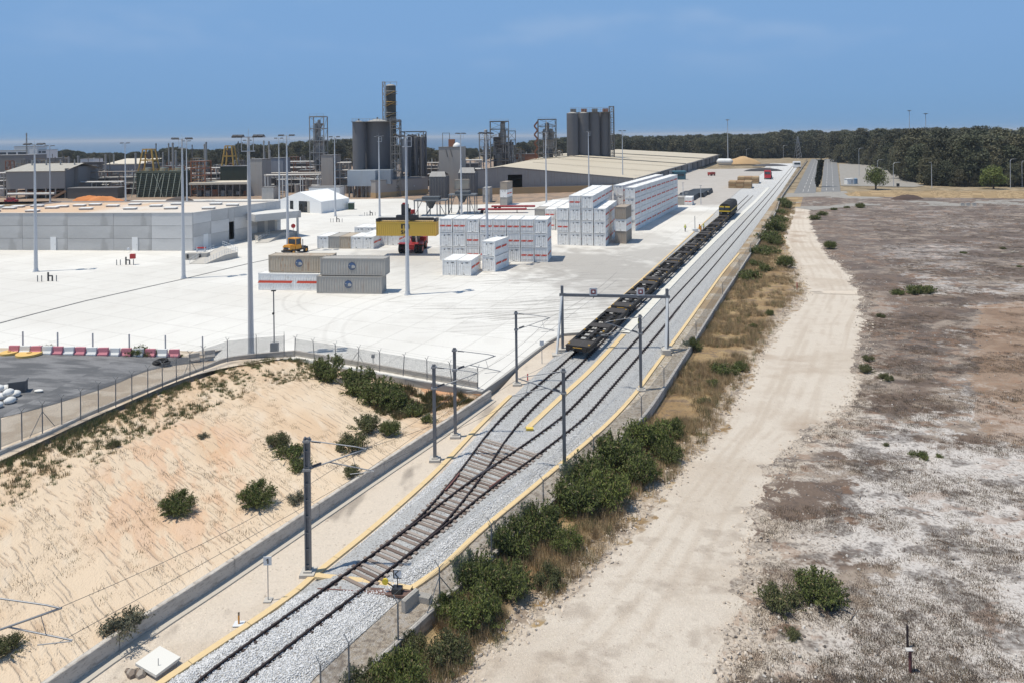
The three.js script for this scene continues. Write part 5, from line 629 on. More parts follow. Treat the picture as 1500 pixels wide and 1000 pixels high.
{ // silo house and silos
  const s = spot(509.5, 548, 250, 270, 273), o = thing('silo_house', 'blue-grey clad house under the dark silos', 'building', V(s.x, YARD, s.z), -.12), y0 = s.y - YARD; part('wall', bx(s.w + 1, s.h, 11, 0, y0 + s.h / 2, -5.5), BLUEG, o); part('side_bay', bx(6, s.h * .9, 8, s.w / 2 + 3.2, y0 + s.h * .55, -6), tint(GREYW, .7, .82, .98), o); for (let k = 0; k <= 6; k++) part('column', bx(.5, y0, .5, -s.w / 2 + s.w * k / 6, y0 / 2, -.6), FRAME, o); part('back_wall', bx(s.w, y0, .3, 0, y0 / 2, -9), GREYD, o); for (let k = 0; k < 5; k++) part('chute', cy(.3, .6, y0 * .7, -s.w / 2 + 1.4 + k * 1.9, 0, -2.4, 8), k % 2 ? RUSTF : FRAMEL, o);
  silo('dark corrugated silo, left of the pair on the silo house', 516, 534.5, 179, 251, 279, SILOM, 'dark silos of the silo house'); silo('wide dark corrugated silo, right of the pair on the silo house', 534.8, 570.5, 178.5, 251, 285, SILOM, 'dark silos of the silo house');
  const pf = spot(514, 583, 176, 276, 178.5), p = thing('silo_platform', 'railed platform on top of the dark silo pair', 'platform', V(pf.x, pf.y, pf.z)); part('deck', bx(pf.w, .25, 9, 0, .1, -4.5), FRAME, p); part('railing', [bx(pf.w, .1, .1, 0, 1.3, 0), bx(pf.w, .1, .1, 0, .7, 0), ...Array.from({ length: 14 }, (_, k) => bx(.09, 1.3, .09, -pf.w / 2 + pf.w * (k + .5) / 14, .65, 0))], FRAMEL, p);
}
frameTower('steel stair frame at the right of the dark silos', 573, 586, 176, 276, 9, FRAME, { vessels: 0, pipes: 6, floor: .8, rail: FRAMEL });
{ const s = spot(565, 579.5, 126, 292), o = thing('process_column', 'tallest dark process column rising behind the silos', 'tower', V(s.x, s.y, s.z)); part('shell', cy(s.w / 2, s.w / 2, s.h, 0, 0, 0, 22), M(.055, .055, .05, .7), o); part('dome', new THREE.SphereGeometry(s.w / 2, 18, 8).scale(1, .4, 1).translate(0, s.h, 0), FRAMEL, o); for (let k = 0; k < 5; k++) { const y = s.h * (.55 + .1 * k); part('gallery', [new THREE.TorusGeometry(s.w / 2 + .5, .12, 5, 18).rotateX(Math.PI / 2).translate(0, y, 0), cy(s.w / 2 + .7, s.w / 2 + .7, .12, 0, y - 1, 0, 18)], k % 2 ? OCH : FRAMEL, o); part('stair_flight', beam(V(-s.w / 2, y - 2, s.w / 2), V(s.w / 2, y, s.w / 2), .25), OCH, o); } part('top_frame', [bx(s.w + 1.5, .2, .2, 0, s.h + 1.6, 1), bx(.15, 1.8, .15, -s.w / 2 - .6, s.h + .8, 1), bx(.15, 1.8, .15, s.w / 2 + .6, s.h + .8, 1), bx(.15, 1.8, .15, 0, s.h + .8, 1)], FRAMEL, o); }
frameTower('narrow lift frame on the left of the tallest column', 560, 563.8, 120, 288, 14, FRAMEL, { vessels: 0, pipes: 1, floor: .1, t: .2 });
silo('pale grey silo beside the dark ribbed cluster', 587, 597.5, 204, 252, 285, SILOL, 'silos of the ribbed cluster'); for (let k = 0; k < 6; k++) silo(`dark silo of the ribbed cluster, ${ord[k]} from the left`, 597 + k * 4.6, 602 + k * 4.6, 201 - (k % 2), null, 292 + (k % 2) * 5, SILOM, 'silos of the ribbed cluster');
frameTower('pipe and rail cluster on top of the ribbed silos', 590, 622, 193, 300, 7, FRAME, { vessels: 0, pipes: 4, floor: .2, rail: FRAMEL });
{ const a = G(550, 290.5, YARD), b = G(627, 284, YARD), h = atDepth(550, 265.5, -a.z).y - YARD, d = dir2(a, b), L = a.distanceTo(b), o = thing('long_grey_shed', 'long grey clad shed with a tan base in front of the silos', 'building', a, Math.atan2(-d.z, d.x)); part('wall', bx(L, h - 2, 14, L / 2, h / 2 + 1, -7), tint(GREYW, 1.02, .98, .95), o); part('base_wall', bx(L, 2, 14.1, L / 2, 1, -7), TANW, o); part('roof', bx(L + .4, .3, 14.4, L / 2, h + .15, -7), GREYD, o); part('wall_lamp', bx(.4, .3, .3, L * .72, h * .55, .2), WHITEST, o); }
hall('grey_block_tower', 'tall windowless grey block right of the silos', 640, 677, 216, null, 286, 9, tint(GREYW, 1.06, 1.02, .98), .16, (o, w, h) => { for (const x of [-1.6, .4]) part('pipe', bar(V(x, h - .8, .2), V(x + .7, h - 4, .2), .15, 6), FRAME, o); part('dome', new THREE.SphereGeometry(1.8, 14, 8, 0, 6.3, 0, 1.6).translate(w / 2 - 2.4, h + .2, -3), WHITEB, o); part('roof_machine', [bx(2.4, 3.2, 2, .2, h + 1.8, -3)], RUSTF, o); part('roof_frame', [bx(.2, 6, .2, -w / 2 + 1, h + 3, -3), bx(.2, 6, .2, -w / 2 + 4, h + 3, -3), bx(3.2, .2, .2, -w / 2 + 2.5, h + 6, -3)], FRAME, o); });
for (const [x0, x1, yt, yb, D, l] of [[628, 653, 252, 285, 264, 'nearer'], [671, 696, 246, 280, 270, 'further']]) { const s = spot(x0, x1, yt, D, yb), o = thing('hopper_house', `dark ribbed hopper house, ${l} of two beside the grey block`, 'building', V(s.x, YARD, s.z), -.1), H2 = s.y - YARD + s.h; part('wall', bx(s.w, H2 * .82, 7, 0, H2 * .41, -3.5), tint(GREYW, .45, .47, .5), o); part('roof', loft([[V(-s.w / 2, H2 * .82, .1), V(s.w / 2, H2 * .82, .1)], [V(-s.w / 2 + .3, H2, -3), V(s.w / 2 - 1, H2, -3)], [V(-s.w / 2, H2 * .85, -7), V(s.w / 2, H2 * .85, -7)]]), GREYW, o); for (let k = 0; k < 6; k++) part('rib', bx(.15, H2 * .8, .2, -s.w / 2 + s.w * (k + .5) / 6, H2 * .4, .1), GREYD, o); }
for (const [x0, x1, yt, D, l] of [[609, 655, 293, 206, 'left'], [659, 697, 285, 210, 'right']]) { const s = spot(x0, x1, yt, D), o = thing('hopper_stand', `dark steel hopper stand on legs, ${l} of two`, 'hopper stand', V(s.x, s.y, s.z), -.08), w = s.w / 2; for (const a of [-1, -.2, .45, 1]) for (const b of [-2.4, 2.4]) part('leg', bx(.26, s.h, .26, a * w, s.h / 2, b), M(.13, .14, .15, .6), o); part('deck', bx(2 * w + .4, .35, 5.4, 0, s.h, 0), M(.13, .14, .15, .6), o); part('brace', bar(V(-w, .2, 2.4), V(-w * .5, s.h, 2.4), .1, 5), M(.2, .2, .21, .6), o); part('brace', bar(V(w, .2, 2.4), V(w * .5, s.h, 2.4), .1, 5), M(.2, .2, .21, .6), o); part('hopper', cy(.6, 2.0, 2.6, -w * .05, s.h - 2.5, 0, 4), M(.07, .08, .09, .7), o); part('chute', bar(V(-.2, s.h - 2.4, 0), V(-1.6, .3, 0), .22, 7), M(.3, .3, .31, .5), o); part('bin_rim', [bx(w * 1.1, .9, 3.6, 0, s.h + .6, 0)], M(.10, .11, .12, .7), o); }
{ const c = spot(666, 687, 263, 214, 277), o = thing('tan_tank_box', 'tan box tank standing on the right hopper stand', 'tank', V(c.x, c.y, c.z)); part('body', bx(c.w, c.h, 2.6, 0, c.h / 2, 0), TANC, o); part('frame', [bx(c.w + .1, .2, .2, 0, c.h, 1.3), bx(c.w + .1, .2, .2, 0, .1, 1.3), bx(.2, c.h, .2, -c.w / 2, c.h / 2, 1.3), bx(.2, c.h, .2, c.w / 2, c.h / 2, 1.3)], BROWNC, o); }
{ // the big pale-roofed shed
  const fp = atDepth(736, 245, 283), rp = atDepth(905, 219.5, 575), fe = atDepth(928, 262, 290), re = atDepth(1053, 227, 590), fl = atDepth(696, 250, 276), rl = atDepth(820, 226, 560); const o = thing('big_shed', 'big grey shed with a long pale ribbed roof behind the containers', 'building');
  const roofT = tex(512, 512, (i, j) => { const n = fbm(i / 30, j / 90, 5), k = .95 + .08 * hash(i, j); let c = mixc(A(226, 214, 192), A(208, 195, 172), n); return [c[0] * k, c[1] * k, c[2] * k]; }); const RM = new THREE.MeshStandardMaterial({ map: roofT, roughness: .7 });
  const seg = (a, b, t0, t1, dy) => [a.clone().lerp(b, t0).add(V(0, dy, 0)), a.clone().lerp(b, t1).add(V(0, dy, 0))];
  [[0, .44], [.445, .70], [.705, 1]].forEach(([t0, t1], k) => { const [p0, p1] = seg(fp, rp, t0, t1, k * .2), [e0, e1] = seg(fe, re, t0, t1, k * .2), [l0, l1] = seg(fl, rl, t0, t1, k * .2); for (const [x0, x1, y0, y1, nm] of [[p0, p1, e0, e1, 'roof_panel'], [l0, l1, p0, p1, 'roof_panel']]) { const g = loft([[x0, x1], [y0, y1]]); const u = g.attributes.uv; for (let i = 0; i < u.count; i++) { const px = g.attributes.position.getX(i), pz = g.attributes.position.getZ(i); u.setXY(i, -pz / 40, px / 60); } part(nm, g, RM, o); } if (k < 2) part('gutter', beam(p1.clone().add(V(0, .3, 0)), e1.clone().add(V(0, .3, 0)), .7, .35), tint(GREYW, .9, .88, .84), o); });
  for (const t of [.15, .31, .57, .85]) part('roof_seam', beam(fp.clone().lerp(rp, t).add(V(0, .22, 0)), fe.clone().lerp(re, t + .02).add(V(0, .16, 0)), .5, .1), M(...A(198, 187, 168), .8), o);
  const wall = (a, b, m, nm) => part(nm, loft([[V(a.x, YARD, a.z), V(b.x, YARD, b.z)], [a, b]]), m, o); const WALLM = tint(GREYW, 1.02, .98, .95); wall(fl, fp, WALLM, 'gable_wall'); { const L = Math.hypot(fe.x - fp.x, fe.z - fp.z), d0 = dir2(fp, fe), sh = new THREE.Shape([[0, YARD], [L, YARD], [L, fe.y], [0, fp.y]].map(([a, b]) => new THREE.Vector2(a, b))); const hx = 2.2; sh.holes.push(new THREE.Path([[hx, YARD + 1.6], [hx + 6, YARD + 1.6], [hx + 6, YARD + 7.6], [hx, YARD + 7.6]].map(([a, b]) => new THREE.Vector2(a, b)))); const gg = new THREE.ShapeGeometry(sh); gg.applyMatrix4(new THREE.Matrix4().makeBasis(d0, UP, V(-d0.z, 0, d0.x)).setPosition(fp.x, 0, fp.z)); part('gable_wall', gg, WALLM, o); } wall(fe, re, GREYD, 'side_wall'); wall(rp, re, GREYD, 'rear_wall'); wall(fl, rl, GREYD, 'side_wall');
  const d = dir2(fp, fe); part('base_wall', beam(V(fl.x, YARD + 1.3, fl.z + .3), V(fe.x, YARD + 1.3, fe.z + .3), .3, 2.6), TANW, o); part('trim', beam(fp.clone().add(V(0, .1, .1)), fe.clone().add(V(0, .1, .1)), .4, .4), GREYD, o); part('trim', beam(fl.clone().add(V(0, .1, .1)), fp.clone().add(V(0, .1, .1)), .4, .4), GREYD, o);
  
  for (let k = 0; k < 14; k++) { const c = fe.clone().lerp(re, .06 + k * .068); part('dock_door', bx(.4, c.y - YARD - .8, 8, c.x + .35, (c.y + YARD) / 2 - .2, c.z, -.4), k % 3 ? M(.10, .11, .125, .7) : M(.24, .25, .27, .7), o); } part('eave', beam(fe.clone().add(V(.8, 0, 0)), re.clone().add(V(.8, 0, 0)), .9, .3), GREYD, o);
}
frameTower('dark process block with open top deck behind the big shed', 718, 745, 178, 405, 7, FRAME, { vessels: 10, pipes: 14, floor: .9, rail: OCH, extra: (o, s, w) => { part('core_block', bx(w * 1.3, s.h * .72, w * 1.2, 0, s.h * .36, -w * .2), tint(GREYW, .3, .29, .28), o); part('dark_tank', cy(w * .62, w * .62, s.h * .62, w * .9, 0, -2, 18), M(.06, .06, .065, .7), o); part('dark_tank', cy(w * .5, w * .5, s.h * .7, -w * .2, 0, -1, 18), M(.06, .06, .065, .7), o); } }); frameTower('open pipe frame left of the dark process block', 702, 718, 194, 400, 6, FRAMEL, { vessels: 6, pipes: 9 }); frameTower('lower frame right of the dark process block', 744, 755, 192, 405, 5, FRAME, { vessels: 6, pipes: 6 });
frameTower('steel pipe tower with a rust red stair', 788, 814, 175, 425, 8, FRAME, { vessels: 6, pipes: 12, floor: .7, rail: FRAMEL, extra: (o, s, w) => { part('core_block', bx(w * 1.1, s.h * .6, w * 1.1, w * .1, s.h * .3, -w * .2), tint(GREYW, .3, .29, .3), o); for (let k = 0; k < 12; k++) part('red_stair', beam(V(-w - (k % 2 ? 2.4 : .3), s.h * k / 12.5, 1), V(-w - (k % 2 ? .3 : 2.4), s.h * (k + 1) / 12.5, 1), .35, 1), RUSTF, o); part('column_shell', cy(1.5, 1.5, s.h * .82, -w * .2, 0, 0, 14), VESSEL, o); } });
for (let k = 0; k < 4; k++) { const x0 = 830 + k * 15.9; silo(`tall dark silo in the row of four, ${ord[k]} from the left`, x0, x0 + 16.4, 166 - k * .3, null, 432 + k * 3, SILOM, 'row of four tall dark silos'); }
{ const s = spot(834, 897, 158, 436, 165), o = thing('silo_gantry', 'railed steel gantry along the tops of the four tall silos', 'platform', V(s.x, s.y, s.z)); part('deck', bx(s.w, .3, 5, 0, .2, 0), FRAME, o); part('railing', [bx(s.w, .15, .15, 0, s.h, 2.4), bx(s.w, .12, .12, 0, s.h * .55, 2.4), ...Array.from({ length: 16 }, (_, k) => bx(.12, s.h, .12, -s.w / 2 + s.w * (k + .5) / 16, s.h / 2, 2.4))], FRAMEL, o); for (let k = 0; k < 4; k++) part('filter_box', bx(3.4, 2.2, 2.6, -s.w / 2 + s.w * (k + .5) / 4 - 1, 1.4, 0), k % 2 ? RUSTF : FRAME, o); } frameTower('elevator frame at the right end of the four silos', 892.5, 899, 156, 438, 12, FRAME, { vessels: 0, pipes: 3, floor: .5, rail: OCH });
{ // clutter between the larger structures
  const list = [[120, 200, 250, 330], [210, 275, 238, 345], [276, 330, 236, 340], [330, 395, 236, 350], [396, 455, 232, 360], [484, 512, 232, 345], [10, 110, 236, 360], [640, 705, 232, 380], [752, 790, 222, 440], [812, 832, 220, 440]]; let id = 0;
  for (const [a, b, yt, D] of list) { const n = Math.round((b - a) / 7.5); for (let k = 0; k < n; k++) { const x0 = a + (b - a) * k / n, w = 5 + q5() * 7, dd = D + q5() * 30; frameTower(`small process frame number ${''}among the pipe racks, about ${Math.round(x0 / 15)} parts across from the left`.replace('number among', 'among').replace(/about \d+ parts across from the left/, `${['rusty', 'grey', 'pale', 'dark'][id % 4]} ${['low', 'tall', 'narrow', 'wide', 'squat'][id % 5]} one, ${id < 10 ? ord[id] : ord[Math.floor(id / 10) - 1] + ' run ' + ord[id % 10]} from the left`), x0, x0 + w, yt - 4 + q5() * 18, dd, 3 + Math.floor(q5() * 2), [RUSTF, FRAMEL, FRAME, FRAME][id % 4], { vessels: 5, pipes: 5, name: 'process_frame', t: .36 }); id++; } }
}
{ // low machine houses and tanks filling the plant
  const r = rng(717), spots2 = [[115, 136, 270, 300], [138, 160, 262, 306], [160, 180, 272, 298], [180, 199, 258, 304], [-20, 8, 262, 300], [268, 284, 262, 296], [304, 322, 256, 318], [322, 345, 260, 318], [345, 361, 255, 322], [387, 402, 262, 298], [402, 420, 252, 318], [420, 440, 262, 300], [436, 456, 250, 322], [456, 468, 264, 296], [488, 500, 256, 300], [498, 511, 264, 292], [208, 230, 240, 330], [232, 262, 244, 330], [392, 410, 240, 350], [424, 452, 240, 356], [624, 640, 244, 330], [678, 700, 240, 340], [756, 786, 226, 460], [68, 92, 232, 400], [120, 148, 238, 400]];
  spots2.forEach(([x0, x1, yt, D], k) => { const m = [tint(GREYW, .5, .46, .42), tint(GREYW, .34, .33, .33), RUSTF, tint(GREYW, .75, .7, .64), tint(GREYW, .28, .26, .25)][k % 5]; const o = hall('machine_house', `${['brownish', 'dark grey', 'rust red', 'grey', 'blackish'][k % 5]} low machine house in the plant, ${along2[k]} along the racks`, x0, x1, yt, null, D, 6, m, 0, (q, w, h) => { for (let j = 0; j < 3; j++) part('roof_pipe', [bar(V(-w * .3 + j * w * .3, h, -2), V(-w * .3 + j * w * .3, h + 1.5 + r() * 2.5, -2), .2, 6)], j % 2 ? PIPEW : PIPED, q); part('tank', cy(w * .16, w * .16, h * .6, w * .3, 0, 1.6, 12), [VESSEL, PIPEW, FRAMEL][k % 3], q); part('wall_pipe', bar(V(-w / 2, h * .6, .4), V(w / 2, h * .6, .4), .25, 7), k % 2 ? PIPEW : PIPED, q); part('wall_pipe', bar(V(-w / 2, h * .35, .5), V(w / 2, h * .35, .5), .18, 7), k % 2 ? PIPED : VESSEL, q); }); });
}
// sand heaps and odds and ends
function heap(name, label, px, py, lv, rx, rz, h, col, seed) { const g = new THREE.SphereGeometry(1, 28, 12, 0, Math.PI * 2, 0, Math.PI / 2), p = g.attributes.position; for (let i = 0; i < p.count; i++) { const x = p.getX(i), y = p.getY(i), z = p.getZ(i), r = Math.hypot(x, z), n = .7 + .6 * fbm(x * 2 + seed, z * 2, 4); p.setXYZ(i, x * rx * (.9 + .2 * n), Math.pow(y, 1.5) * h * n - .05, z * rz * (.9 + .2 * n)); } g.computeVertexNormals(); const c = G(px, py, lv); const o = new THREE.Mesh(g, M(...col, .97)); o.name = numbered(name); o.position.copy(c); scene.add(o); tag(o, label, name.replace('_', ' ')); return o; }
heap('sand_heap', 'orange sand heap behind the flat building, left peak', 128, 296.5, YARD, 5.5, 3, 2.6, A(222, 142, 84), 1); heap('sand_heap', 'orange sand heap behind the flat building, right peak', 150, 296.5, YARD, 6.5, 3, 2.6, A(226, 148, 90), 4); heap('sand_heap', 'low orange tail of the sand heap', 166, 296.5, YARD, 4, 2.4, 1.5, A(222, 146, 92), 8); heap('soil_heap', 'dark soil heap before the green cooling tower', 262, 294.5, YARD, 5, 3, 1.6, A(88, 80, 76), 3);
heap('sand_heap', 'tan sand heap at the far end of the yard', 1088, 240, YARD, 13, 8, 5, A(206, 172, 128), 6); heap('brush_pile', 'dark brush pile beside the gravel cross road', 1329, 292.5, RIGHT, 5.4, 2.2, 1.6, A(92, 76, 70), 12); heap('rubble_heap', 'dark tarpaulin heap beyond the wagons', 1128, 243, YARD, 12, 5, 1.4, A(84, 84, 88), 2); heap('rubble_heap', 'long dark spoil heap behind the red truck', 1118, 250.5, YARD, 11, 4, 1.8, A(70, 70, 74), 9);

// ---------------------------------------------------------------- vegetation
const q6 = rng(606);
const LEAF = new THREE.MeshStandardMaterial({ vertexColors: true, roughness: .75, side: THREE.DoubleSide }), LEAFB = new THREE.MeshPhysicalMaterial({ vertexColors: true, roughness: .9, side: THREE.DoubleSide, transmission: .22, thickness: 0 }), BARK = M(.10, .075, .055, .95), WOODY = M(.16, .115, .085, .95);
function leafGeo(n, place, len, wid, hue, up = .2) { // n leaves, each a folded diamond of two triangles
  const pos = new Float32Array(n * 18), col = new Float32Array(n * 18), v = new THREE.Vector3(), a = new THREE.Vector3(), b = new THREE.Vector3();
  for (let k = 0; k < n; k++) { const p = place(k); a.set(q6() - .5, q6() - .5 + up, q6() - .5).normalize(); b.set(q6() - .5, q6() - .5, q6() - .5).cross(a).normalize(); const l = len * (.6 + .8 * q6()), w = wid * (.6 + .8 * q6()); const pts = [[0, 0], [.5, .5], [.5, -.5], [1, 0]]; const P4 = pts.map(([s, t]) => v.copy(p).addScaledVector(a, (s - .5) * l).addScaledVector(b, t * w).toArray().slice()); const c = hue(p); [0, 1, 2, 2, 1, 3].forEach((id, i) => { for (let q = 0; q < 3; q++) { pos[k * 18 + i * 3 + q] = P4[id][q]; col[k * 18 + i * 3 + q] = c[q]; } }); }
  const g = new THREE.BufferGeometry(); g.setAttribute('position', new THREE.BufferAttribute(pos, 3)); g.setAttribute('color', new THREE.BufferAttribute(col, 3)); g.computeVertexNormals(); return g;
}
const inBall = () => { let x, y, z; do { x = q6() * 2 - 1; y = q6() * 2 - 1; z = q6() * 2 - 1; } while (x * x + y * y + z * z > 1); return V(x, y, z); };
function lobes(n, sx, sy, spread) { return Array.from({ length: n }, () => { const a = q6() * 6.283, r = spread * Math.sqrt(q6()); return { c: V(Math.cos(a) * r * sx, sy * (.35 + .5 * q6()), Math.sin(a) * r * sx), r: .28 + .26 * q6() }; }); }
function bushProto(seedTone, n, len, wid, flat) {
  const L = lobes(9, 1, flat, .62), spikes = Array.from({ length: 26 }, () => { const a = q6() * 6.283, e = .25 + q6() * 1.1; return V(Math.cos(a) * Math.cos(e), Math.sin(e) * flat * 1.15, Math.sin(a) * Math.cos(e)); });
  const place = k => { if (k % 5 === 0) { const s = spikes[k % 26 === 0 ? 0 : Math.floor(q6() * 26)], t = .45 + .62 * q6(); return V(s.x * t, Math.max(.02, s.y * t), s.z * t).addScaledVector(inBall(), .06); } const b = L[Math.floor(q6() * L.length)], d = inBall(); const m = Math.pow(q6(), .35) / Math.max(.2, d.length()); const p = b.c.clone().addScaledVector(d, b.r * Math.min(1.05, d.length() * m)); p.y = Math.max(.02, p.y); return p; };
  const hue = p => { const t = q6(), k = .75 + .5 * q6(); const c = mixc(seedTone[0], seedTone[1], t); return q6() < .09 ? [.22 * k, .17 * k, .09 * k] : [c[0] * k, c[1] * k, c[2] * k]; };
  const fol = leafGeo(n, place, len, wid, hue, .5), st = []; for (let k = 0; k < 20; k++) { const s = spikes[k], e = k % 3 ? .75 : 1.12; st.push(bar(V(s.x * .04, -.05, s.z * .04), V(s.x * e, s.y * e, s.z * e), .02, 4, .005)); } return { fol, st: join(st) };
}
const TONE = { dark: [[.064, .086, .018], [.13, .158, .034]], mid: [[.082, .108, .02], [.16, .19, .038]], olive: [[.10, .108, .034], [.105, .118, .045]], grey: [[.085, .092, .058], [.15, .15, .10]], fresh: [[.075, .105, .022], [.13, .155, .04]] };
const BUSH = { big: [0, 1, 2].map(() => bushProto(TONE.dark, 7600, .105, .036, .95)), olive: [0, 1].map(() => bushProto(TONE.olive, 4600, .12, .038, .8)), fresh: [0, 1].map(() => bushProto(TONE.mid, 6400, .11, .034, .9)), low: [0, 1].map(() => bushProto(TONE.dark, 2200, .15, .05, .6)), grey: [bushProto(TONE.grey, 1500, .17, .05, .55)] }, made = {};
function bush(kind, px, py, rpx, level, label, hs = 1, pos) { const set = BUSH[kind], k = Math.floor(q6() * set.length), p = pos || G(px, py, level), r = rpx / perMetre(p); let o; const key = kind + k; if (!made[key]) { o = thing('bush', label, 'bush', p, q6() * 6.28); const f = new THREE.Mesh(set[k].fol, LEAFB); f.name = 'foliage'; o.add(f); const s = new THREE.Mesh(set[k].st, WOODY); s.name = 'stems'; o.add(s); made[key] = o; } else o = dup(made[key], p, q6() * 6.28, label); o.scale.set(r, r * hs, r); return o; }
const along = ['first', 'second', 'third', 'fourth', 'fifth', 'sixth', 'seventh', 'eighth', 'ninth', 'tenth', 'eleventh', 'twelfth', 'thirteenth', 'fourteenth', 'fifteenth', 'sixteenth', 'seventeenth', 'eighteenth', 'nineteenth', 'twentieth'];
// thicket between the fence and the dirt road, from near to far
[[530, 1012, 34, 'olive'], [588, 1010, 44, 'fresh'], [600, 962, 28, 'olive'], [655, 975, 36, 'olive'], [652, 902, 26, 'fresh'], [700, 918, 42, 'fresh'], [694, 862, 40, 'big'], [742, 872, 38, 'big'], [746, 815, 40, 'big'], [805, 858, 24, 'olive'], [792, 786, 38, 'big'], [828, 808, 26, 'fresh'], [842, 750, 40, 'big'], [858, 714, 38, 'big'], [893, 738, 40, 'fresh'], [905, 688, 42, 'big'], [935, 706, 32, 'big'], [952, 662, 38, 'fresh'], [978, 674, 24, 'big'], [984, 640, 22, 'big']].forEach(([x, y, r, k], i) => bush(k, x, y, r * 1.12, RIGHT, `dark leafy bush in the thicket between fence and dirt road, ${along[i]} from the near end`, 1.05));
[[1013, 513, 18], [1062, 548, 24], [1046, 566, 14], [1085, 542, 13], [1098, 410, 21], [1120, 398, 15], [1151, 392, 17], [1128, 354, 24], [1114, 374, 19], [1136, 340, 20], [1127, 372, 18], [1141, 326, 16], [1151, 306, 12], [1148, 297, 11], [1104, 480, 9], [1128, 462, 8], [1032, 590, 12], [1108, 390, 13], [1135, 360, 15], [1146, 314, 11]].forEach(([x, y, r], i) => bush(i % 3 ? 'low' : 'big', x, y, r, RIGHT, `green shrub among dry grass by the fence, ${along[i]} listed uphill from the thicket`, .95));
[[1198, 880, 44, 'big', 'large round bush at the lower right of the heath'], [1142, 890, 36, 'olive', 'lower grey-green bush left of the large round one'], [1358, 430, 18, 'low', 'dark bush in the row on the heath, right'], [1340, 431, 20, 'low', 'dark bush in the row on the heath, middle'], [1315, 432, 13, 'low', 'dark bush in the row on the heath, left'], [1347, 671, 16, 'low', 'small bush on the middle of the heath'], [1377, 671, 9, 'low', 'tiny bush right of the small mid-heath bush'], [1298, 653, 6, 'olive', 'tiny tuft bush left of the mid-heath bush'], [1270, 545, 13, 'olive', 'olive bush at the edge of the road bend'], [1299, 557, 12, 'olive', 'olive bush below the one at the road bend'], [1272, 528, 10, 'olive', 'olive bush above the one at the road bend'], [1218, 365, 12, 'big', 'round bush beside the narrow bend of the road'], [1194, 322, 11, 'low', 'dark bush at the head of the dirt road, left'], [1205, 316, 10, 'low', 'dark bush at the head of the dirt road, right'], [1222, 308, 6, 'low', 'small dark bush by the junction'], [1261, 305, 8, 'big', 'round bush on the edge of the gravel road'], [1241, 305, 5, 'low', 'tiny bush on the edge of the gravel road'], [1291, 466, 8, 'olive', 'pale tuft on the heath above the bush row'], [1412, 372, 6, 'low', 'small dark bush far out on the heath'], [1470, 366, 5, 'olive', 'yellowish tuft by the pale log on the heath'], [1494, 392, 5, 'low', 'dark tuft at the right edge of the heath'], [1160, 935, 16, 'olive', 'straggly olive tuft below the paired bushes']].forEach(([x, y, r, k, l]) => bush(k, x, y, r, RIGHT, l, .9));
// bushes on the sand slope, found by walking the surface
function onBank(px, py) { const rows = scene.userData.bankRows; let best = null, e = 1e9; for (const row of rows) for (const p of row) { const d = -p.z, x = p.x / d, y = (p.y - EYE) / d, u = x * cr + y * sr, w = -x * sr + y * cr, sx = CENTRE_X + u * FOCAL, sy = CENTRE_Y - w * FOCAL, q = (sx - px) ** 2 + (sy - py) ** 2; if (q < e) { e = q; best = p; } } return best.clone(); }
[[478, 556, 30, 'big', 'dark bush at the top of the hollow by the yard wall'], [524, 575, 32, 'big', 'large dark bush in the hollow, left part'], [552, 592, 36, 'big', 'large dark bush in the hollow, middle part'], [580, 600, 26, 'big', 'large dark bush in the hollow, right part'], [604, 608, 20, 'low', 'low shrub at the right end of the hollow'], [534, 630, 24, 'olive', 'olive bush below the hollow'], [572, 634, 19, 'big', 'round bush right of the olive one below the hollow'], [404, 655, 20, 'olive', 'upper end of the long shrub on the sand slope'], [424, 668, 24, 'low', 'middle of the long shrub on the sand slope'], [440, 684, 20, 'low', 'lower end of the long shrub on the sand slope'], [514, 655, 24, 'olive', 'sparse bush behind the twin-channel pole'], [377, 738, 28, 'big', 'dark round bush midway down the sand slope'], [259, 750, 26, 'big', 'dark round bush alone on the left of the sand slope'], [432, 733, 18, 'grey', 'low grey plant above the retaining wall'], [515, 697, 15, 'olive', 'small bush beside the retaining wall'], [182, 915, 34, 'grey', 'grey-green plant spilling over the retaining wall'], [8, 960, 24, 'olive', 'dark bush at the lower left corner'], [164, 655, 10, 'olive', 'small tuft on the upper sand slope'], [300, 640, 10, 'grey', 'small grey tuft under the lot wall'], [630, 617, 14, 'low', 'creeping shrub by the retaining wall end']].forEach(([x, y, r, k, l]) => bush(k, x, y, r * 1.12, 0, l, k === 'grey' ? .7 : .9, onBank(x, y)));
[[20, 516, 9, 2.7, 'red-brown bush behind the first red barrier'], [65, 514, 13, 2.55, 'thin bush behind the white barriers, left'], [200, 519, 18, 1.8, 'spreading bush behind the red barriers, middle'], [222, 520, 12, 1.7, 'low bush right of the spreading one behind the barriers'], [264, 523, 6, 1.2, 'tiny bush at the last red barrier']].forEach(([x, y, r, l, t]) => bush('low', x, y, r, l, t, .9));
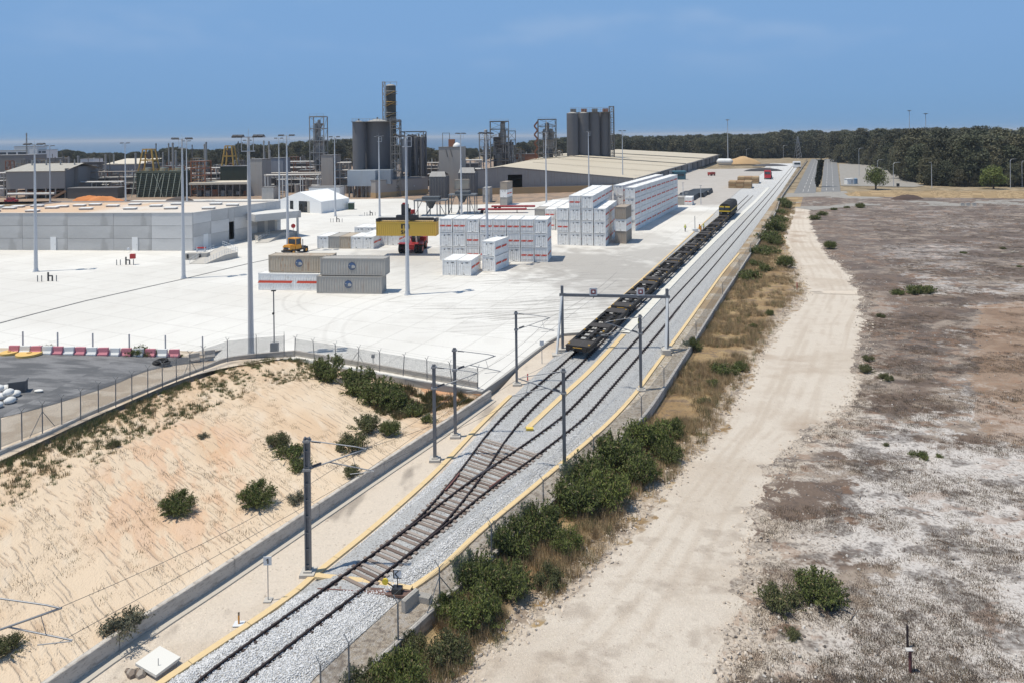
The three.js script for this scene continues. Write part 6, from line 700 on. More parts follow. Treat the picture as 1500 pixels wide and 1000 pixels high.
// grasses, twigs: nobody could count them
function blades(n, h, spread, w) { const pos = []; for (let k = 0; k < n; k++) { const a = q6() * 6.283, r = spread * q6(), x = Math.cos(a) * r, z = Math.sin(a) * r, t = q6() * 6.283, lx = Math.cos(t) * .5 * h * q6(), lz = Math.sin(t) * .5 * h * q6(), hh = h * (.5 + .7 * q6()), b = q6() * 6.283; pos.push(x - Math.cos(b) * w, 0, z - Math.sin(b) * w, x + Math.cos(b) * w, 0, z + Math.sin(b) * w, x + lx, hh, z + lz); } const g = new THREE.BufferGeometry(); g.setAttribute('position', new THREE.Float32BufferAttribute(pos, 3)); g.computeVertexNormals(); return g; }
function scatter(name, label, geo, n, where, colour, size, seed) { const im = new THREE.InstancedMesh(geo, new THREE.MeshStandardMaterial({ roughness: .95, side: THREE.DoubleSide }), n), o = new THREE.Object3D(), c = new THREE.Color(), r = rng(seed); let k = 0, tries = 0; while (k < n && tries++ < n * 40) { const p = where(r); if (!p) continue; o.position.copy(p); o.rotation.y = r() * 6.28; const s = size(r, p); o.scale.set(s, s * (.7 + .6 * r()), s); o.updateMatrix(); im.setMatrixAt(k, o.matrix); im.setColorAt(k, c.setRGB(...colour(r, p))); k++; } im.count = k; im.name = numbered(name); tag(im, label, 'grass'); im.userData.kind = 'stuff'; scene.add(im); return im; }
const tuftDry = blades(22, .6, .28, .012), twigs = blades(16, .11, .34, .011), weed = blades(20, .34, .22, .02);
const dryC = r => { const t = r(), k = .7 + .5 * r(); const c = t < .62 ? [.42, .31, .18] : t < .85 ? [.29, .21, .125] : [.15, .16, .065]; return c.map(v => v * k); };
scatter('dry_grass', 'brown dry grass on the verge between fence and dirt road', tuftDry, 13000, r => { const d = 30 + Math.pow(r(), 1.4) * 210, f = fenceX(d) + .4, l = d < 125 ? roadLX(d) : f + 5.5; const x = f + (l - f) * r() * .96; if (l < f) return null; if (l - x < 1.6 && r() < .7) return null; if (fbm(x * .4, d * .4, 3) < .42) return null; return V(x, RIGHT + .02, -d); }, dryC, (r, p) => .55 + .75 * r(), 61);
scatter('heath_twigs', 'dead twigs and low dry growth over the grey heath', twigs, 30000, r => { const d = 30 + Math.pow(r(), 1.5) * 200, l = d < 118 ? roadRX(d) + .6 : fenceX(d) + 26 + (d - 118) * .02; const x = l + r() * Math.max(2, d * .78 - l); if (x > d * .8) return null; if (inside(ROADPOLY, x - .8, -d)) return null; if (fbm(x * .22 + 5, d * .3, 4) + .16 * (r() - .5) < .52) return null; return V(x, groundHeight(x, -d) + .0, -d); }, r => { const t = r(), k = .6 + .6 * r(); const c = t < .5 ? [.16, .125, .105] : t < .8 ? [.26, .21, .175] : t < .93 ? [.24, .16, .09] : [.09, .09, .04]; return c.map(v => v * k); }, (r, p) => .5 + .8 * r(), 62);
scatter('slope_weeds', 'green and straw weeds along the crest of the sand slope', weed, 2600, r => { const s = r() * .68, v = 1 - Math.pow(r(), 2.6) * .3; if (fbm(s * 45, v * 9, 3) + .2 * (r() - .5) < .46) return null; return scene.userData.bank(s, v).add(V((r() - .5) * .3, -.02, (r() - .5) * .3)); }, r => { const t = r(), k = .7 + .5 * r(); const c = t < .45 ? [.11, .14, .05] : t < .7 ? [.2, .19, .09] : [.36, .28, .16]; return c.map(v => v * k); }, r => .4 + .8 * r(), 63);
scatter('slope_tufts', 'sparse dead tufts scattered down the sand slope', twigs, 2600, r => { const s = r(), v = .03 + r() * .95; if (fbm(s * 22 + 4, v * 9, 3) < .5) return null; return scene.userData.bank(s, v).add(V((r() - .5) * .3, -.02, (r() - .5) * .3)); }, r => { const k = .6 + .6 * r(), c = r() < .7 ? [.26, .19, .13] : [.13, .13, .06]; return c.map(v => v * k); }, r => .5 + .9 * r(), 64);
scatter('slope_tufts', 'dense ground growth in the hollow by the yard wall', weed, 900, r => { const s = .72 + r() * .24, v = .25 + r() * .6; if (fbm(s * 26, v * 8 + 3, 3) < .46) return null; return scene.userData.bank(s, v); }, r => { const k = .6 + .6 * r(), c = r() < .6 ? [.09, .10, .035] : [.24, .18, .1]; return c.map(v => v * k); }, r => .6 + 1.1 * r(), 65);
{ // rubble and clods along both edges of the dirt road, pebbles over the heath
  const n = 9000, im = new THREE.InstancedMesh(new THREE.DodecahedronGeometry(.07, 0), new THREE.MeshStandardMaterial({ roughness: .97 }), n), o = new THREE.Object3D(), c = new THREE.Color(), r = rng(92); let k = 0; while (k < n) { const d = 30 + Math.pow(r(), 1.6) * 120, t = r(); let x; if (t < .45) x = roadLX(d) + (r() + r() + r() - 1.9) * 1.5; else if (t < .65) x = roadRX(d) + (r() + r() - .8) * 1.6; else x = roadRX(d) + r() * d * .5; if (x > d * .78) continue; const s = (.35 + 1.1 * Math.pow(r(), 3)) * (t < .65 ? 1.15 : .9); o.position.set(x, (t < .65 ? RIGHT : groundHeight(x, -d)) + .02 * s, -d); o.rotation.set(r() * 6, r() * 6, r() * 6); o.scale.set(s * (1 + r()), s * .7, s); o.updateMatrix(); im.setMatrixAt(k, o.matrix); const v = .75 + .4 * r(); im.setColorAt(k, t < .65 ? c.setRGB(.50 * v, .43 * v, .36 * v) : r() < .5 ? c.setRGB(.20 * v, .17 * v, .15 * v) : c.setRGB(.46 * v, .43 * v, .4 * v)); k++; }
  im.name = 'road_rubble'; tag(im, 'sandy clods and stones along the edges of the dirt road', 'rubble'); im.userData.kind = 'stuff'; scene.add(im);
}
{ // a few broken branches and stones lying on the heath
  const r = rng(91); for (let k = 0; k < 30; k++) { const d = 32 + r() * 60, x = roadRX(d) + 3 + r() * (d * .6 - roadRX(d) - 2); if (x > d * .74) continue; const a = r() * 6.28, l = .4 + r() * .9, y = groundHeight(x, -d) + .06; const g = [bar(V(0, 0, 0), V(Math.cos(a) * l, .05, Math.sin(a) * l), .03, 5, .012), bar(V(Math.cos(a) * l * .5, .025, Math.sin(a) * l * .5), V(Math.cos(a + .7) * l * .8, .12, Math.sin(a + .7) * l * .8), .018, 4, .006)]; const o = thing('fallen_branch', `small broken branch on the heath, ${along[Math.floor(k / 2)]} ${k % 2 ? 'lighter' : 'darker'} scatter`.replace(/(lighter|darker) scatter/, k % 2 ? 'of one scatter' : 'of the other scatter'), 'branch', V(x, y, -d), 0, 'broken branches on the heath'); part('wood', g, WOODY, o); }
}
// woodland: one mass of crowns beyond the plant and to the right
const clump = leafGeo(110, () => { const d = inBall(); return d.multiplyScalar(.85 + .25 * q6() / Math.max(.3, d.length())); }, .34, .26, () => { const k = .8 + .4 * q6(); return [k, k, k]; }, .3);
{
  const spots = [], r = rng(31), topAt = interp2([[-100, 226], [60, 224], [100, 223], [125, 226], [150, 227], [180, 227], [230, 222], [255, 219], [285, 222], [330, 222], [350, 214], [385, 216], [430, 212], [470, 208], [520, 207], [560, 212], [630, 220], [700, 220], [760, 213], [790, 207], [835, 205], [870, 204], [900, 201], [950, 203], [1000, 202], [1060, 199], [1100, 200], [1125, 199], [1150, 194], [1180, 196], [1195, 194], [1215, 198], [1250, 192], [1292, 186], [1330, 191], [1400, 190], [1440, 187], [1470, 191], [1600, 191]]);
  function interp2(t) { return x => { for (let i = 0; i < t.length - 1; i++) if (x <= t[i + 1][0]) return lerp(t[i][1], t[i + 1][1], (x - t[i][0]) / (t[i + 1][0] - t[i][0])); return t[t.length - 1][1]; }; }
  for (let k = 0; k < 1150; k++) { const px = -90 + r() * 1330, D = px < 640 ? 560 + r() * 300 : 700 + r() * 220; const y = atDepth(px, topAt(px) + Math.pow(r(), 1.5) * 10 - 2.5, D).y; spots.push([atDepth(px, 220, D).x, D, Math.max(5, y - RIGHT)]); }
  for (let k = 0; k < 330; k++) { const px = 900 + r() * 330, D = 655 + r() * 60; const y = atDepth(px, topAt(px) + 2 + r() * 9, D).y; spots.push([atDepth(px, 220, D).x, D, Math.max(6, y - RIGHT)]); }
  const edge = interp2([[1222, 238], [1260, 241], [1300, 247], [1322, 263], [1352, 272], [1420, 274], [1500, 274], [1640, 275]]);
  for (let k = 0; k < 420; k++) { const px = 1222 + r() * 330, d0 = -G(px, edge(px), RIGHT).z, D = d0 + 3 + Math.pow(r(), 1.7) * (820 - d0); const lim = atDepth(px, topAt(px), D).y - RIGHT, h = Math.min(lim * (1.04 - r() * r() * .5), (D < d0 + 30 ? 11 : 15) + r() * 12); spots.push([atDepth(px, 220, D).x, D, h]); }
  for (let k = 0; k < 90; k++) { const px = 1224 + r() * 330, D = -G(px, edge(px), RIGHT).z + r() * 14; spots.push([atDepth(px, 220, D).x, D, 5 + r() * 7]); }
  const per = 64, leaf = new THREE.InstancedMesh(clump, LEAF, spots.length * per), o = new THREE.Object3D(), c = new THREE.Color(); let id = 0; const trunk = new THREE.InstancedMesh(cy(.32, .14, 1, 0, 0, 0, 6), BARK, spots.length);
  spots.forEach(([x, D, h], k) => { const cw = h * (.26 + .12 * r()), far = D > 600, tone = r(); o.position.set(x, RIGHT, -D); o.rotation.set(0, 0, 0); o.scale.set(h * .06 + .4, h * .75, h * .06 + .4); o.updateMatrix(); trunk.setMatrixAt(k, o.matrix); for (let j = 0; j < per; j++) { const a = r() * 6.283, e = Math.sqrt(r()), t = r(); const low = far ? .12 : .1; const yy = h * (low + (1 - low) * Math.pow(t, .8)), rad = cw * (1 - Math.pow(t, 2.6) * .75) * e; const s = (far ? .11 : .085) * h * (.7 + .7 * r()) + .3; o.position.set(x + Math.cos(a) * rad, RIGHT + Math.min(yy, h - s * .5), -D + Math.sin(a) * rad); o.rotation.set(r() * 3, r() * 6, 0); o.scale.setScalar(s); o.updateMatrix(); leaf.setMatrixAt(id, o.matrix); const m = (.8 + .4 * r()) * (.7 + .6 * hash(k, 77)); c.setRGB((.056 + .04 * tone) * m, (.064 + .024 * tone) * m, (.034 + .014 * tone) * m); leaf.setColorAt(id, c); id++; } });
  leaf.name = 'woodland'; tag(leaf, 'dark evergreen woodland along the horizon and at the right', 'woodland'); leaf.userData.kind = 'stuff'; scene.add(leaf); trunk.name = 'woodland_trunks'; tag(trunk, 'thin trunks standing within the dark woodland', 'woodland'); trunk.userData.kind = 'stuff'; scene.add(trunk);
}
function tree(label, px, base, top, wpx, tone, n, dense) { const p = G(px, base, RIGHT), h = atDepth(px, top, -p.z).y - RIGHT, w = wpx / perMetre(p) / 2, o = thing('tree', label, 'tree', p); const L = Array.from({ length: 16 }, () => { const a = q6() * 6.28, e = Math.sqrt(q6()), t = q6(); return { c: V(Math.cos(a) * w * .62 * e * (1 - t * .35), h * (.3 + .55 * t), Math.sin(a) * w * .62 * e * (1 - t * .35)), r: w * (.28 + .2 * q6()) }; });
  const f = new THREE.Mesh(leafGeo(n, () => { const b = L[Math.floor(q6() * L.length)], d = inBall(); return b.c.clone().addScaledVector(d.normalize(), b.r * Math.pow(q6(), .4)); }, h * .055, h * .03, () => { const t = q6(), k = .7 + .5 * q6(); return mixc(tone[0], tone[1], t).map(v => v * k); }), LEAF); f.name = 'crown'; o.add(f); part('trunk', bar(V(0, -.2, 0), V(0, h * .6, 0), h * .035, 8, h * .012), BARK, o); for (let k = 0; k < 5; k++) part('limb', bar(V(0, h * (.22 + k * .06), 0), L[k].c, h * .014, 5, h * .005), BARK, o); return o; }
tree('round dark tree standing alone on the gravel lot', 1283.5, 277.5, 241, 38, TONE.dark, 4200); tree('bright green tree at the edge of the right wood', 1456, 277, 242, 42, [[.10, .14, .025], [.18, .21, .05]], 4200);
{ // dark Norfolk pine between the carriageways
  const p = G(1197.5, 274, RIGHT), h = atDepth(1206, 215, -p.z).y - RIGHT, o = thing('pine_tree', 'dark narrow pine with feathery top between the two carriageways', 'tree', p); const leanX = .16;
  part('trunk', bar(V(0, 0, 0), V(leanX * h, h, 0), .28, 8, .05), BARK, o); const f = new THREE.Mesh(leafGeo(2600, () => { const t = Math.pow(q6(), .9) * .66, a = q6() * 6.28, r = 1.45 * Math.min(1, t * 5 + .25) * Math.sqrt(q6()) * (1 - .25 * t); return V(leanX * h * t + Math.cos(a) * r, h * t + .2, Math.sin(a) * r); }, .75, .3, () => { const k = .6 + .6 * q6(); return [.016 * k, .022 * k, .010 * k]; }), LEAF); f.name = 'crown'; o.add(f);
  for (let w = 0; w < 7; w++) for (let k = 0; k < 6; k++) { const t = .66 + w * .048, a = k * 1.047 + w * .5, l = 2.7 * (1 - (t - .66) * 1.9); const b0 = V(leanX * h * t, h * t, 0), b1 = b0.clone().add(V(Math.cos(a) * l * .6, .15, Math.sin(a) * l * .6)), b2 = b0.clone().add(V(Math.cos(a) * l, .9, Math.sin(a) * l)); part('frond', [bar(b0, b1, .10, 4), bar(b1, b2, .09, 4, .03)], M(.075, .085, .06, .9), o); }
}

// ---------------------------------------------------------------- people
function personGeo(step) { // joints of a standing figure 1.78 m tall, smooth union of tapered bones
  const B = [[[0, 1.0, 0], [0, 1.32, 0], .15, .17], [[0, 1.32, 0], [0, 1.46, 0], .15, .07], [[0, 1.46, 0], [0, 1.56, .01], .055, .055], [[0, 1.64, .015], [0, 1.7, .015], .092, .098], [[0, 1.62, .10], [0, 1.64, .115], .016, .016]]; for (const s of [-1, 1]) { B.push([[s * .09, .98, 0], [s * .11, .52, step * s], .095, .062], [[s * .11, .52, step * s], [s * .115, .09, step * s * 1.6], .06, .042], [[s * .115, .05, step * s * 1.6 - .03], [s * .125, .04, step * s * 1.6 + .16], .045, .035], [[s * .19, 1.42, 0], [s * .27, 1.13, .02], .058, .046], [[s * .27, 1.13, .02], [s * .25, .9, .14], .044, .032], [[s * .25, .88, .15], [s * .245, .81, .19], .034, .022], [[s * .22, .86, .17], [s * .21, .82, .2], .014, .012]); }
  const res = 84, ext = .95, mc = new MarchingCubes(res, new THREE.MeshStandardMaterial(), false, false, 200000), c = new THREE.Vector3(), a = new THREE.Vector3(), d = new THREE.Vector3(); mc.isolation = 0; const half = res / 2;
  for (let z = 0; z < res; z++) for (let y = 0; y < res; y++) for (let x = 0; x < res; x++) { const X = (x - half) / half * ext, Y = (y - half) / half * ext + .89, Z = (z - half) / half * ext; let s = 1e3; if (Math.abs(X) < .45 && Math.abs(Z) < .45) for (const [p, q, r0, r1] of B) { a.set(...p); d.set(...q).sub(a); c.set(X, Y, Z).sub(a); const t = clamp(c.dot(d) / d.lengthSq()), e = c.addScaledVector(d, -t).length() - lerp(r0, r1, t); const h = clamp(.5 + .5 * (s - e) / .03); s = lerp(s, e, h) - .03 * h * (1 - h); } mc.field[x + y * res + z * res * res] = -Math.min(s, 1); }
  mc.update(); const n = mc.count ?? mc.geometry.drawRange.count, P3 = mc.positionArray.slice(0, n * 3), N3 = mc.normalArray.slice(0, n * 3), g = new THREE.BufferGeometry(); for (let i = 0; i < n; i++) { P3[i * 3] *= ext; P3[i * 3 + 1] = P3[i * 3 + 1] * ext + .89; P3[i * 3 + 2] *= ext; } g.setAttribute('position', new THREE.BufferAttribute(P3, 3)); g.setAttribute('normal', new THREE.BufferAttribute(N3, 3));
  const col = new Float32Array(n * 3); for (let i = 0; i < n; i++) { const y = P3[i * 3 + 1], x = Math.abs(P3[i * 3]); const k = y > 1.52 ? [.42, .27, .2] : y < .1 ? [.02, .02, .02] : y < 1.02 && x < .19 ? [.025, .028, .04] : y < .9 ? [.42, .27, .2] : [.03, .035, .06]; col.set(k, i * 3); } g.setAttribute('color', new THREE.BufferAttribute(col, 3)); return g;
}
{
  const g = personGeo(.06), bm = new THREE.MeshStandardMaterial({ vertexColors: true, roughness: .85 }), vest = M(.62, .66, .04, .6), hat = M(.7, .62, .1, .4), strip = M(.7, .7, .68, .4);
  const ringV = (y, rx, rz) => Array.from({ length: 16 }, (_, k) => V(Math.cos(k / 16 * 6.283) * rx, y, Math.sin(k / 16 * 6.283) * rz)); const vg = loft([ringV(.92, .19, .185), ringV(1.05, .185, .175), ringV(1.25, .2, .19), ringV(1.38, .21, .17), ringV(1.46, .15, .1)], true, true), sg = loft([ringV(1.1, .197, .187), ringV(1.16, .2, .19)], true, true), hg = new THREE.SphereGeometry(.125, 16, 8, 0, 6.3, 0, 1.6).translate(0, 1.69, .01), bg = cy(.155, .155, .015, 0, 1.68, .02, 14);
  for (const [px, py, lv, turn, label] of [[937, 483.5, .06, .8, 'person in a yellow vest walking between the wagons and the main track'], [1004, 339.5, YARD, 2.5, 'person in a yellow vest standing on the far yard'], [1031, 337.5, YARD, 1.5, 'person standing beside the wagons further away']]) { const o = thing('person', label, 'person', G(px, py, lv), turn); const b = new THREE.Mesh(g, bm); b.name = 'body'; o.add(b); part('vest', vg, vest, o); part('reflective_strip', sg, strip, o); part('helmet', join([hg, bg]), hat, o); }
}
// ---------------------------------------------------------------- small things by the railway
const YELB = M(.66, .5, .04, .6), BLK = M(.015, .015, .016, .6), ORNG = M(.66, .28, .03, .6), REDB = M(.55, .06, .09, .6);
function post(name, label, cat, px, base, top, lv, r, m, more) { const p = G(px, base, lv), h = atDepth(px, top, -p.z).y - lv, o = thing(name, label, cat, p); part('post', bar(V(0, -.15, 0), V(0, h, 0), r, 8), m, o); if (more) more(o, h); return o; }
post('track_sign', 'small square sign on a thin post left of the points', 'sign', 392.5, 879, 815, .02, .025, STEEL, (o, h) => { part('sign_plate', bx(.42, .44, .03, 0, h - .2, .03), M(.62, .64, .66, .5), o); part('symbol', letters('1', .26, .01).translate(-.09, h - .33, .05), BLK, o); part('footing', bx(.4, .06, .4, 0, .02, 0), CONCL, o); });
post('marker_post', 'short orange marker post on a white base', 'marker post', 349.5, 914, 897, .03, .045, ORNG, (o, h) => { part('band', cy(.048, .048, .12, 0, h - .12, 0, 8), M(.25, .18, .12, .7), o); part('base_slab', bx(.5, .04, .4, 0, .02, 0), WHITEST, o); });
{ const p = G(231, 976, 0), o = thing('manhole_cover', 'pale concrete slab cover in the sand by the track', 'manhole', p, -.5); part('chamber', bx(1.25, .24, 1.0, 0, .06, 0), CONCL, o); part('cover_slab', bx(1.5, .12, 1.2, 0, .24, 0), M(...A(238, 236, 230), .9), o); const s = post('stake', 'thin dark stake beside the concrete slab', 'stake', 231.5, 984, 964, 0, .015, STEELD); for (let k = 0; k < 7; k++) { const st = new THREE.Mesh(new THREE.DodecahedronGeometry(.12 + .06 * (k % 3), 0), k % 2 ? M(.32, .28, .24, .9) : M(.2, .16, .13, .9)); st.name = numbered('stone'); st.position.copy(G(186 + k * 4, 982 + (k % 3) * 3, .05)); scene.add(st); tag(st, `loose stone beside the concrete slab, ${ord[k]} from the left`, 'stone', 'stones by the slab'); } }
{ // hand-worked point lever
  const p = G(579, 872, .1), o = thing('point_lever', 'point lever with yellow disc weight and square arrow sign', 'point lever', p, -.12); part('base_plate', bx(2.3, .12, .5, -.3, .12, 0), M(.14, .085, .07, .9), o); part('tie_rod', bar(V(-4.2, .16, .1), V(.2, .16, .05), .03, 6), RAILRUST, o); part('throw_box', bx(.5, .3, .4, .1, .3, 0), MBLK, o); part('lever_arm', bar(V(.1, .35, 0), V(-.5, .72, .05), .03, 6), MBLK, o); part('weight', new THREE.CylinderGeometry(.16, .16, .09, 18).rotateX(Math.PI / 2).translate(-.52, .74, .06), YELB, o); part('sign_post', bar(V(.12, .4, 0), V(.12, .95, 0), .03, 6), MBLK, o); const sp = part('sign_plate', bx(.44, .44, .03, .12, 1.14, 0), M(.82, .82, .82, .5), o); part('symbol', [bx(.05, .44, .02, -.075, 1.14, .03), bx(.04, .27, .02, .1, 1.235, .03, 0, 0, -.8), bx(.04, .27, .02, .1, 1.045, .03, 0, 0, .8)], BLK, sp); for (const [y, h] of [[1.35, .025], [.93, .025]]) part('border', bx(.44, h, .02, .12, y, .028), BLK, sp);
  const c = thing('concrete_block', 'upright concrete block beside the point lever', 'block', G(601, 888, 0), -.55); part('slab', bx(.25, .62, 1.1, 0, .3, 0), CONCL, c); const c2 = thing('concrete_block', 'low concrete block behind the upright one', 'block', G(620, 880, 0), -.3); part('slab', bx(.8, .34, .4, 0, .15, 0), CONCL, c2);
}
post('yard_camera_pole', 'thin pole with a cabinet at its foot behind the corner of the sand slope', 'camera pole', 401.5, 517, 426, YARD, .07, STEELD, (o, h) => { part('cabinet', bx(.8, 1.0, .5, .1, .7, .2), M(.30, .30, .29, .6), o); part('camera_arm', [bx(.5, .12, .2, 0, h, 0), bx(.16, .2, .3, 0, h * .64, .15)], BLK, o); });
post('box_post', 'small box on a post by the bent fence', 'post box', 546.5, 537, 521, YARD, .04, STEEL, (o, h) => part('box', bx(.32, .35, .25, 0, h, 0), M(.3, .3, .3, .6), o)); post('notice_post', 'small notice board at the yard edge before the gantry', 'sign', 794, 531, 501, .1, .035, STEEL, (o, h) => part('sign_plate', bx(.45, .45, .03, 0, h - .1, .03), M(.55, .57, .6, .5), o)); post('red_marker', 'short red marker between the yard edge and the siding', 'marker post', 773, 555, 547, .1, .06, M(.5, .05, .06, .6));
post('far_sign_post', 'thin sign post on the far yard near the workers', 'sign', 1018.3, 339, 316.5, YARD, .08, STEEL, (o, h) => part('foot_block', bx(1.2, .6, 1.2, 0, .3, 0), WHITEST, o));
{ const f = (px, py, label) => { const o = thing('bollard', label, 'bollard', G(px, py, YARD)); part('tube', cy(.16, .16, 1.1, 0, 0, 0, 10), ORNG, o); part('cap', new THREE.SphereGeometry(.16, 10, 6).translate(0, 1.1, 0), BLK, o); }; f(1027, 338.5, 'orange bollard left of the wagons, by the far worker'); f(1025, 336, 'second orange bollard beside the first'); }
post('dark_stake', 'dark upright stake on the heath at lower right', 'stake', 1330, 949, 916, RIGHT, .055, M(.03, .02, .022, .8)); post('red_brown_stake', 'red-brown steel stake in front of the dark one', 'stake', 1334, 986, 951, RIGHT, .07, M(.13, .05, .05, .8), (o, h) => part('cap', bx(.3, .03, .2, -.04, h, 0), M(.5, .48, .46, .8), o)); post('red_peg', 'short red peg at the inside of the road bend', 'peg', 1168, 424, 414, RIGHT, .07, M(.4, .07, .06, .7));
for (const [px, y, l] of [[1410, 301.5, 'left'], [1418, 301.5, 'middle'], [1427, 301.5, 'right']]) { const o = thing('road_block', `pale concrete block on the gravel road edge, ${l} of three`, 'block', G(px, y, RIGHT + .09)); part('slab', bx(1.2, .9, .6, 0, .45, 0), CONCL, o); part('foot', bx(1.3, .2, .9, 0, .1, 0), CONCL, o); }
// ---------------------------------------------------------------- the dark lot above the slope
const lotLevel = x => { const t = [[-70, 2.88], [60, 2.58], [150, 2.13], [240, 1.53], [310, .93], [430, .5]]; for (let i = 0; i < t.length - 1; i++) if (x <= t[i + 1][0]) return lerp(t[i][1], t[i + 1][1], (x - t[i][0]) / (t[i + 1][0] - t[i][0])); return .5; };
{
  const jersey = (w, h) => new THREE.ExtrudeGeometry(new THREE.Shape([[-.28, 0], [-.28, .14], [-.14, h * .45], [-.09, h], [.09, h], [.14, h * .45], [.28, .14], [.28, 0]].map(([a, b]) => new THREE.Vector2(a, b))), { depth: w, bevelEnabled: true, bevelSize: .015, bevelThickness: .015, bevelSegments: 1 }).rotateY(Math.PI / 2).translate(-w / 2, 0, 0), jg = jersey(1.0, .75), hole = bx(.3, .16, .3, 0, .1, 0); const PINK = M(.56, .20, .24, .6), WHT = M(.72, .72, .70, .5);
  const reds = [20.5, 53, 84.5, 117.5, 151, 185, 220, 255]; for (let k = 0; k < reds.length * 2; k++) { const red = k % 2 === 0, x = red ? reds[k / 2] : (reds[(k - 1) / 2] + (reds[(k + 1) / 2] ?? 287)) / 2; if (!red && k === reds.length * 2 - 1) break; const o = thing('traffic_barrier', `${red ? 'red' : 'white'} plastic traffic barrier along the dark lot, ${ord[Math.floor(k / 2)]} ${red ? 'red' : 'white'} one from the left`, 'barrier', G(x, 516.5 + x * .022, lotLevel(x)), -.04 + (k % 3) * .03, 'traffic barriers along the lot'); part('shell', jg, red ? PINK : WHT, o); part('slot', bx(.36, .1, .58, 0, .05, 0), BLK, o); }
  for (const [x, l] of [[33, 'first'], [84, 'second'], [135.5, 'third'], [189, 'fourth'], [242, 'fifth'], [296.5, 'sixth']]) { const lv = lotLevel(x), p = G(x, 513.5 + x * .022, lv), o = thing('mesh_panel', `pale temporary fence upright behind the traffic barriers, ${l} from the left`, 'fence panel', p); part('upright', bx(.12, 2.0, .08, 0, 1, 0), M(.5, .5, .5, .6), o); part('foot', bx(.6, .12, .3, 0, .06, 0), CONCL, o); }
  for (const [x, y, t, l] of [[284, 528, .5, 'left'], [307, 523, .35, 'right']]) { const o = thing('concrete_barrier', `leaning grey concrete barrier by the lot fence, ${l} of two`, 'barrier', G(x, y, lotLevel(x)), t); part('slab', jersey(1.0, .75), CONC, o); }
  for (const [x, y, r, l] of [[42, 519.5, 1.15, 'large yellow-orange disc lying on the dark lot'], [13, 518, .8, 'smaller yellow-orange disc left of the large one']]) { const o = thing('yellow_disc', l, 'disc', G(x, y, lotLevel(x) + .02)); part('plate', cy(r, r, .22, 0, 0, 0, 26), M(...A(240, 200, 120), .7), o); part('hub', cy(r * .2, r * .2, .06, 0, .22, 0, 14), M(...A(210, 170, 100), .7), o); }
  { const o = thing('tyre_heap', 'dark flattened tyre heap by the lot fence', 'tyre', G(237, 532, lotLevel(237))); for (let k = 0; k < 3; k++) part('tyre', new THREE.TorusGeometry(.5 - k * .05, .14, 8, 18).rotateX(Math.PI / 2).translate(k * .35 - .3, .14 + (k === 1 ? .2 : 0), k * .1), TYRE, o); }
  const sack = label => { }; const sg2 = (() => { const g = new THREE.SphereGeometry(.5, 14, 10), p = g.attributes.position; for (let i = 0; i < p.count; i++) { const n = .85 + .35 * fbm(p.getX(i) * 4 + 9, p.getZ(i) * 4 + p.getY(i) * 3, 3); p.setXYZ(i, p.getX(i) * 1.25 * n, Math.max(-.3, p.getY(i) * .8 * n) + .3, p.getZ(i) * n); } g.computeVertexNormals(); return g; })();
  [[2, 572, 'front'], [14, 578, 'lower front'], [8, 560, 'upper'], [-6, 585, 'edge'], [22, 568, 'right'], [-4, 560, 'left'], [12, 566, 'middle']].forEach(([x, y, l], k) => { const o = new THREE.Mesh(sg2, M(.66, .66, .65, .8)); o.name = numbered('white_sack'); o.position.copy(G(x, y + 12, lotLevel(x) + (k > 4 ? .45 : .02))); o.rotation.y = k * 1.3; o.scale.setScalar(.72); scene.add(o); tag(o, `bulging white sack in the heap on the dark lot, ${l} one`, 'sack', 'white sacks on the lot'); });
  { const o = thing('dark_crate', 'dark grey crate behind the white sacks', 'crate', G(26, 573, lotLevel(26)), .4); part('box', bx(1.2, .9, .9, 0, .45, 0), M(.10, .10, .105, .7), o); part('lid', bx(1.3, .08, 1, 0, .94, 0), M(.14, .14, .145, .7), o); const w = new THREE.Mesh(sg2, M(.7, .69, .66, .8)); w.name = numbered('crumpled_sheet'); w.scale.set(.6, .3, .4); w.position.copy(G(56, 573.5, lotLevel(56) + .03)); scene.add(w); tag(w, 'crumpled white sheet alone on the dark lot', 'sheet'); }
}
// ---------------------------------------------------------------- far end of the yard and the right-hand lot
{ const W1 = M(.30, .19, .10, .9), W2 = M(.36, .25, .14, .9); const stack = (px, py, w, h, d, label) => { const o = thing('timber_stack', label, 'timber stack', G(px, py, YARD), -.38); for (let r = 0; r < 3; r++) for (let c = 0; c < 3; c++) part('bundle', bx(w / 3 - .12, h / 3 - .1, d, -w / 2 + w * (c + .5) / 3, h * (r + .5) / 3, -d / 2), (r + c) % 2 ? W1 : W2, o); }; stack(1084, 276, 9.5, 2.9, 10, 'brown timber stack, nearer of two at the far yard'); stack(1096, 269, 9.5, 3, 11, 'brown timber stack, further of two at the far yard'); }
{ const o = thing('red_truck', 'red truck with a dark trailer behind the timber stacks', 'truck', G(1117, 262.5, YARD), -.4); part('cab', [bx(3.2, 3.6, 3, 2.6, 2.5, 0), bx(3.0, .3, 2.6, 2.6, 4.4, 0)], M(.5, .03, .04, .5), o); part('windscreen', bx(2.6, 1.2, .1, 2.6, 3.2, 1.55), GLASS, o); part('trailer', bx(3, 2, 13, 2.5, 2, -9), M(.06, .06, .07, .7), o); for (const z of [.6, -5, -12, -13.6]) for (const x of [1.2, 4]) wheel(.6, .4, x, .6, z, o, STEELD); }
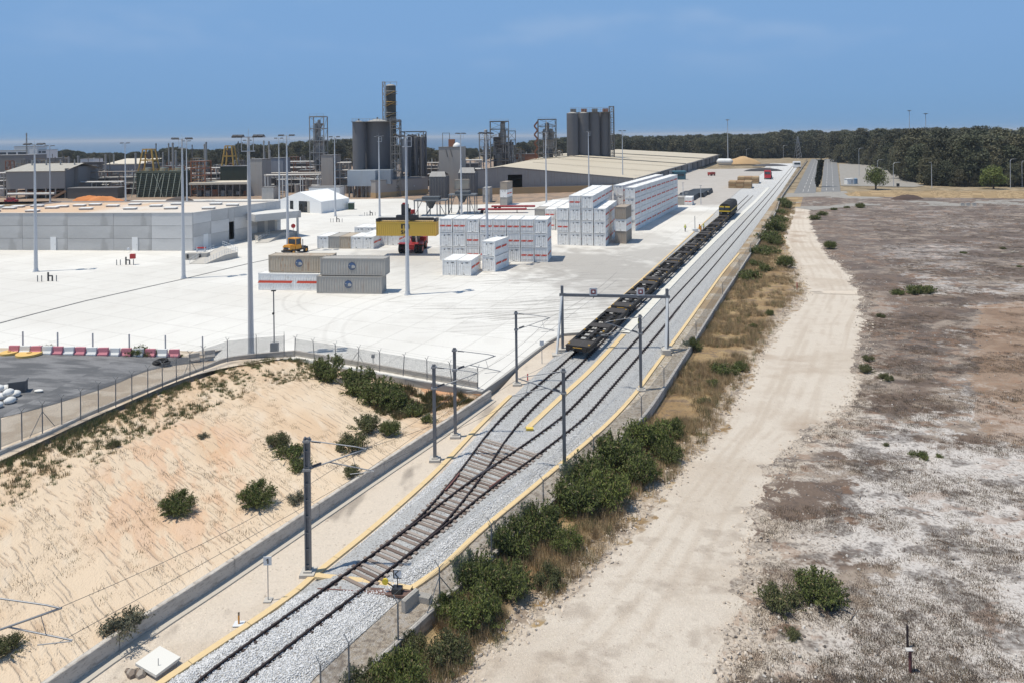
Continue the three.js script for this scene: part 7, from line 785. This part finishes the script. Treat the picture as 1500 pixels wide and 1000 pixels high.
{ const o = thing('small_red_cart', 'small red cart far across the yard', 'cart', G(1042.5, 257.5, YARD), .5); part('tray', bx(4, 1.4, 2, 0, 1.3, 0), M(.34, .05, .04, .6), o); for (const x of [-1.3, 1.3]) for (const z of [-1, 1]) wheel(.45, .3, x, .45, z, o, STEELD); const k = thing('teal_kiosk', 'teal blue kiosk at the end of the inner container row', 'kiosk', G(995, 263, YARD)); part('body', bx(6, 4, 4, 0, 2, 0), M(.05, .14, .18, .6), k); part('roof', bx(6.6, .5, 4.6, 0, 4.2, 0), M(.08, .2, .25, .6), k); part('window', bx(4.2, 1.2, .1, 0, 2.4, 2.05), GLASS, k); }
for (const [px, py, w, l] of [[1004, 290, 7, 'near'], [1014, 285.5, 9, 'middle'], [1024, 282, 8, 'far']]) { const o = thing('tarpaulin_stack', `long dark tarpaulin-covered stack beyond the containers, ${l} one`, 'tarpaulin', G(px, py + 3, YARD), -.4); part('cover', loft([[V(-w / 2, 0, 2), V(-w / 2 + .3, 1.5, 1.6), V(w / 2 - .3, 1.6, 1.6), V(w / 2, 0, 2)], [V(-w / 2, 0, -12), V(-w / 2 + .4, 1.3, -11.4), V(w / 2 - .3, 1.7, -11.4), V(w / 2, 0, -12)]]), M(.035, .04, .045, .7), o); part('front_flap', bx(w * .9, 1.4, .1, 0, .7, 1.75), M(.05, .055, .06, .7), o); }
for (const [px, l] of [[1058, 'left'], [1066, 'right']]) { const o = thing('white_tank', `white horizontal tank at the end of the big shed, ${l} one`, 'tank', G(px, 242, YARD), -.3); part('shell', new THREE.CapsuleGeometry(2.3, 3.2, 6, 16).rotateZ(Math.PI / 2).translate(0, 2.6, 0), M(.7, .7, .69, .5), o); part('cradle', bx(5, .7, 2.4, 0, .35, 0), CONCL, o); }
{ const o = thing('white_van', 'white van parked beside the far tracks', 'van', G(1167.5, 245.5, .1), -.3); part('body', [bx(4.6, 3, 7, 0, 2.1, 0), bx(4.4, .6, 6.4, 0, 3.8, -.2)], M(.74, .74, .74, .4), o); part('windscreen', bx(3.8, 1.2, .1, 0, 2.8, 3.52), GLASS, o); for (const z of [-2.2, 2.2]) for (const x of [-2, 2]) wheel(.6, .4, x, .6, z, o, STEELD); }
{ const o = thing('white_shed', 'small white hut on the gravel lot', 'hut', G(1244.5, 270, RIGHT + .09)); part('wall', bx(3.2, 2.5, 3, 0, 1.25, 0), WHITEB, o); part('roof', bx(3.5, .2, 3.4, 0, 2.6, 0, 0, 0, .05), M(.6, .6, .6, .6), o); part('door', bx(.9, 2, .08, .6, 1, 1.53), M(.5, .5, .5, .6), o); const t = thing('blue_tank', 'blue-grey tank beside the white hut', 'tank', G(1253.5, 269.5, RIGHT + .09)); part('shell', cy(.95, .95, 2.4, 0, 0, 0, 16), M(.14, .22, .32, .5), t); part('lid', cy(1.0, .3, .4, 0, 2.4, 0, 16), M(.2, .28, .36, .5), t); const b = thing('dark_sign', 'small dark board on the gravel lot', 'sign', G(1316, 275, RIGHT + .09)); part('board', bx(1.3, 1.3, .1, 0, 1.2, 0), BLK, b); part('post', bx(.1, 1.2, .1, 0, .6, -.06), STEELD, b); }
function streetLamp(px, base, top, lv, arm, label) { const p = G(px, base, lv), h = atDepth(px, top, -p.z).y - lv, o = thing('street_lamp', label, 'street lamp', p, 0, 'street lamps right of the tracks'); part('pole', bar(V(0, 0, 0), V(0, h - .8, 0), .14, 8, .08), MASTM, o); part('arm', [bar(V(0, h - .8, 0), V(arm * .5, h - .1, 0), .08, 6), bar(V(arm * .5, h - .1, 0), V(arm * 1.6, h, 0), .07, 6)], MASTM, o); part('lamp_head', bx(.8, .14, .3, arm * 1.9, h, 0), M(.4, .4, .4, .5), o); }
streetLamp(1365.5, 276, 238, RIGHT, -.3, 'straight pale street lamp before the right wood'); streetLamp(1309.5, 274, 238, RIGHT, 1.4, 'curved street lamp right of the round tree'); streetLamp(1286, 262, 234, RIGHT, 1.4, 'curved street lamp behind the round tree'); streetLamp(1259, 258, 217, RIGHT, 1.2, 'street lamp at the far edge of the gravel lot'); streetLamp(1481, 276, 233, RIGHT, 1.0, 'street lamp at the far right before the wood'); streetLamp(1498, 274, 236, RIGHT, .6, 'street lamp cut by the right edge'); streetLamp(1094, 232, 218, YARD, 1.6, 'curved street lamp beyond the sand heap'); streetLamp(1148, 234, 213, YARD, 1.6, 'tall street lamp beside the far tracks'); streetLamp(1027, 300, 272, YARD, 0, 'thin pole beside the tarpaulins'); streetLamp(1001, 300, 268, YARD, 0, 'thin pole at the corner of the long container row');
function farMast(px, base, top, D, label) { const s = spot(px - 1, px + 1, top, D), o = thing('distant_mast', label, 'mast', V(s.x, RIGHT, s.z), 0, 'distant lamp masts above the trees'), h = s.h + YARD - RIGHT; part('pole', cy(.5, .22, h, 0, 0, 0, 8), MASTM, o); part('head', [cy(.3, 2.2, .9, 0, h - .4, 0, 12)], M(.3, .3, .3, .6), o); } farMast(1066, 230, 176, 640, 'distant lamp mast above the trees behind the yard'); farMast(1332.5, 0, 162.5, 700, 'distant lamp mast above the right wood, left of two'); farMast(1356.5, 0, 167, 640, 'distant lamp mast above the right wood, right of two');
{ const s = spot(1166, 1172, 200, 610), o = thing('power_pylon', 'lattice power pylon before the far trees', 'pylon', V(s.x, RIGHT, s.z)), h = s.h + .9, w = 2.6; for (const a of [-1, 1]) for (const b of [-1, 1]) part('leg', bar(V(a * w, 0, b * w), V(a * .3, h, b * .3), .18, 5), STEEL, o); for (let k = 0; k < 6; k++) { const t0 = k / 6, t1 = (k + 1) / 6, w0 = lerp(w, .3, t0), w1 = lerp(w, .3, t1); part('brace', bar(V(-w0, h * t0, w0), V(w1, h * t1, w1), .1, 4), STEEL, o); part('brace', bar(V(w0, h * t0, w0), V(-w1, h * t1, w1), .1, 4), STEEL, o); } for (const y of [.75, .88]) part('cross_arm', bx(7, .25, .3, 0, h * y, 0), STEEL, o); }
{ const o = thing('pale_log', 'pale log lying on the heath at the right', 'log', G(1478, 371, RIGHT + .1), .1); part('wood', bar(V(-1.6, .1, 0), V(2, .2, .2), .14, 8, .08), M(.42, .37, .3, .9), o); part('stub', bar(V(.6, .2, .05), V(1.2, .7, .3), .06, 6, .03), M(.42, .37, .3, .9), o); const c = thing('car', 'dark vehicle parked left among the plant sheds', 'car', G(16, 297, YARD)); part('body', [bx(4.4, .8, 1.8, 0, .8, 0), bx(2.4, .7, 1.6, -.2, 1.5, 0)], M(.36, .03, .05, .4), c); for (const x of [-1.4, 1.4]) for (const z of [-.8, .8]) part('wheel', new THREE.CylinderGeometry(.35, .35, .25, 14).rotateX(Math.PI / 2).translate(x, .35, z), TYRE, c); part('window', bx(2.0, .45, 1.64, -.2, 1.5, 0), GLASS, c); }
scene.fog = new THREE.FogExp2(new THREE.Color(.72, .80, .90), .0001);
scene.traverse(o => { if (o.isMesh || o.isInstancedMesh) { o.castShadow = true; o.receiveShadow = true; } });
renderer.render(scene, camera);
